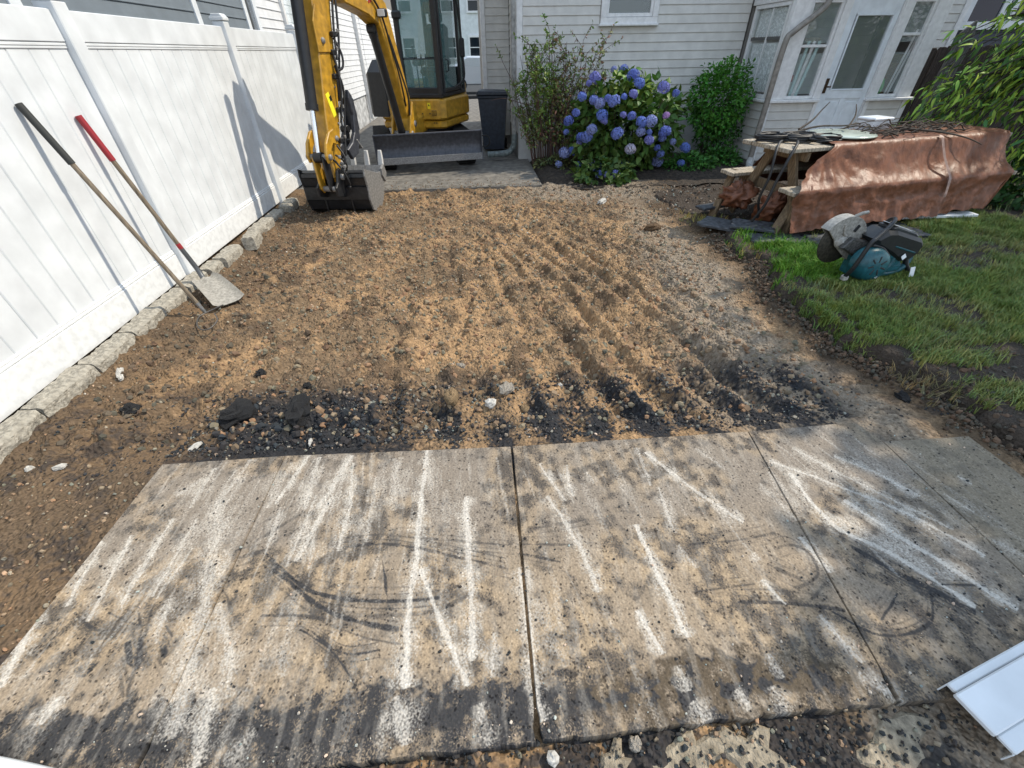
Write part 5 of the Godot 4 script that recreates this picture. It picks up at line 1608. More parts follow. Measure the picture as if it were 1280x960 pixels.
# ---------------------------------------------------------------- tools and the covered table
func build_tools() -> void:
	var ash := mat("handle_wood", Color(0.30, 0.235, 0.16), 0.6, 0.0, "grain", 2.0)
	var a := Vector3(-2.695, 1.395, -3.23)
	var b := Vector3(-2.25, -0.02, -3.225)
	var r := thing("long_handled_tool", "long pale wooden tool handle with a black foam grip leaning on the white fence", "tool", b)
	on(r, "handle", tube_v([a.lerp(b, 0.2), a.lerp(b, 0.96)], 0.0155), ash, Transform3D.IDENTITY)
	on(r, "grip", tube_v([a, a.lerp(b, 0.015), a.lerp(b, 0.22), a.lerp(b, 0.23)], 0.021), mat("black_grip", Color(0.03, 0.032, 0.03), 0.7), Transform3D.IDENTITY)
	on(r, "ferrule", tube_v([a.lerp(b, 0.94), a.lerp(b, 1.0)], 0.017, 0.012), mat("galvanised", Color(0.42, 0.42, 0.41), 0.45, 0.6, "mottle", 4.0), Transform3D.IDENTITY)
	var w := part(self, "bent_wire", tube([-2.12, 0.01, -3.28, -2.2, -0.01, -3.24, -2.26, -0.02, -3.15, -2.2, -0.015, -3.0, -2.12, -0.01, -2.92, -2.06, 0.0, -2.92, -2.05, 0.01, -3.02, -2.10, 0.03, -3.1], 0.006, 0.005, 6, 5), mat("dull_wire", Color(0.12, 0.11, 0.10), 0.5, 0.6))
	tag(w, "loop of bent dark wire lying on the soil below the shovel blade", "wire")
	# shovel
	var s0 := Vector3(-2.695, 1.295, -3.63)
	var s1 := Vector3(-2.455, 0.12, -3.70)
	var s := thing("square_shovel", "square-bladed shovel with red grip leaning on the white fence, blade on the soil", "shovel", s1)
	on(s, "handle", tube_v([s0.lerp(s1, 0.2), s0.lerp(s1, 0.80)], 0.0165), ash, Transform3D.IDENTITY)
	on(s, "grip", tube_v([s0, s0.lerp(s1, 0.02), s0.lerp(s1, 0.23), s0.lerp(s1, 0.24)], 0.021), mat("red_grip", Color(0.30, 0.018, 0.025), 0.5), Transform3D.IDENTITY)
	on(s, "collar", tube_v([s0.lerp(s1, 0.775), s0.lerp(s1, 0.815)], 0.0185), mats.red_grip, Transform3D.IDENTITY)
	var st := begin()
	add_tube(st, spline(PackedVector3Array([s0.lerp(s1, 0.81), s0.lerp(s1, 0.97), Vector3(-2.42, 0.075, -3.655), Vector3(-2.36, 0.065, -3.59)]), 5), 0.019, 0.024, 10)
	on(s, "socket", done(st), mat("socket_grey", Color(0.10, 0.105, 0.11), 0.45, 0.4), Transform3D.IDENTITY)
	# blade: a shallow tray with turned-up sides, worn bright
	var d := Vector3(0.36, -0.10, 0.36).normalized()
	var side := Vector3(0.68, 0, -0.73).normalized()
	var up := side.cross(d).normalized()
	if up.y < 0: up = -up
	st = begin()
	st.set_smooth_group(0)
	var f := func(i: int, k: int, off: float) -> Vector3:
		var t := i / 8.0
		var q := (k - 4) / 4.0
		var wd := lerpf(0.105, 0.125, t) * (smoothstep(-0.25, 0.12, t) if t < 0.12 else 1.0)
		return Vector3(-2.415, 0.085, -3.655) + d * (0.46 * t) + side * (q * wd) + up * (0.035 * pow(absf(q), 4.0) + 0.012 * sin(PI * t) + 0.02 * exp(-q * q * 12.0) * (1.0 - t) + off)
	for i in 8:
		for k in 8:
			quad(st, f.call(i, k, 0.0), f.call(i, k + 1, 0.0), f.call(i + 1, k + 1, 0.0), f.call(i + 1, k, 0.0))
			quad(st, f.call(i, k + 1, -0.004), f.call(i, k, -0.004), f.call(i + 1, k, -0.004), f.call(i + 1, k + 1, -0.004))
	on(s, "blade", done(st), mat("worn_blade", Color(0.50, 0.465, 0.40), 0.5, 0.1, "mottle", 5.0, "bump", 0.15), Transform3D.IDENTITY)

func tube_v(p: Array, r0: float, r1 := -1.0) -> ArrayMesh:
	var st := begin()
	add_tube(st, PackedVector3Array(p), r0, r1, 12)
	return done(st)

func build_table() -> void:
	var wood := mat("weathered_pine", Color(0.27, 0.19, 0.11), 0.85, 0.0, "grain", 1.6, "bump", 0.4)
	var pale := mat("bleached_pine", Color(0.55, 0.47, 0.36), 0.8, 0.0, "grain", 1.3)
	var F := frame(Vector3(2.97, 0.02, -4.72), 10.8)
	var t := thing("picnic_table", "wooden picnic table with attached benches, mostly hidden under a copper tarp", "table", F.origin, deg_to_rad(10.8))
	var P := func(called: String, m: Mesh, mt: Material, xf: Transform3D) -> void: part(t, called, m, mt, xf)
	for k in 5: P.call("top_board", box(2.98, 0.038, 0.126, 0.005), pale, at(1.49 + 0.01 * (k % 2), 0.775 + 0.001 * (k % 3), -0.268 + 0.134 * k))
	for z in [-0.46, 0.46]:
		for k in 2: P.call("bench_board", box(2.96 + 0.03 * k, 0.038, 0.115, 0.005), pale, at(1.5, 0.435, z - 0.06 + 0.12 * k))
	for x in [0.26, 2.70]:
		for s in [-1.0, 1.0]:
			P.call("leg", box(0.04, 0.90, 0.10, 0.006), wood, turned(Vector3(x, 0.385, s * 0.30), -s * 0.46 + 0.0))
		P.call("cross_beam", box(0.04, 0.10, 1.10, 0.006), wood, at(x + 0.042, 0.365, 0))
		P.call("top_batten", box(0.04, 0.09, 0.60, 0.006), wood, at(x + 0.042, 0.705, 0))
	P.call("brace", box(0.035, 0.50, 0.09, 0.006), wood, turned(Vector3(0.12, 0.20, 0.44), 0.0, 0.3, -0.55))
	P.call("brace", box(0.035, 0.48, 0.09, 0.006), wood, turned(Vector3(0.13, 0.20, 0.50), 0.15, 0.0, 0.12))
	P.call("brace", box(0.04, 0.55, 0.09, 0.006), wood, turned(Vector3(0.06, 0.20, -0.48), 0.0, 0.2, -0.35))
	# tarp
	var cop := mat("copper_tarp", Color(0.26, 0.10, 0.050), 0.48, 0.0, "mottle", 1.6, "crumple", 0.55)
	cop.uv1_scale = Vector3.ONE * 1.25
	cop.metallic_specular = 0.42
	var tp := thing("tarp", "crinkled copper-brown tarp draped over the table and its near bench", "tarp", F.origin, deg_to_rad(10.8))
	part(tp, "sheet", tarp_mesh(), cop)
	part(tp, "seam_tape", tape_mesh(1.86), mat("tape_pale", Color(0.45, 0.30, 0.25), 0.35, 0.2, "mottle", 3.0))
	part(tp, "crumpled_end", crumple_mesh(501, Vector3(0.20, 0.12, 0.17)), cop, turned(Vector3(0.06, 0.25, -0.22), 0.1, 0.4, 0.2))
	part(tp, "crumpled_end", crumple_mesh(502, Vector3(0.14, 0.18, 0.12)), cop, turned(Vector3(0.22, 0.18, 0.12), 0.5, 1.0, 0.2))
	# things lying on the table
	var gd := begin()
	add_lathe(gd, pts2([0.0, 0.0, 0.30, 0.0, 0.312, 0.006, 0.312, 0.012, 0.30, 0.018, 0.0, 0.018]), 48)
	var disc := part(self, "glass_disc", done(gd), mat("frosted_glass", Color(0.50, 0.56, 0.48), 0.2, 0.0, "faint", 2.0), F * at(0.92, 0.838, 0.03))
	tag(disc, "pale greenish round glass disc lying on the covered table by the black hose", "glass disc")
	var hose: Material = mats.hose_rubber
	var hc := thing("coiled_hose", "coiled thin black hose lying on the bare left end of the table", "hose", F * Vector3(0.35, 0.80, 0))
	var r2 := RandomNumberGenerator.new(); r2.seed = 5
	for c in [[0.16, -0.10, 0.15, 7], [0.40, -0.02, 0.16, 8], [0.60, 0.14, 0.15, 7]]:
		var p := PackedVector3Array()
		for i in int(c[3]) * 10:
			var an := TAU * i / 10.0
			var rr: float = c[2] * (0.72 + 0.4 * r2.randf())
			p.append(F * Vector3(c[0] + rr * cos(an) * 1.15, 0.81 + 0.05 * float(i) / (c[3] * 10.0) + 0.012 * r2.randf(), c[1] + rr * 0.75 * sin(an)))
		var st := begin()
		add_tube(st, spline(p, 2), 0.011, 0.011, 6)
		on(hc, "coil", done(st), hose, Transform3D.IDENTITY)
	on(hc, "hanging_end", tube_v2([0.10, 0.83, 0.1, 0.0, 0.82, 0.18, -0.08, 0.74, 0.26, -0.10, 0.55, 0.30, -0.12, 0.35, 0.28, -0.05, 0.2, 0.26, 0.02, 0.12, 0.2], F, 0.013), hose, Transform3D.IDENTITY)
	on(hc, "hanging_end", tube_v2([0.22, 0.83, 0.18, 0.10, 0.82, 0.30, 0.0, 0.72, 0.36, -0.06, 0.5, 0.36, -0.10, 0.3, 0.36, -0.14, 0.12, 0.3], F, 0.014), hose, Transform3D.IDENTITY)
	var bx := thing("foam_box", "small white foam box among the branches at the back of the table", "box", F * Vector3(1.58, 0.82, -0.20), 0.2)
	part(bx, "body", box(0.26, 0.10, 0.20, 0.01), mats.white_vinyl, at(0, 0.05, 0))
	part(bx, "lid", box(0.28, 0.03, 0.22, 0.01), mats.white_vinyl, at(0, 0.117, 0))
	# heap of dead branches
	var bark := mat("dead_bark", Color(0.10, 0.078, 0.06), 0.9, 0.0, "fine", 5.0)
	var bp := thing("branch_heap", "heap of dead grey-brown branches on top of the tarp-covered table", "branches", F * Vector3(1.6, 0.83, 0))
	for i in 64:
		var c := F * Vector3(0.95 + 1.35 * pow(r2.randf(), 0.8), 0.835 + 0.10 * r2.randf() * r2.randf(), -0.22 + 0.5 * r2.randf())
		var an := r2.randf_range(-0.5, 0.5) + (PI if r2.randf() < 0.5 else 0.0)
		var L := r2.randf_range(0.2, 0.55)
		var d := Vector3(cos(an), r2.randf_range(-0.05, 0.16), sin(an)) * L
		var k := Vector3(r2.randf_range(-0.05, 0.05), r2.randf_range(0.0, 0.05), r2.randf_range(-0.06, 0.06))
		var st := begin()
		add_tube(st, spline(PackedVector3Array([c - d * 0.5, c - d * 0.15 + k, c + d * 0.2 - k * 0.6, c + d * 0.5]), 3), r2.randf_range(0.004, 0.011), 0.002, 5)
		on(bp, "stick", done(st), bark, Transform3D.IDENTITY)
	for q in [[0.55, 0.88, -0.18, 0.75, 0.95, -0.24, 0.88, 1.02, -0.3, 0.98, 1.10, -0.32], [0.4, 0.84, -0.16, 0.75, 0.90, -0.15, 1.1, 0.90, -0.1, 1.5, 0.94, -0.1], [1.0, 0.9, 0.0, 1.15, 0.99, -0.1, 1.22, 1.08, -0.2], [1.6, 0.88, 0.2, 1.9, 0.85, 0.32, 2.15, 0.80, 0.42, 2.3, 0.74, 0.5]]:
		on(bp, "stick", tube_v2(q, F, 0.012, 0.004), bark, Transform3D.IDENTITY)
	var trim := part(self, "trim_board", box(1.5, 0.03, 0.14, 0.004), mats.white_vinyl, turned(Vector3(4.82, 0.075, -4.57), 0, -0.06, 0.01))
	tag(trim, "long white plastic trim board lying on the ground under the tarp's hem", "board")
	# loose slates
	var sl := mat("slate_stone", Color(0.105, 0.115, 0.13), 0.6, 0.0, "dirty", 2.0, "bump", 0.4)
	var rows := [[2.72, 0.0, -4.62, 0.5, 0.34, -0.75, "dark slate slab at the bare soil's edge, leftmost of the slates by the table"],
		[2.93, 0.045, -4.42, 0.42, 0.30, -0.55, "clean blue-grey slate slab lying on top of the others, left of the table"],
		[3.05, 0.0, -4.12, 0.55, 0.26, -0.2, "long slate slab nearest the grass, below the table's crossed legs"],
		[3.62, 0.0, -4.02, 0.62, 0.34, 0.06, "slate slab behind the cut-off saw, under the tarp's hem"],
		[4.28, 0.0, -4.22, 0.7, 0.42, 0.0, "wide slate slab in front of the white trim board"],
		[2.88, 0.02, -5.25, 0.42, 0.16, 0.35, "narrow dark slate tilted on the soil beside the far bench"]]
	var i := 0
	for r in rows:
		var n := noise(600 + i, 6.0, 3)
		var o := PackedVector2Array()
		var cs := [Vector2(-r[3] / 2, -r[4] / 2), Vector2(r[3] / 2, -r[4] / 2), Vector2(r[3] / 2, r[4] / 2), Vector2(-r[3] / 2, r[4] / 2)]
		for c in 4:
			for k in 6:
				var p: Vector2 = cs[c].lerp(cs[(c + 1) % 4], k / 6.0)
				o.append(p * (1.0 + 0.14 * n.get_noise_2dv(p * 2.0)))
		var m := prism(o, 0.028, 0.005)
		var b := Basis(Vector3.UP, r[5]) * Basis(Vector3(1, 0, 0), Vector3(0, 0, -1), Vector3(0, 1, 0))
		var s := part(self, "slate_slab", m, sl, Transform3D(b, Vector3(r[0], 0.045 + r[1], r[2])))
		tag(s, r[6], "slate", "loose slates by the table")
		i += 1

func tube_v2(a: Array, F: Transform3D, r0: float, r1 := -1.0) -> ArrayMesh:
	var p := pts3(a)
	for i in p.size(): p[i] = F * p[i]
	var st := begin()
	add_tube(st, spline(p, 5), r0, r1, 8)
	return done(st)

# where the tarp lies: along in 0..1, around in 0..1, in the table's frame
func tarp_at(u: float, v: float) -> Vector3:
	var pr := [Vector2(-0.66, 0.22), Vector2(-0.62, 0.46), Vector2(-0.36, 0.815), Vector2(0.0, 0.822), Vector2(0.345, 0.815), Vector2(0.48, 0.62), Vector2(0.615, 0.462), Vector2(0.65, 0.30), Vector2(0.66, 0.10)]
	var xs := [0.50, 0.5, 0.62, 0.58, 0.52, 0.20, -0.02, 0.0, 0.04]
	var xe := [2.8, 2.85, 2.88, 2.89, 2.89, 2.87, 2.86, 2.76, 2.66]
	var f := v * 8.0
	var i := mini(int(f), 7)
	var t := f - i
	var p: Vector2 = pr[i].lerp(pr[i + 1], t)
	var x := lerpf(lerpf(xs[i], xs[i + 1], t), lerpf(xe[i], xe[i + 1], t), u)
	return Vector3(x, p.y, p.x)

func tarp_mesh() -> ArrayMesh:
	var n := noise(71, 2.4, 4)
	n.fractal_type = FastNoiseLite.FRACTAL_RIDGED
	var n2 := noise(72, 1.1, 3)
	var nu := 150
	var nv := 72
	var st := begin()
	st.set_smooth_group(0)
	var g := []
	for i in nu + 1:
		var col := []
		for j in nv + 1:
			var u := float(i) / nu
			var v := float(j) / nv
			var p := tarp_at(u, v)
			var out := Vector3(0, 0.5, 1.0).normalized() if v > 0.5 else Vector3(0, 0.5, -1.0).normalized()
			if v > 0.27 and v < 0.48: out = Vector3.UP
			var free := smoothstep(0.50, 0.58, v) * (1.0 - 0.75 * exp(-pow((v - 0.75) / 0.04, 2.0)))
			# long straight folds between table edge, bench edge and hem, plus slight sag of the free spans
			var fx := p.x * 1.0 + 0.55 * (v - 0.5) + 0.25 * n2.get_noise_2d(p.x * 0.6, 3.0)
			var fold := absf(fposmod(fx * 1.9, 1.0) - 0.5) * 2.0
			var fold2 := absf(fposmod(p.x * 2.7 - 1.9 * v + 0.3 * n2.get_noise_2d(p.x, 8.0), 1.0) - 0.5) * 2.0
			var span := sin(PI * clampf((v - 0.5) / 0.25, 0, 1)) + sin(PI * clampf((v - 0.75) / 0.25, 0, 1))
			var w := free * (0.020 * fold + 0.012 * fold2 - 0.022) + 0.011 * (n.get_noise_2d(p.x * 0.8, v * 2.2) + 0.3) + 0.020 * n2.get_noise_2d(p.x * 1.2 + v, v * 1.6) * free - 0.028 * span * free
			# drag folds that spread from the table's corner towards the bench end
			w += 0.026 * free * (absf(fposmod(atan2(p.x - 0.45, (v - 0.5) * 1.8 + 0.02) * 2.4, 1.0) - 0.5) * 2.0 - 0.5) * exp(-pow((p.x - 0.5) / 0.6, 2.0))
			p += out * w
			if v > 0.86: p.y += 0.035 * n2.get_noise_2d(p.x * 4.0, 5.0) * smoothstep(0.86, 1.0, v); p.z += 0.05 * n2.get_noise_2d(p.x * 3.0, 15.0) * smoothstep(0.8, 1.0, v)
			if u < 0.05: p.x += 0.05 * n2.get_noise_2d(v * 9.0, 31.0)
			col.append(p)
		g.append(col)
	for i in nu:
		for j in nv:
			quad(st, g[i][j], g[i][j + 1], g[i + 1][j + 1], g[i + 1][j])
	# end flap hanging from the right-hand edge
	for j in range(int(nv * 0.2), int(nv * 0.80)):
		var a: Vector3 = g[nu][j]; var b: Vector3 = g[nu][j + 1]
		var fa := Vector3(a.x - 0.04, maxf(0.12, a.y - 0.34), a.z * 0.96); var fb := Vector3(b.x - 0.04, maxf(0.12, b.y - 0.34), b.z * 0.96)
		quad(st, a, b, fb, fa)
	return done(st)

# a taped seam that runs across the sheet
func tape_mesh(x: float) -> ArrayMesh:
	var st := begin()
	st.set_smooth_group(0)
	for j in 24:
		var q := []
		for k in [j, j + 1]:
			var v: float = 0.49 + 0.40 * k / 24.0
			for s in [0.0, 0.035]:
				var p := tarp_at(0.0, v)
				p.x = x + s + 0.02 * sin(v * 9.0)
				q.append(p + Vector3(0, 0.5, 1.0).normalized() * 0.034)
		quad(st, q[0], q[2], q[3], q[1])
	return done(st)

func crumple_mesh(seed_: int, size: Vector3) -> ArrayMesh:
	var n := noise(seed_, 2.4, 3)
	n.fractal_type = FastNoiseLite.FRACTAL_RIDGED
	var st := begin()
	st.set_smooth_group(0)
	var f := func(i: int, k: int) -> Vector3:
		var th := PI * i / 18.0
		var ph := TAU * (k % 26) / 26.0
		var d := Vector3(sin(th) * cos(ph), cos(th), sin(th) * sin(ph))
		return d * size * (0.70 + 0.75 * n.get_noise_3d(d.x * 1.3, d.y * 0.5, d.z * 1.3))
	for i in 18:
		for k in 26:
			quad(st, f.call(i, k), f.call(i, k + 1), f.call(i + 1, k + 1), f.call(i + 1, k))
	return done(st)

func build_saw() -> void:
	var teal := mat("saw_teal", Color(0.015, 0.13, 0.16), 0.4, 0.0, "mottle", 4.0)
	var blk := mat("saw_black", Color(0.022, 0.024, 0.027), 0.45, 0.0, "mottle", 4.0)
	var alu := mat("cast_alloy", Color(0.50, 0.48, 0.43), 0.5, 0.1, "mottle", 5.0)
	var s := thing("cutoff_saw", "teal and black petrol cut-off saw with dusty grey blade guard standing on the lawn", "saw", Vector3(3.20, 0.055, -3.14), 0.12)
	# blade and guard stand behind the engine
	var st := begin()
	add_lathe(st, pts2([0.0, -0.002, 0.178, -0.002, 0.180, 0.0, 0.178, 0.002, 0.0, 0.002]), 48, turned(Vector3.ZERO, PI * 0.5))
	part(s, "blade", done(st), mat("abrasive_disc", Color(0.085, 0.075, 0.055), 0.6, 0.3, "dirty", 4.0), at(-0.29, 0.295, -0.10))
	var arc := PackedVector2Array()
	for i in 25:
		var an := deg_to_rad(lerpf(148.0, -50.0, i / 24.0))
		arc.append(Vector2(cos(an), sin(an)) * 0.198)
	arc.append(Vector2(0.05, -0.10)); arc.append(Vector2(-0.045, -0.03)); arc.append(Vector2(-0.075, 0.02))
	part(s, "guard", prism(arc, 0.014, 0.004), alu, at(-0.29, 0.295, -0.075))
	part(s, "guard", prism(arc, 0.010, 0.003), alu, at(-0.29, 0.295, -0.145))
	st = begin()
	for i in 24:
		var a0 := deg_to_rad(lerpf(148.0, -50.0, i / 24.0)); var a1 := deg_to_rad(lerpf(148.0, -50.0, (i + 1) / 24.0))
		var p0 := Vector2(cos(a0), sin(a0)); var p1 := Vector2(cos(a1), sin(a1))
		for r in [0.203, 0.192]:
			quad(st, Vector3(p0.x * r, p0.y * r, 0.0), Vector3(p1.x * r, p1.y * r, 0.0), Vector3(p1.x * r, p1.y * r, -0.085), Vector3(p0.x * r, p0.y * r, -0.085))
		quad(st, Vector3(p0.x * 0.192, p0.y * 0.192, 0), Vector3(p1.x * 0.192, p1.y * 0.192, 0), Vector3(p1.x * 0.203, p1.y * 0.203, 0), Vector3(p0.x * 0.203, p0.y * 0.203, 0))
	part(s, "guard_rim", done(st), alu, at(-0.29, 0.295, -0.066))
	st = begin()
	add_lathe(st, pts2([0.0, 0.03, 0.012, 0.03, 0.016, 0.022, 0.036, 0.018, 0.05, 0.008, 0.052, 0.0]), 24, turned(Vector3.ZERO, PI * 0.5))
	part(s, "hub", done(st), alu, at(-0.29, 0.295, -0.068))
	part(s, "guard_slot", box(0.03, 0.055, 0.006, 0.002), blk, turned(Vector3(-0.205, 0.40, -0.066), 0, 0, -0.5))
	part(s, "guard_rib", tube([-0.33, 0.44, -0.066, -0.31, 0.37, -0.062, -0.28, 0.35, -0.062], 0.008, -1, 6, 4), alu)
	part(s, "guard_lever", tube([-0.245, 0.49, -0.09, -0.23, 0.52, -0.06, -0.19, 0.53, -0.05], 0.014, 0.012, 8), alu)
	part(s, "arm", prism(pts2([-0.33, 0.27, -0.26, 0.24, -0.02, 0.10, 0.10, 0.14, 0.10, 0.26, -0.06, 0.30, -0.26, 0.345]), 0.05, 0.01), mat("arm_grey", Color(0.15, 0.145, 0.135), 0.5, 0.3, "dirty", 5.0), at(0, 0, -0.03))
	# engine: starter cover in front, housing behind
	st = begin()
	add_lathe(st, pts2([0.0, 0.075, 0.09, 0.072, 0.125, 0.055, 0.142, 0.02, 0.145, -0.04]), 32, Transform3D(Basis(Vector3(1.12, 0, 0), Vector3(0, 0, 1), Vector3(0, -0.92, 0)), Vector3.ZERO))
	var cover := part(s, "starter_cover", done(st), teal, turned(Vector3(-0.08, 0.15, 0.07), -0.1, 0, -0.35))
	for k in 7:
		part(cover, "vent_slot", box(0.012, 0.05, 0.01, 0.002), blk, turned(Vector3(0.062 * cos(0.9 * k), 0.052 * sin(0.9 * k), 0.071), 0, 0, 0.9 * k + PI * 0.5))
	var tm := TextMesh.new()
	var fnt := SystemFont.new()
	fnt.font_names = PackedStringArray(["Droid Sans"])
	fnt.font_weight = 700
	fnt.font_italic = true
	tm.font = fnt
	tm.text = "makita"
	tm.font_size = 32
	tm.pixel_size = 0.0013
	tm.depth = 0.003
	part(cover, "lettering", tm, mat("logo_white", Color(0.7, 0.72, 0.72), 0.5), turned(Vector3(0.01, -0.062, 0.068), 0.12, 0, -0.12))
	part(s, "engine_housing", prism(pts2([-0.16, 0.04, 0.22, 0.02, 0.27, 0.12, 0.20, 0.26, 0.06, 0.34, -0.06, 0.32, -0.16, 0.22]), 0.17, 0.03), teal, at(0, 0, -0.03))
	part(s, "muffler", box(0.12, 0.12, 0.12, 0.02), mat("rust_dark", Color(0.10, 0.06, 0.04), 0.8, 0.3, "dirty", 5.0), at(-0.08, 0.26, -0.08))
	var cap := part(s, "top_cover", prism(pts2([-0.13, 0.35, -0.03, 0.405, 0.06, 0.40, 0.34, 0.315, 0.385, 0.27, 0.375, 0.19, 0.32, 0.14, 0.22, 0.13, 0.08, 0.21, -0.09, 0.29]), 0.21, 0.028), blk, at(0, 0, -0.03))
	part(cap, "filter_lid", prism(pts2([0.02, 0.405, 0.30, 0.322, 0.31, 0.335, 0.27, 0.36, 0.06, 0.425, 0.02, 0.42]), 0.15, 0.008), mat("cover_grey", Color(0.06, 0.065, 0.07), 0.4, 0.0, "mottle", 4.0), Transform3D.IDENTITY)
	part(cap, "label", box(0.16, 0.004, 0.11, 0.001), mats.logo_white, turned(Vector3(0.10, 0.418, 0.01), 0, 0, -0.30))
	part(cap, "label", box(0.07, 0.004, 0.05, 0.001), mats.logo_white, turned(Vector3(0.215, 0.380, 0.02), 0, 0.0, -0.30))
	part(cap, "cover_screw", box(0.02, 0.008, 0.02, 0.003), mats.cast_alloy, turned(Vector3(0.27, 0.364, 0.04), 0, 0, -0.3))
	part(cap, "rib", box(0.24, 0.012, 0.01, 0.003), teal, turned(Vector3(0.20, 0.245, 0.105), 0, 0, -0.30))
	part(s, "front_handle", tube([-0.275, 0.06, 0.08, -0.275, 0.16, 0.12, -0.245, 0.345, 0.13, -0.20, 0.385, 0.12, -0.05, 0.455, 0.06, 0.02, 0.478, 0.01, 0.05, 0.45, -0.05, 0.055, 0.37, -0.10], 0.0155, -1, 10, 6), blk)
	part(s, "handle_foot", box(0.05, 0.05, 0.05, 0.012), mats.cast_alloy, at(-0.27, 0.055, 0.08))
	part(s, "brace", tube([-0.12, 0.30, 0.05, -0.02, 0.27, 0.06, 0.06, 0.20, 0.08], 0.016, -1, 8, 4), blk)
	part(s, "rear_handle", tube([0.16, 0.22, 0.02, 0.17, 0.12, 0.04, 0.12, 0.045, 0.04, 0.2, 0.03, 0.03, 0.33, 0.05, 0.02, 0.40, 0.12, 0.0, 0.38, 0.22, -0.02], 0.028, 0.022, 10, 5), teal)
	part(s, "rear_grip", tube([0.33, 0.20, 0.0, 0.36, 0.10, 0.02, 0.42, 0.03, 0.03], 0.02, 0.018, 8, 4), blk)
	part(s, "tank", box(0.2, 0.10, 0.16, 0.03), teal, at(0.20, 0.08, -0.02))
	part(s, "tag", box(0.045, 0.08, 0.004, 0.001), mats.logo_white, turned(Vector3(0.37, 0.05, 0.10), -0.3))
	part(s, "tag", box(0.04, 0.035, 0.004, 0.001), mats.logo_white, turned(Vector3(0.205, 0.19, 0.09), -0.3, 0, 0.6))

func build_gate_rails() -> void:
	var vinyl: Material = mats.white_vinyl
	var g := thing("vinyl_gate_rail", "open end of a white vinyl rail in the bottom right corner of the photo", "rail", Vector3(1.62, 0.0, -0.30), 0.0)
	var F := Transform3D(Basis(Vector3.UP, 0.25), Vector3(1.345, 0.06, -0.265))
	on(g, "face", box(0.9, 0.02, 0.105, 0.004), vinyl, F * at(0.455, 0.0, 0.0))
	on(g, "back_lip", box(0.88, 0.016, 0.026, 0.004), vinyl, F * at(0.465, -0.012, -0.066))
	on(g, "front_lip", box(0.90, 0.016, 0.045, 0.004), vinyl, F * at(0.47, -0.010, 0.076))
	on(g, "side", box(0.90, 0.05, 0.004, 0.001), vinyl, F * at(0.47, -0.04, 0.097))
	on(g, "side", box(0.88, 0.05, 0.004, 0.001), vinyl, F * at(0.465, -0.04, -0.077))
	var l := thing("vinyl_post_sleeve", "rounded white vinyl edge in the bottom left corner of the photo", "rail", Vector3(-1.45, 0.0, -0.38), 0.0)
	on(l, "sleeve", tube([-2.0, 0.02, -0.455, -1.7, 0.025, -0.432, -1.45, 0.025, -0.385, -1.2, 0.02, -0.325, -0.95, 0.0, -0.25], 0.022, 0.022, 10, 5), vinyl, Transform3D.IDENTITY)
	on(l, "flange", tube([-2.0, 0.0, -0.40, -1.7, 0.01, -0.38, -1.45, 0.01, -0.335, -1.2, 0.005, -0.275, -0.95, -0.01, -0.20], 0.035, 0.035, 10, 5), vinyl, Transform3D.IDENTITY)

var FLOWERS = [1.62, 1.06, -7.46,1.85, 1.27, -7.65,1.54, 0.86, -7.39,1.44, 0.59, -7.58,1.74, 0.67, -7.16,1.87, 0.85, -7.1,1.9, 0.78, -7.07,1.94, 1.05, -7.17,2.02, 1.02, -7.11,1.84, 0.99, -7.18,2.16, 1.07, -7.1,2.28, 1.1, -7.1,2.33, 1.3, -7.35,2.25, 1.37, -7.58,2.14, 1.37, -7.73,2.38, 1.22, -7.21,2.75, 1.16, -7.19,2.95, 1.09, -7.2,2.78, 0.84, -7,2.55, 0.78, -6.96,2.42, 0.77, -6.95,2.15, 0.86, -7,2.26, 0.85, -6.98,2.09, 0.63, -7.01,2.43, 0.65, -6.95,2.56, 0.64, -6.96,2.57, 0.54, -6.98,2.81, 0.63, -7.01,2.8, 0.55, -7.02,3.02, 0.48, -7.14,3.35, 0.35, -7.43,2.34, 0.41, -7.05,2.77, 0.41, -7.08,2.88, 0.31, -7.2,2.96, 0.15, -7.48,1.6, 0.29, -7.75,1.62, 0.47, -7.36,1.61, 0.56, -7.3,1.69, 0.57, -7.22,1.37, 0.09, -7.69,1.7, 0.09, -7.67,1.91, 0.12, -7.67,1.94, 0.06, -7.37,1.87, 0.06, -6.93,1.96, 0.06, -6.77,2.41, 0.08, -7.47,2.08, 0.06, -6.78,1.83, 0.06, -6.66,1.76, 1.03, -7.27,1.46, 0.27, -7.75,3.32, 0.13, -7.36,1.75, 1.21, -7.6,1.45, 0.75, -7.5]

# ---------------------------------------------------------------- plants, stones, grass
func scatter(p: Node, called: String, m: Mesh, mt: Material, xs: Array, cols: Array, stuff := true) -> MultiMeshInstance3D:
	var mm := MultiMesh.new()
	mm.transform_format = MultiMesh.TRANSFORM_3D
	mm.use_colors = true
	mm.mesh = m
	mm.instance_count = xs.size()
	for i in xs.size():
		mm.set_instance_transform(i, xs[i])
		mm.set_instance_color(i, cols[i])
	var o := MultiMeshInstance3D.new()
	o.multimesh = mm
	o.material_override = mt
	put(o, called, p)
	if stuff: o.set_meta("kind", "stuff")
	return o

func tint_mat(key: String, rough := 0.8, leaf := false) -> StandardMaterial3D:
	var m := mat(key, Color(1, 1, 1), rough)
	m.vertex_color_use_as_albedo = true
	if leaf:
		m.backlight_enabled = true
		m.backlight = Color(0.35, 0.45, 0.2)
		m.metallic_specular = 0.35
	return m

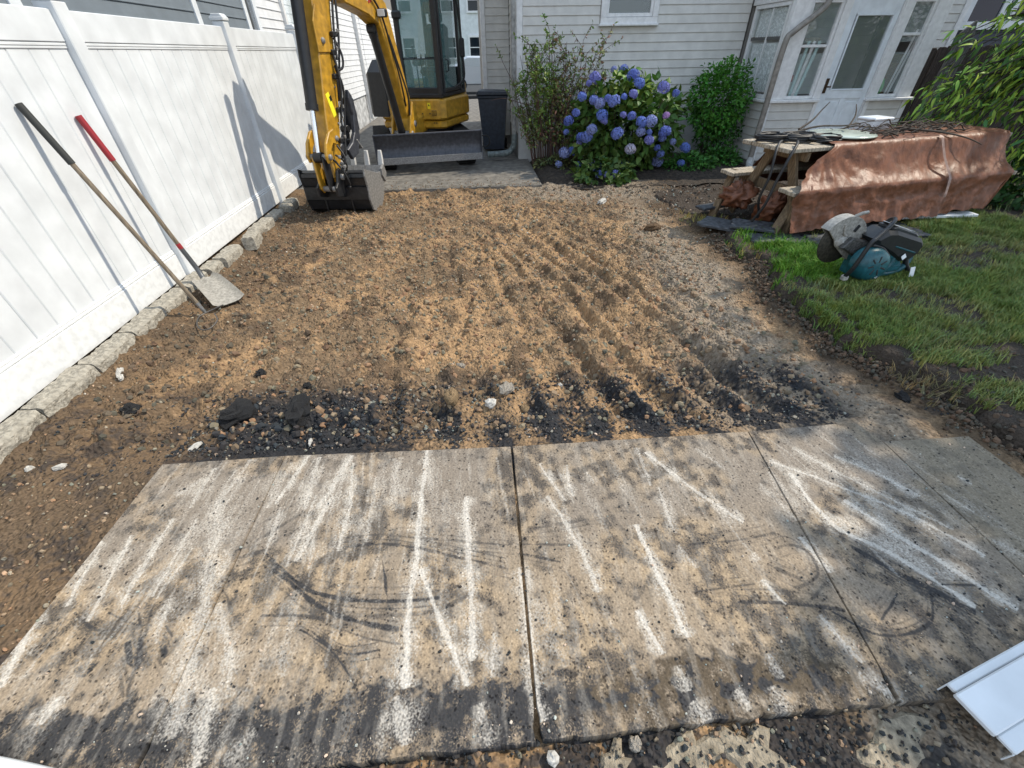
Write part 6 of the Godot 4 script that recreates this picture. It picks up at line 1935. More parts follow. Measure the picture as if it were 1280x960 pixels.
# folded pointed leaf along +z, lying in xz
func leaf_mesh(len: float, wid: float, droop := 0.2, fold := 0.25, segs := 3) -> ArrayMesh:
	var st := begin()
	st.set_smooth_group(0)
	var row := []
	for i in segs + 1:
		var t := float(i) / segs
		var w := wid * 0.5 * sin(PI * clampf(pow(t, 0.75) * 0.94 + 0.05, 0, 1))
		var y := -droop * len * t * t
		row.append([Vector3(-w, y + fold * w, len * t), Vector3(0, y, len * t), Vector3(w, y + fold * w, len * t)])
	for i in segs:
		for k in 2:
			quad(st, row[i][k], row[i + 1][k], row[i + 1][k + 1], row[i][k + 1])
	return done(st)

func rand_dir(r: RandomNumberGenerator) -> Vector3:
	var z := r.randf_range(-1, 1)
	var a := r.randf_range(0, TAU)
	return Vector3(sqrt(1 - z * z) * cos(a), z, sqrt(1 - z * z) * sin(a))

func facing(pos: Vector3, dir: Vector3, roll: float, s: float) -> Transform3D:
	var up := Vector3.UP if absf(dir.y) < 0.95 else Vector3.RIGHT
	var x := up.cross(dir).normalized()
	var y := dir.cross(x)
	return Transform3D(Basis(x, y, dir) * Basis(Vector3(0, 0, 1), roll) * s, pos)

func green(r: RandomNumberGenerator, c: Color, spread: float) -> Color:
	var k := 1.0 + r.randf_range(-spread, spread)
	var h := r.randf_range(-0.25, 0.25)
	return Color(c.r * k * (1.0 + h), c.g * k, c.b * k * (1.0 - 0.5 * h))

# leaves in a lumpy shell-filled ellipsoid
func leaf_cloud(r: RandomNumberGenerator, c: Vector3, rad: Vector3, count: int, s0: float, s1: float, col: Color, clump_seed: int, ground := 0.03) -> Array:
	var n := noise(clump_seed, 1.0, 3)
	var xs := []; var cs := []
	var tries := 0
	while xs.size() < count and tries < count * 12:
		tries += 1
		var d := rand_dir(r)
		var lump := 0.86 + 0.34 * n.get_noise_3dv(d * 2.2 + c)
		var q := lump * pow(r.randf(), 0.28)
		var p := c + d * rad * q
		if p.y < ground: continue
		if n.get_noise_3dv(p * 3.1) < -0.28: continue
		var out := (d + rand_dir(r) * 0.9 + Vector3(0, -0.15, 0)).normalized()
		xs.append(facing(p, out, r.randf_range(-1.2, 1.2), r.randf_range(s0, s1)))
		var tone := col * (0.75 + 0.5 * clampf(n.get_noise_3dv(p * 2.0 + Vector3(9, 9, 9)) + 0.5, 0, 1))
		cs.append(green(r, tone, 0.25))
	return [xs, cs]

func flower_mesh(seed_: int) -> ArrayMesh:
	var r := RandomNumberGenerator.new(); r.seed = seed_
	var st := begin()
	var n := 84
	for i in n:
		var y := 1.0 - 1.75 * (i + 0.5) / n
		var a := i * 2.39996 + r.randf() * 0.3
		var rr := sqrt(maxf(0, 1 - y * y))
		var d := Vector3(rr * cos(a), y * 0.86, rr * sin(a))
		var X := facing(d * (0.064 + 0.008 * r.randf()), (d.normalized() + rand_dir(r) * 0.3).normalized(), r.randf() * TAU, 1.0)
		for k in 4:
			var b := X * Transform3D(Basis(Vector3(0, 0, 1), TAU * k / 4.0), Vector3.ZERO)
			quad(st, b * Vector3(0, 0, 0), b * Vector3(0.0095, 0.007, 0.003), b * Vector3(0, 0.0165, 0.001), b * Vector3(-0.0095, 0.007, 0.003))
	return done(st)

func build_shrubs() -> void:
	var r := RandomNumberGenerator.new(); r.seed = 12
	var leafm := tint_mat("leaf_tint", 0.5, true)
	var stemm := mat("stem_brown", Color(0.09, 0.065, 0.045), 0.9, 0.0, "fine", 5.0)
	# hydrangea
	var h := thing("hydrangea", "large hydrangea bush covered in blue and lilac flower heads against the house wall", "shrub", Vector3(2.45, 0, -7.75))
	for k in 16:
		var a := r.randf() * TAU
		var e := Vector3(2.45 + 0.8 * cos(a), 0.7 + 0.4 * r.randf(), -7.75 + 0.55 * sin(a))
		on(h, "stem", tube([2.45 + 0.15 * cos(a), 0, -7.75 + 0.12 * sin(a), 2.45 + 0.45 * cos(a), 0.4, -7.75 + 0.3 * sin(a), e.x, e.y, e.z], 0.011, 0.006, 5, 3), stemm, Transform3D.IDENTITY)
	var cl := leaf_cloud(r, Vector3(2.45, 0.62, -7.78), Vector3(1.05, 0.72, 0.82), 3000, 0.75, 1.25, Color(0.07, 0.13, 0.026), 81)
	var top := leaf_cloud(r, Vector3(2.3, 1.12, -7.55), Vector3(0.42, 0.26, 0.3), 320, 0.7, 1.1, Color(0.11, 0.18, 0.03), 82)
	var low := leaf_cloud(r, Vector3(1.95, 0.10, -6.98), Vector3(0.5, 0.24, 0.3), 420, 0.7, 1.1, Color(0.06, 0.11, 0.025), 91)
	top = [top[0] + low[0], top[1] + low[1]]
	var fol := scatter(h, "foliage", leaf_mesh(0.115, 0.075, 0.25, 0.3), leafm, cl[0] + top[0], cl[1] + top[1])
	fol.position = -h.position
	var heads := [flower_mesh(1), flower_mesh(2), flower_mesh(3)]
	var tones := [Color(0.10, 0.16, 0.46), Color(0.13, 0.18, 0.46), Color(0.15, 0.16, 0.42), Color(0.20, 0.24, 0.46), Color(0.08, 0.12, 0.38)]
	var fp: Array = FLOWERS
	for i in range(0, fp.size(), 3):
		var k := i / 3
		var c: Color = tones[(k * 7) % 5]
		if k == 18: c = Color(0.34, 0.19, 0.42)
		if k == 31: c = Color(0.45, 0.44, 0.55)
		var key := "petal_%d" % ((k * 7) % 5) if not (k in [18, 31]) else "petal_pale_%d" % k
		var pm := mat(key, c, 0.8)
		pm.backlight_enabled = true
		pm.backlight = Color(0.25, 0.25, 0.4)
		var sc := 0.95 + 0.32 * sin(k * 1.7)
		var at_ := Vector3(fp[i], maxf(fp[i + 1], 0.11), minf(fp[i + 2], -6.82)) + Vector3(0, 0, 0.02 - 0.05 * absf(sin(k * 2.3)))
		on(h, "flower_head", heads[k % 3], pm, Transform3D(Basis.from_euler(Vector3(0.5, k * 1.3, 0.1 * sin(k * 3.0))) * sc, at_))
	# dense green bush by the porch
	var b := thing("green_bush", "dense rounded green bush with small leaves between the hydrangea and the porch", "shrub", Vector3(4.05, 0, -8.15))
	for k in 9:
		var a := TAU * k / 9.0
		on(b, "stem", tube([4.05 + 0.06 * cos(a), 0, -8.1 + 0.06 * sin(a), 4.05 + 0.16 * cos(a), 0.5, -8.1 + 0.14 * sin(a), 4.05 + 0.3 * cos(a), 1.0, -8.12 + 0.25 * sin(a)], 0.012, 0.006, 5, 3), stemm, Transform3D.IDENTITY)
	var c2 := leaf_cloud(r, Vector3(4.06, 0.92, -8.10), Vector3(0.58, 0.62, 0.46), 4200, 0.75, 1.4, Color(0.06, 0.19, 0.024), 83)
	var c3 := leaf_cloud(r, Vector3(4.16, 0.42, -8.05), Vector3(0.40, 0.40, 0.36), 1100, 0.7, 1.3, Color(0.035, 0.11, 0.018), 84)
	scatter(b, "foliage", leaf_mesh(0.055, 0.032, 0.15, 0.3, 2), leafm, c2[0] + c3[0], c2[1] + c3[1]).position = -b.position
	# thin shrub at the house corner
	var s := thing("straggly_shrub", "tall thin straggly shrub with reddish twigs at the corner of the house", "shrub", Vector3(1.35, 0, -8.25))
	var xs := []; var cs := []
	for k in 62:
		var x0 := 1.36 + r.randf_range(-0.36, 0.42)
		var z0 := -8.3 + r.randf_range(-0.18, 0.22)
		var hh := r.randf_range(0.85, 1.75) if k > 0 else 1.85
		var lean := Vector3((x0 - 1.35) * r.randf_range(0.4, 1.6), 0, r.randf_range(-0.1, 0.25))
		var p := PackedVector3Array([Vector3(x0, 0, z0), Vector3(x0, hh * 0.35, z0) + lean * 0.25, Vector3(x0 + r.randf_range(-0.05, 0.05), hh * 0.7, z0) + lean * 0.6, Vector3(x0, hh, z0) + lean])
		p = spline(p, 4)
		var st := begin()
		add_tube(st, p, 0.009 if k > 0 else 0.016, 0.003, 5)
		for j in 10:
			var i := r.randi_range(3, p.size() - 1)
			var d := Vector3(r.randf_range(-1, 1), r.randf_range(0.3, 1.2), r.randf_range(-0.6, 1)).normalized() * r.randf_range(0.12, 0.32)
			add_tube(st, PackedVector3Array([p[i], p[i] + d * 0.5 + Vector3(0, 0.01, 0), p[i] + d]), 0.004, 0.0015, 4)
			for q in 12:
				var pos := p[i] + d * r.randf_range(0.2, 1.05)
				xs.append(facing(pos, rand_dir(r), r.randf() * 3.0, r.randf_range(0.8, 1.6)))
				var leafy := pos.x < 1.25 and pos.y > 0.6
				cs.append(green(r, Color(0.13, 0.20, 0.045) if leafy or r.randf() < 0.3 else (Color(0.20, 0.11, 0.08) if r.randf() < 0.4 else Color(0.17, 0.19, 0.08)), 0.3))
		on(s, "stem", done(st), mat("red_twig", Color(0.085, 0.045, 0.035), 0.85), Transform3D.IDENTITY)
	var c4 := leaf_cloud(r, Vector3(1.12, 1.25, -8.2), Vector3(0.40, 0.30, 0.25), 700, 0.8, 1.4, Color(0.095, 0.17, 0.03), 85)
	scatter(s, "foliage", leaf_mesh(0.042, 0.020, 0.1, 0.2, 2), leafm, xs + c4[0], cs + c4[1]).position = -s.position
	# a twig that reaches out over the bin
	on(s, "stem", tube([0.95, 0.9, -8.2, 0.75, 0.95, -8.1, 0.5, 1.02, -8.0, 0.3, 1.0, -7.95], 0.006, 0.002, 5, 4), mats.red_twig, Transform3D.IDENTITY)
	# weeds along the bed
	var w1 := leaf_cloud(r, Vector3(3.55, 0.05, -7.55), Vector3(0.55, 0.22, 0.35), 900, 0.7, 1.3, Color(0.05, 0.15, 0.025), 86)
	var w2 := leaf_cloud(r, Vector3(4.2, 0.05, -7.75), Vector3(0.35, 0.25, 0.3), 500, 0.7, 1.3, Color(0.05, 0.15, 0.025), 87)
	var w3 := leaf_cloud(r, Vector3(1.35, 0.05, -7.95), Vector3(0.45, 0.16, 0.3), 420, 0.5, 1.1, Color(0.09, 0.11, 0.04), 88)
	tag(scatter(self, "weeds", leaf_mesh(0.06, 0.035, 0.2, 0.3, 2), leafm, w1[0] + w2[0] + w3[0], w1[1] + w2[1] + w3[1]), "low green weeds along the foot of the house wall")

func build_trees() -> void:
	var r := RandomNumberGenerator.new(); r.seed = 31
	var leafm: Material = mats.leaf_tint
	var bark := mat("tree_bark", Color(0.085, 0.068, 0.052), 0.95, 0.0, "dirty", 3.0, "bump", 1.5)
	# peach-like tree with long drooping leaves at the right edge
	var t := thing("leafy_tree", "low tree with long drooping bright green leaves at the photo's right edge", "tree", Vector3(7.3, 0, -5.4))
	on(t, "trunk", tube([7.3, -0.05, -5.4, 7.25, 0.5, -5.4, 7.1, 1.1, -5.45, 7.0, 1.7, -5.5], 0.11, 0.06, 10, 4), bark, Transform3D.IDENTITY)
	var xs := []; var cs := []
	var bst := begin()
	for k in 150:
		var d := rand_dir(r)
		if d.y < -0.5: d.y = -d.y * 0.4
		var tip := Vector3(7.45, 1.25, -5.55) + Vector3(d.x * 1.95, d.y * 1.5, d.z * 1.35) * r.randf_range(0.55, 1.0)
		if k < 34: tip = Vector3(r.randf_range(5.45, 6.6), r.randf_range(0.55, 1.25), r.randf_range(-6.2, -5.45))
		elif k < 52: tip = Vector3(r.randf_range(5.9, 7.1), r.randf_range(1.5, 2.1), r.randf_range(-6.2, -5.2))
		elif k < 74: tip = Vector3(r.randf_range(6.15, 7.0), r.randf_range(0.1, 0.8), r.randf_range(-5.6, -4.9))
		if tip.y < 0.1 or (tip.x < 6.1 and tip.z > -5.40): continue
		var root := Vector3(7.15, 0.9, -5.45).lerp(Vector3(7.0, 1.6, -5.5), r.randf())
		var mid := root.lerp(tip, 0.55) + Vector3(0, 0.25 + 0.15 * r.randf(), 0)
		var p := spline(PackedVector3Array([root, mid, tip]), 6)
		add_tube(bst, p, 0.016, 0.003, 5)
		for j in 30:
			var i := r.randi_range(5, p.size() - 1)
			var at_ := p[i] + rand_dir(r) * 0.10
			var dir := ((tip - mid).normalized() * 0.7 + rand_dir(r) * 1.0 + Vector3(0, -0.4, 0)).normalized()
			xs.append(facing(at_, dir, r.randf_range(-0.9, 0.9), r.randf_range(0.7, 1.25)))
			cs.append(green(r, Color(0.24, 0.36, 0.05) if r.randf() < 0.7 else Color(0.06, 0.13, 0.03), 0.3))
	on(t, "branches", done(bst), bark, Transform3D.IDENTITY)
	scatter(t, "foliage", leaf_mesh(0.118, 0.030, 0.35, 0.3, 4), leafm, xs, cs).position = -t.position
	# undergrowth at its foot
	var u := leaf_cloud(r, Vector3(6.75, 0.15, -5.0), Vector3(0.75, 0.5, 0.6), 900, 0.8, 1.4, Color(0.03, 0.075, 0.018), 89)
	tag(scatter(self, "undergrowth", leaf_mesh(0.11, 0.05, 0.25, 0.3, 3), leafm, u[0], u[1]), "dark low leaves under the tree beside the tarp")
	# tall tree that shades the lawn from the right
	var s := thing("shade_tree", "tall tree beyond the photo's right border that shades the lawn", "tree", Vector3(9.6, 0, -2.4))
	on(s, "trunk", tube([9.6, -0.1, -2.4, 9.55, 1.2, -2.4, 9.5, 2.6, -2.45, 9.45, 4.4, -2.5], 0.24, 0.10, 12, 4), bark, Transform3D.IDENTITY)
	for k in 9:
		var a := TAU * k / 9.0
		on(s, "limb", tube([9.5, 2.4 + 0.15 * k, -2.45, 9.5 + 0.9 * cos(a), 3.6 + 0.12 * k, -2.45 + 0.9 * sin(a), 9.5 + 2.0 * cos(a), 4.6, -2.4 + 2.0 * sin(a)], 0.08, 0.02, 7, 4), bark, Transform3D.IDENTITY)
	var lobe := leaf_cloud(r, Vector3(6.95, 5.2, -1.0), Vector3(1.5, 0.9, 1.3), 1300, 0.8, 1.4, Color(0.05, 0.11, 0.025), 92)
	var c := leaf_cloud(r, Vector3(9.5, 5.0, -2.3), Vector3(3.5, 2.1, 3.3), 6500, 0.8, 1.4, Color(0.05, 0.11, 0.025), 90)
	scatter(s, "foliage", leaf_mesh(0.24, 0.14, 0.2, 0.25, 2), leafm, c[0] + lobe[0], c[1] + lobe[1]).position = -s.position

func blade_tuft(seed_: int, n: int, h: float) -> ArrayMesh:
	var r := RandomNumberGenerator.new(); r.seed = seed_
	var st := begin()
	st.set_smooth_group(0)
	for i in n:
		var a := r.randf() * TAU
		var d := Vector3(cos(a), 0, sin(a))
		var w := Vector3(-d.z, 0, d.x) * r.randf_range(0.0014, 0.0026)
		var o := Vector3(r.randf_range(-0.02, 0.02), -0.005, r.randf_range(-0.02, 0.02))
		var L := h * r.randf_range(0.6, 1.25)
		var b := r.randf_range(0.25, 0.8)
		var m := o + Vector3(0, L * 0.6, 0) + d * (L * b * 0.3)
		var t := o + Vector3(0, L * (1.0 - 0.3 * b), 0) + d * (L * b)
		quad(st, o - w, o + w, m + w * 0.8, m - w * 0.8)
		tri(st, m - w * 0.8, m + w * 0.8, t)
	return done(st)

func build_grass() -> void:
	var r := RandomNumberGenerator.new(); r.seed = 41
	var gm := tint_mat("grass_tint", 0.6, true)
	var dens := noise(43, 1.1, 4)
	var fine := noise(44, 5.0, 2)
	for v in 4:
		var xs := []; var cs := []
		for i in 13500:
			var x := 2.35 + 5.6 * pow(r.randf(), 1.25)
			var z := -0.75 - 4.2 * pow(r.randf(), 0.85)
			var e := lawn_edge(z)
			if x < e - 0.01: continue
			var d := dens.get_noise_2d(x, z)
			var near_edge := 1.0 - smoothstep(e, e + 0.3, x)
			# bare torn soil at the front corner and worn spots
			if z > -2.1 and x < 3.5 + 0.4 * d:
				var island := maxf(exp(-pow((x - 2.93) / 0.26, 2.0) - pow((z + 1.62) / 0.13, 2.0)), exp(-pow((x - 2.95) / 0.3, 2.0) - pow((z + 1.98) / 0.10, 2.0)))
				if r.randf() > 0.05 + 1.2 * island - 0.2: continue
			if d < -0.2 and r.randf() < 0.8: continue
			if near_edge > 0.3 and fine.get_noise_2d(x, z) < -0.15: continue
			if z < -3.95 and x < 4.7 + 0.3 * d and x > 2.5 and r.randf() > 0.06: continue
			if z < -4.5 and r.randf() > 0.25: continue
			var s := r.randf_range(0.75, 1.35) * (1.0 + 0.5 * fine.get_noise_2d(x * 0.7, z * 0.7))
			if z < -3.2 and x < 3.1: s *= 1.3
			xs.append(Transform3D(Basis(Vector3.UP, r.randf() * TAU) * Basis(Vector3(1, 0, 0), r.randf_range(-0.3, 0.3)) * s, Vector3(x, lawn_h(x, z), z)))
			var dry := clampf(0.5 - d * 1.2 + r.randf_range(-0.3, 0.3), 0, 1) * 0.75
			if z > -2.2 and x < 3.5: dry = maxf(dry, r.randf_range(0.2, 0.8))
			var c := Color(0.165, 0.225, 0.052).lerp(Color(0.33, 0.30, 0.15), dry * dry)
			if z < -3.1 and x < 3.3: c = Color(0.11, 0.23, 0.025)
			cs.append(green(r, c, 0.3))
		var o := scatter(self, "grass", blade_tuft(50 + v, 7, 0.058), gm, xs, cs)
		if v == 0: tag(o, "uneven green lawn grass right of the dug-up ground")
	# straw-coloured tufts by the slates
	var xs2 := []; var cs2 := []
	for i in 110:
		var c: Vector2 = [Vector2(2.55, -4.95), Vector2(2.72, -3.88), Vector2(2.62, -1.75)][i % 3]
		xs2.append(Transform3D(Basis(Vector3.UP, r.randf() * TAU) * Basis(Vector3(1, 0, 0), r.randf_range(-0.8, 0.8)) * r.randf_range(0.6, 1.1), Vector3(c.x + r.randfn() * 0.11, 0.01, c.y + r.randfn() * 0.09)))
		cs2.append(green(r, Color(0.34, 0.29, 0.09) if i % 3 != 2 else Color(0.25, 0.2, 0.1), 0.25))
	tag(scatter(self, "straw", blade_tuft(60, 7, 0.07), gm, xs2, cs2), "straw-coloured dry grass tufts by the slates")

func build_stones() -> void:
	var r := RandomNumberGenerator.new(); r.seed = 51
	var sm := tint_mat("pebble_tint", 0.9)
	var n := noise(52, 1.3, 3)
	var kinds := [rock_mesh(1, Vector3(1, 0.6, 0.8), 0.25, 4, 6), rock_mesh(2, Vector3(0.8, 0.7, 1), 0.3, 4, 6), rock_mesh(3, Vector3(1, 0.45, 0.7), 0.3, 4, 6), rock_mesh(4, Vector3(0.9, 0.8, 0.9), 0.3, 4, 5)]
	for v in 4:
		var xs := []; var cs := []
		for i in 4200:
			var z := -0.22 - 6.6 * pow(r.randf(), 1.25)
			var x := r.randf_range(-2.5, 2.75)
			var e := lawn_edge(z)
			if x > e - 0.02: continue
			if z > -1.56 and x > -1.64 and x < 2.48 and z < -0.32: continue
			var dist := sqrt(x * x + z * z)
			var s := 0.0035 + 0.0085 * pow(r.randf(), 2.5)
			if z < -3.0: s *= 1.25
			var d := n.get_noise_2d(x, z)
			if d < -0.12 and r.randf() < 0.55: continue
			var blackband := smoothstep(-2.35, -2.05, z) * (1.0 if z < -1.5 else 0.0)
			var c := Color(0.24, 0.175, 0.112)
			var q := r.randf()
			if q < 0.16: c = Color(0.34, 0.27, 0.19)
			elif q < 0.185: c = Color(0.48, 0.43, 0.36)
			elif q < 0.34: c = Color(0.20, 0.165, 0.125)
			elif q < 0.36: c = Color(0.07, 0.06, 0.05)
			if blackband > 0.2 and r.randf() < 0.8 * blackband: c = Color(0.028, 0.028, 0.03)
			if z > -0.5 and x > -1.0: c = Color(0.03, 0.03, 0.03) if r.randf() < 0.6 else Color(0.20, 0.15, 0.10)
			xs.append(Transform3D(Basis.from_euler(Vector3(r.randf() * 6.0, r.randf() * 6.0, r.randf() * 6.0)) * s, Vector3(x, dirt_h(x, z) + s * 0.3, z)))
			cs.append(green(r, c, 0.25))
		# crumbs of asphalt heaped along the slab
		for i in 1500:
			var x := r.randf_range(-1.7, 2.0)
			var z := -1.58 - 0.55 * pow(r.randf(), 1.3)
			if x > -0.35 and r.randf() < 0.35: continue
			if x < -0.35: z -= 0.05
			var s := 0.003 + 0.012 * pow(r.randf(), 3.0)
			xs.append(Transform3D(Basis.from_euler(Vector3(r.randf() * 6.0, r.randf() * 6.0, r.randf() * 6.0)) * s, Vector3(x, dirt_h(x, z) + s * 0.35, z)))
			cs.append(green(r, Color(0.028, 0.028, 0.03) if r.randf() < 0.8 else Color(0.22, 0.19, 0.15), 0.35))
		for i in 60:
			var x := r.randf_range(-1.65, -0.5)
			var z := -1.64 - 0.4 * r.randf()
			var s := 0.008 + 0.024 * pow(r.randf(), 3.5)
			xs.append(Transform3D(Basis.from_euler(Vector3(r.randf() * 6.0, r.randf() * 6.0, r.randf() * 6.0)) * s, Vector3(x, dirt_h(x, z) + s * 0.2, z)))
			cs.append(green(r, Color(0.026, 0.026, 0.028), 0.3))
		# soil crumbs and roots at the torn lawn edge
		for i in 700:
			var z := -0.9 - 3.6 * r.randf()
			var x := lawn_edge(z) - 0.02 - 0.22 * r.randf() * r.randf()
			var s := 0.004 + 0.016 * pow(r.randf(), 3.0)
			xs.append(Transform3D(Basis.from_euler(Vector3(r.randf() * 6.0, r.randf() * 6.0, r.randf() * 6.0)) * s, Vector3(x, dirt_h(x, z) + s * 0.3 + 0.03 * r.randf(), z)))
			cs.append(green(r, Color(0.095, 0.068, 0.045), 0.35))
		# clods on the torn corner of the lawn, on the bare bed and on the near end of the old concrete
		for i in 900:
			var p := Vector3.ZERO
			var cc := Color(0.088, 0.064, 0.045)
			if i < 450:
				p.x = r.randf_range(2.55, 4.0); p.z = r.randf_range(-2.0, -0.75)
				p.y = lawn_h(p.x, p.z)
			elif i < 700:
				p.x = r.randf_range(2.2, 4.4); p.z = r.randf_range(-6.6, -4.7)
				p.y = maxf(lawn_h(p.x, p.z), -0.02)
				if r.randf() < 0.4: cc = Color(0.24, 0.21, 0.17)
			else:
				p.x = r.randf_range(-2.4, 0.95); p.z = -6.87 - 0.5 * pow(r.randf(), 2.0)
				p.y = 0.006
				cc = Color(0.19, 0.14, 0.09)
			var s := 0.004 + 0.018 * pow(r.randf(), 2.5)
			if i >= 700: s *= 0.6
			xs.append(Transform3D(Basis.from_euler(Vector3(r.randf() * 6.0, r.randf() * 6.0, r.randf() * 6.0)) * s, p + Vector3(0, s * 0.2, 0)))
			cs.append(green(r, cc, 0.3))
		# crumbs over the broken concrete in front
		for i in 170:
			var x := r.randf_range(-0.6, 1.4)
			var z := r.randf_range(-0.33, -0.18)
			var s := 0.003 + 0.008 * pow(r.randf(), 2.5)
			xs.append(Transform3D(Basis.from_euler(Vector3(r.randf() * 6.0, r.randf() * 6.0, r.randf() * 6.0)) * s, Vector3(x, -0.03 + s * 0.4, z)))
			cs.append(green(r, Color(0.03, 0.03, 0.03) if r.randf() < 0.75 else Color(0.24, 0.19, 0.13), 0.3))
		# clods all over
		for i in 2600:
			var z := -1.7 - 5.0 * r.randf()
			var x := r.randf_range(-2.4, 2.2)
			if x > lawn_edge(z) - 0.1: continue
			var s := 0.006 + 0.024 * pow(r.randf(), 3.0)
			xs.append(Transform3D(Basis.from_euler(Vector3(r.randf() * 6.0, r.randf() * 6.0, r.randf() * 6.0)) * s, Vector3(x, dirt_h(x, z), z)))
			cs.append(green(r, Color(0.215, 0.150, 0.092) if r.randf() < 0.85 and x > -1.7 else Color(0.10, 0.072, 0.047), 0.25))
		# crumbs on the slab
		for i in 260:
			var x := r.randf_range(-1.6, 2.4)
			var z := -0.34 - 1.15 * pow(r.randf(), 2.2)
			var s := 0.002 + 0.005 * pow(r.randf(), 3.0)
			xs.append(Transform3D(Basis.from_euler(Vector3(r.randf() * 6.0, r.randf() * 6.0, r.randf() * 6.0)) * s, Vector3(x, s * 0.4, z)))
			cs.append(green(r, Color(0.03, 0.03, 0.03) if r.randf() < 0.6 else Color(0.4, 0.36, 0.3), 0.3))
		var o := scatter(self, "gravel", kinds[v], sm, xs, cs)
		if v == 0: tag(o, "pebbles, soil crumbs and asphalt crumbs strewn over the dug ground")
	# stones and lumps that stand out
	var tan_ := mat("sandstone", Color(0.36, 0.245, 0.13), 0.9, 0.0, "mottle", 8.0, "bump", 1.0)
	var pale := mat("pale_stone", Color(0.50, 0.44, 0.36), 0.9, 0.0, "mottle", 8.0, "bump", 1.0)
	var white := mat("white_stone", Color(0.66, 0.63, 0.57), 0.85, 0.0, "mottle", 8.0)
	var black := mat("asphalt_lump", Color(0.026, 0.026, 0.028), 0.85, 0.0, "fine", 9.0, "bump", 2.0)
	var brown := mat("brown_stone", Color(0.20, 0.12, 0.06), 0.9, 0.0, "mottle", 8.0, "bump", 1.0)
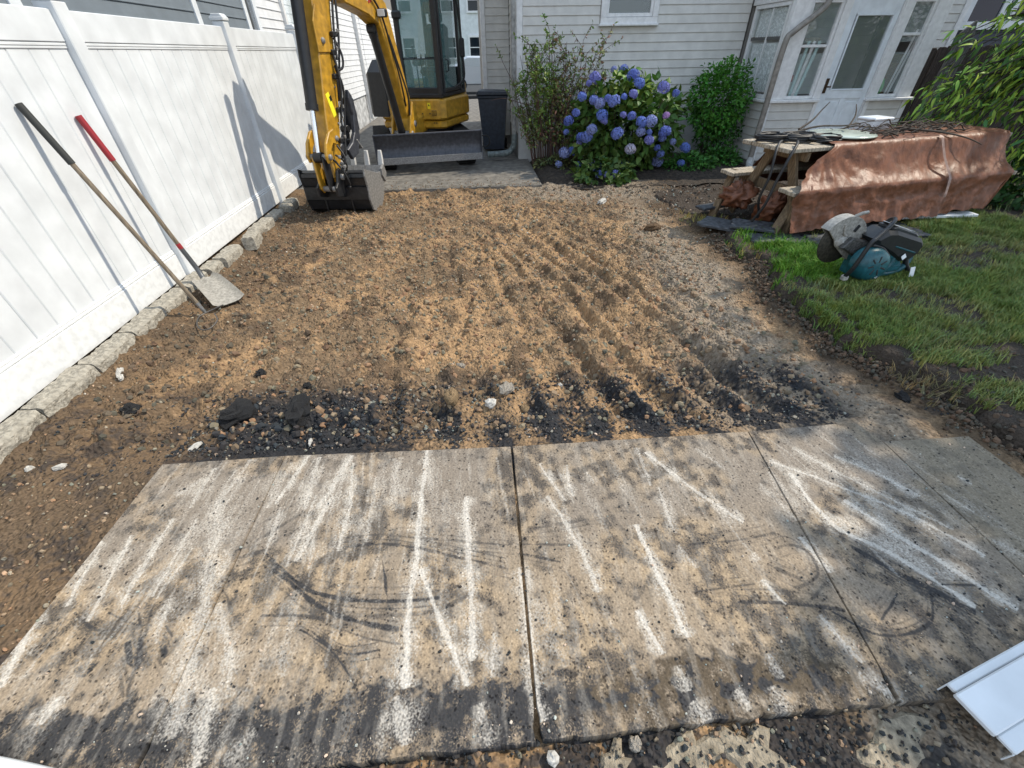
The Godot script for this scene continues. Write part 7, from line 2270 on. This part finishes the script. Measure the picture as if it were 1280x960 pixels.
	var list := [
		["stone", tan_, -0.229, -1.93, 0.042, 0.05, 0.062, "tan oval stone standing out of the black crumbs, largest near the slab's middle seam", "stone"],
		["stone", pale, 0.103, -2.01, 0.055, 0.03, 0.04, "pale tan stone just beyond the slab's middle seam, right of the oval one", "stone"],
		["stone", white, 0.0, -1.90, 0.035, 0.03, 0.035, "whitish angular stone chip between the tan oval stone and a square tan one", "stone"],
		["stone", tan_, 0.20, -1.87, 0.032, 0.026, 0.028, "small square tan stone right of the whitish chips", "stone"],
		["stone", pale, -0.19, -2.36, 0.04, 0.02, 0.024, "flat pale grey stone further back in the furrows, above the tan oval stone", "stone"],
		["stone", white, 0.447, -2.08, 0.018, 0.016, 0.016, "small white cube-like stone on a black furrow", "stone"],
		["asphalt_lump", black, -1.48, -1.97, 0.11, 0.05, 0.08, "rounded lump of black asphalt, left one of the two on the heap", "asphalt"],
		["asphalt_lump", black, -1.10, -1.91, 0.13, 0.045, 0.07, "flat lump of black asphalt, right one of the two on the heap", "asphalt"],
		["asphalt_lump", black, -2.13, -2.05, 0.06, 0.03, 0.045, "black asphalt lump alone on the soil between the edging and the heap", "asphalt"],
		["asphalt_lump", black, -1.50, -2.36, 0.032, 0.024, 0.03, "small black asphalt lump on tan sand behind the heap", "asphalt"],
		["asphalt_lump", black, -1.16, -2.21, 0.026, 0.02, 0.024, "smallest black asphalt lump on the sand, right of a similar one", "asphalt"],
		["asphalt_lump", black, 2.45, -1.74, 0.05, 0.02, 0.03, "black asphalt lump on dark soil at the torn lawn corner", "asphalt"],
		["stone", white, -2.42, -2.43, 0.085, 0.016, 0.022, "long white sliver of stone beside the edging blocks", "stone"],
		["stone", white, -2.34, -1.60, 0.024, 0.016, 0.018, "white pebble near the photo's left border below the first edging block", "stone"],
		["stone", white, -2.18, -1.59, 0.030, 0.014, 0.018, "oval white pebble right of another one near the left border", "stone"],
		["stone", white, -1.60, -1.70, 0.05, 0.012, 0.022, "white flake of stone on the black crumbs at the slab's far left corner", "stone"],
		["stone", white, -0.98, -1.68, 0.030, 0.010, 0.012, "thin white chip stuck upright in the black asphalt crumbs", "stone"],
		["stone", white, -0.31, -1.72, 0.018, 0.015, 0.016, "white pebble touching the slab's far edge left of the middle seam", "stone"],
		["stone", brown, 2.02, -4.90, 0.10, 0.05, 0.06, "brown stone at the edge of the gravel near the slates", "stone"],
		["stone", white, 1.68, -5.96, 0.09, 0.035, 0.05, "cream-coloured stone on the soil in front of the hydrangea", "stone"],
		["stone", pale, 0.37, -0.30, 0.022, 0.018, 0.02, "pale angular stone lying against the slab's front edge", "stone"],
		["stone", white, 0.12, -0.285, 0.02, 0.018, 0.018, "white chip in black crumbs at the foot of the slab's middle seam", "stone"]]
	var k := 0
	for l in list:
		var x: float = l[2]; var z: float = l[3]
		var o := part(self, l[0], rock_mesh(700 + k, Vector3(l[4], l[5], l[6]), 0.42 if l[1] == black else 0.24, 9, 12, l[1] != tan_), l[1], turned(Vector3(x, dirt_h(x, z) + l[5] * 0.45, z), 0.1 * sin(k), k * 0.7, 0.12 * cos(k)))
		tag(o, l[7], l[8])
		k += 1
	# broken pieces of old concrete below the front edge
	var conc := mat("broken_concrete", Color(0.42, 0.35, 0.25), 0.9, 0.0, "mottle", 4.0, "bump", 0.6)
	var bro := [[0.52, -0.262, 0.12, 0.055, 0.3, "wide tan piece of broken concrete under the slab's front edge, leftmost"],
		[0.72, -0.245, 0.10, 0.06, -0.2, "tan broken concrete piece with a dark hole, middle of the three"],
		[1.12, -0.225, 0.13, 0.065, 0.5, "pitted broken concrete piece beside the white vinyl rail"],
		[0.30, -0.245, 0.07, 0.04, 0.9, "small broken concrete piece left of the wider tan one"]]
	for b in bro:
		var o := PackedVector2Array()
		var nn := noise(int(b[0] * 1000), 1.0, 2)
		for i in 17:
			var a := TAU * i / 17.0
			var q := 1.0 + 0.9 * nn.get_noise_2d(cos(a) * 2.0, sin(a) * 2.0)
			o.append(Vector2(cos(a) * b[2] * q, sin(a) * b[3] * q))
		var c := part(self, "broken_concrete", prism(o, 0.03, 0.01), conc, Transform3D(Basis(Vector3.UP, b[4]) * Basis(Vector3(1, 0, 0), Vector3(0, 0.06, -1).normalized(), Vector3(0, 1, 0.06).normalized()), Vector3(b[0], -0.047, b[1])))
		tag(c, b[5], "concrete", "broken concrete along the slab's front edge")

func _ready() -> void:
	rng.seed = 77
	build_camera_and_light()
	make_textures()
	build_ground()
	build_fence()
	build_house()
	build_neighbours()
	build_edging()
	build_excavator()
	build_bin()
	build_shrubs()
	build_trees()
	build_tools()
	build_table()
	build_saw()
	build_gate_rails()
	build_grass()
	build_stones()
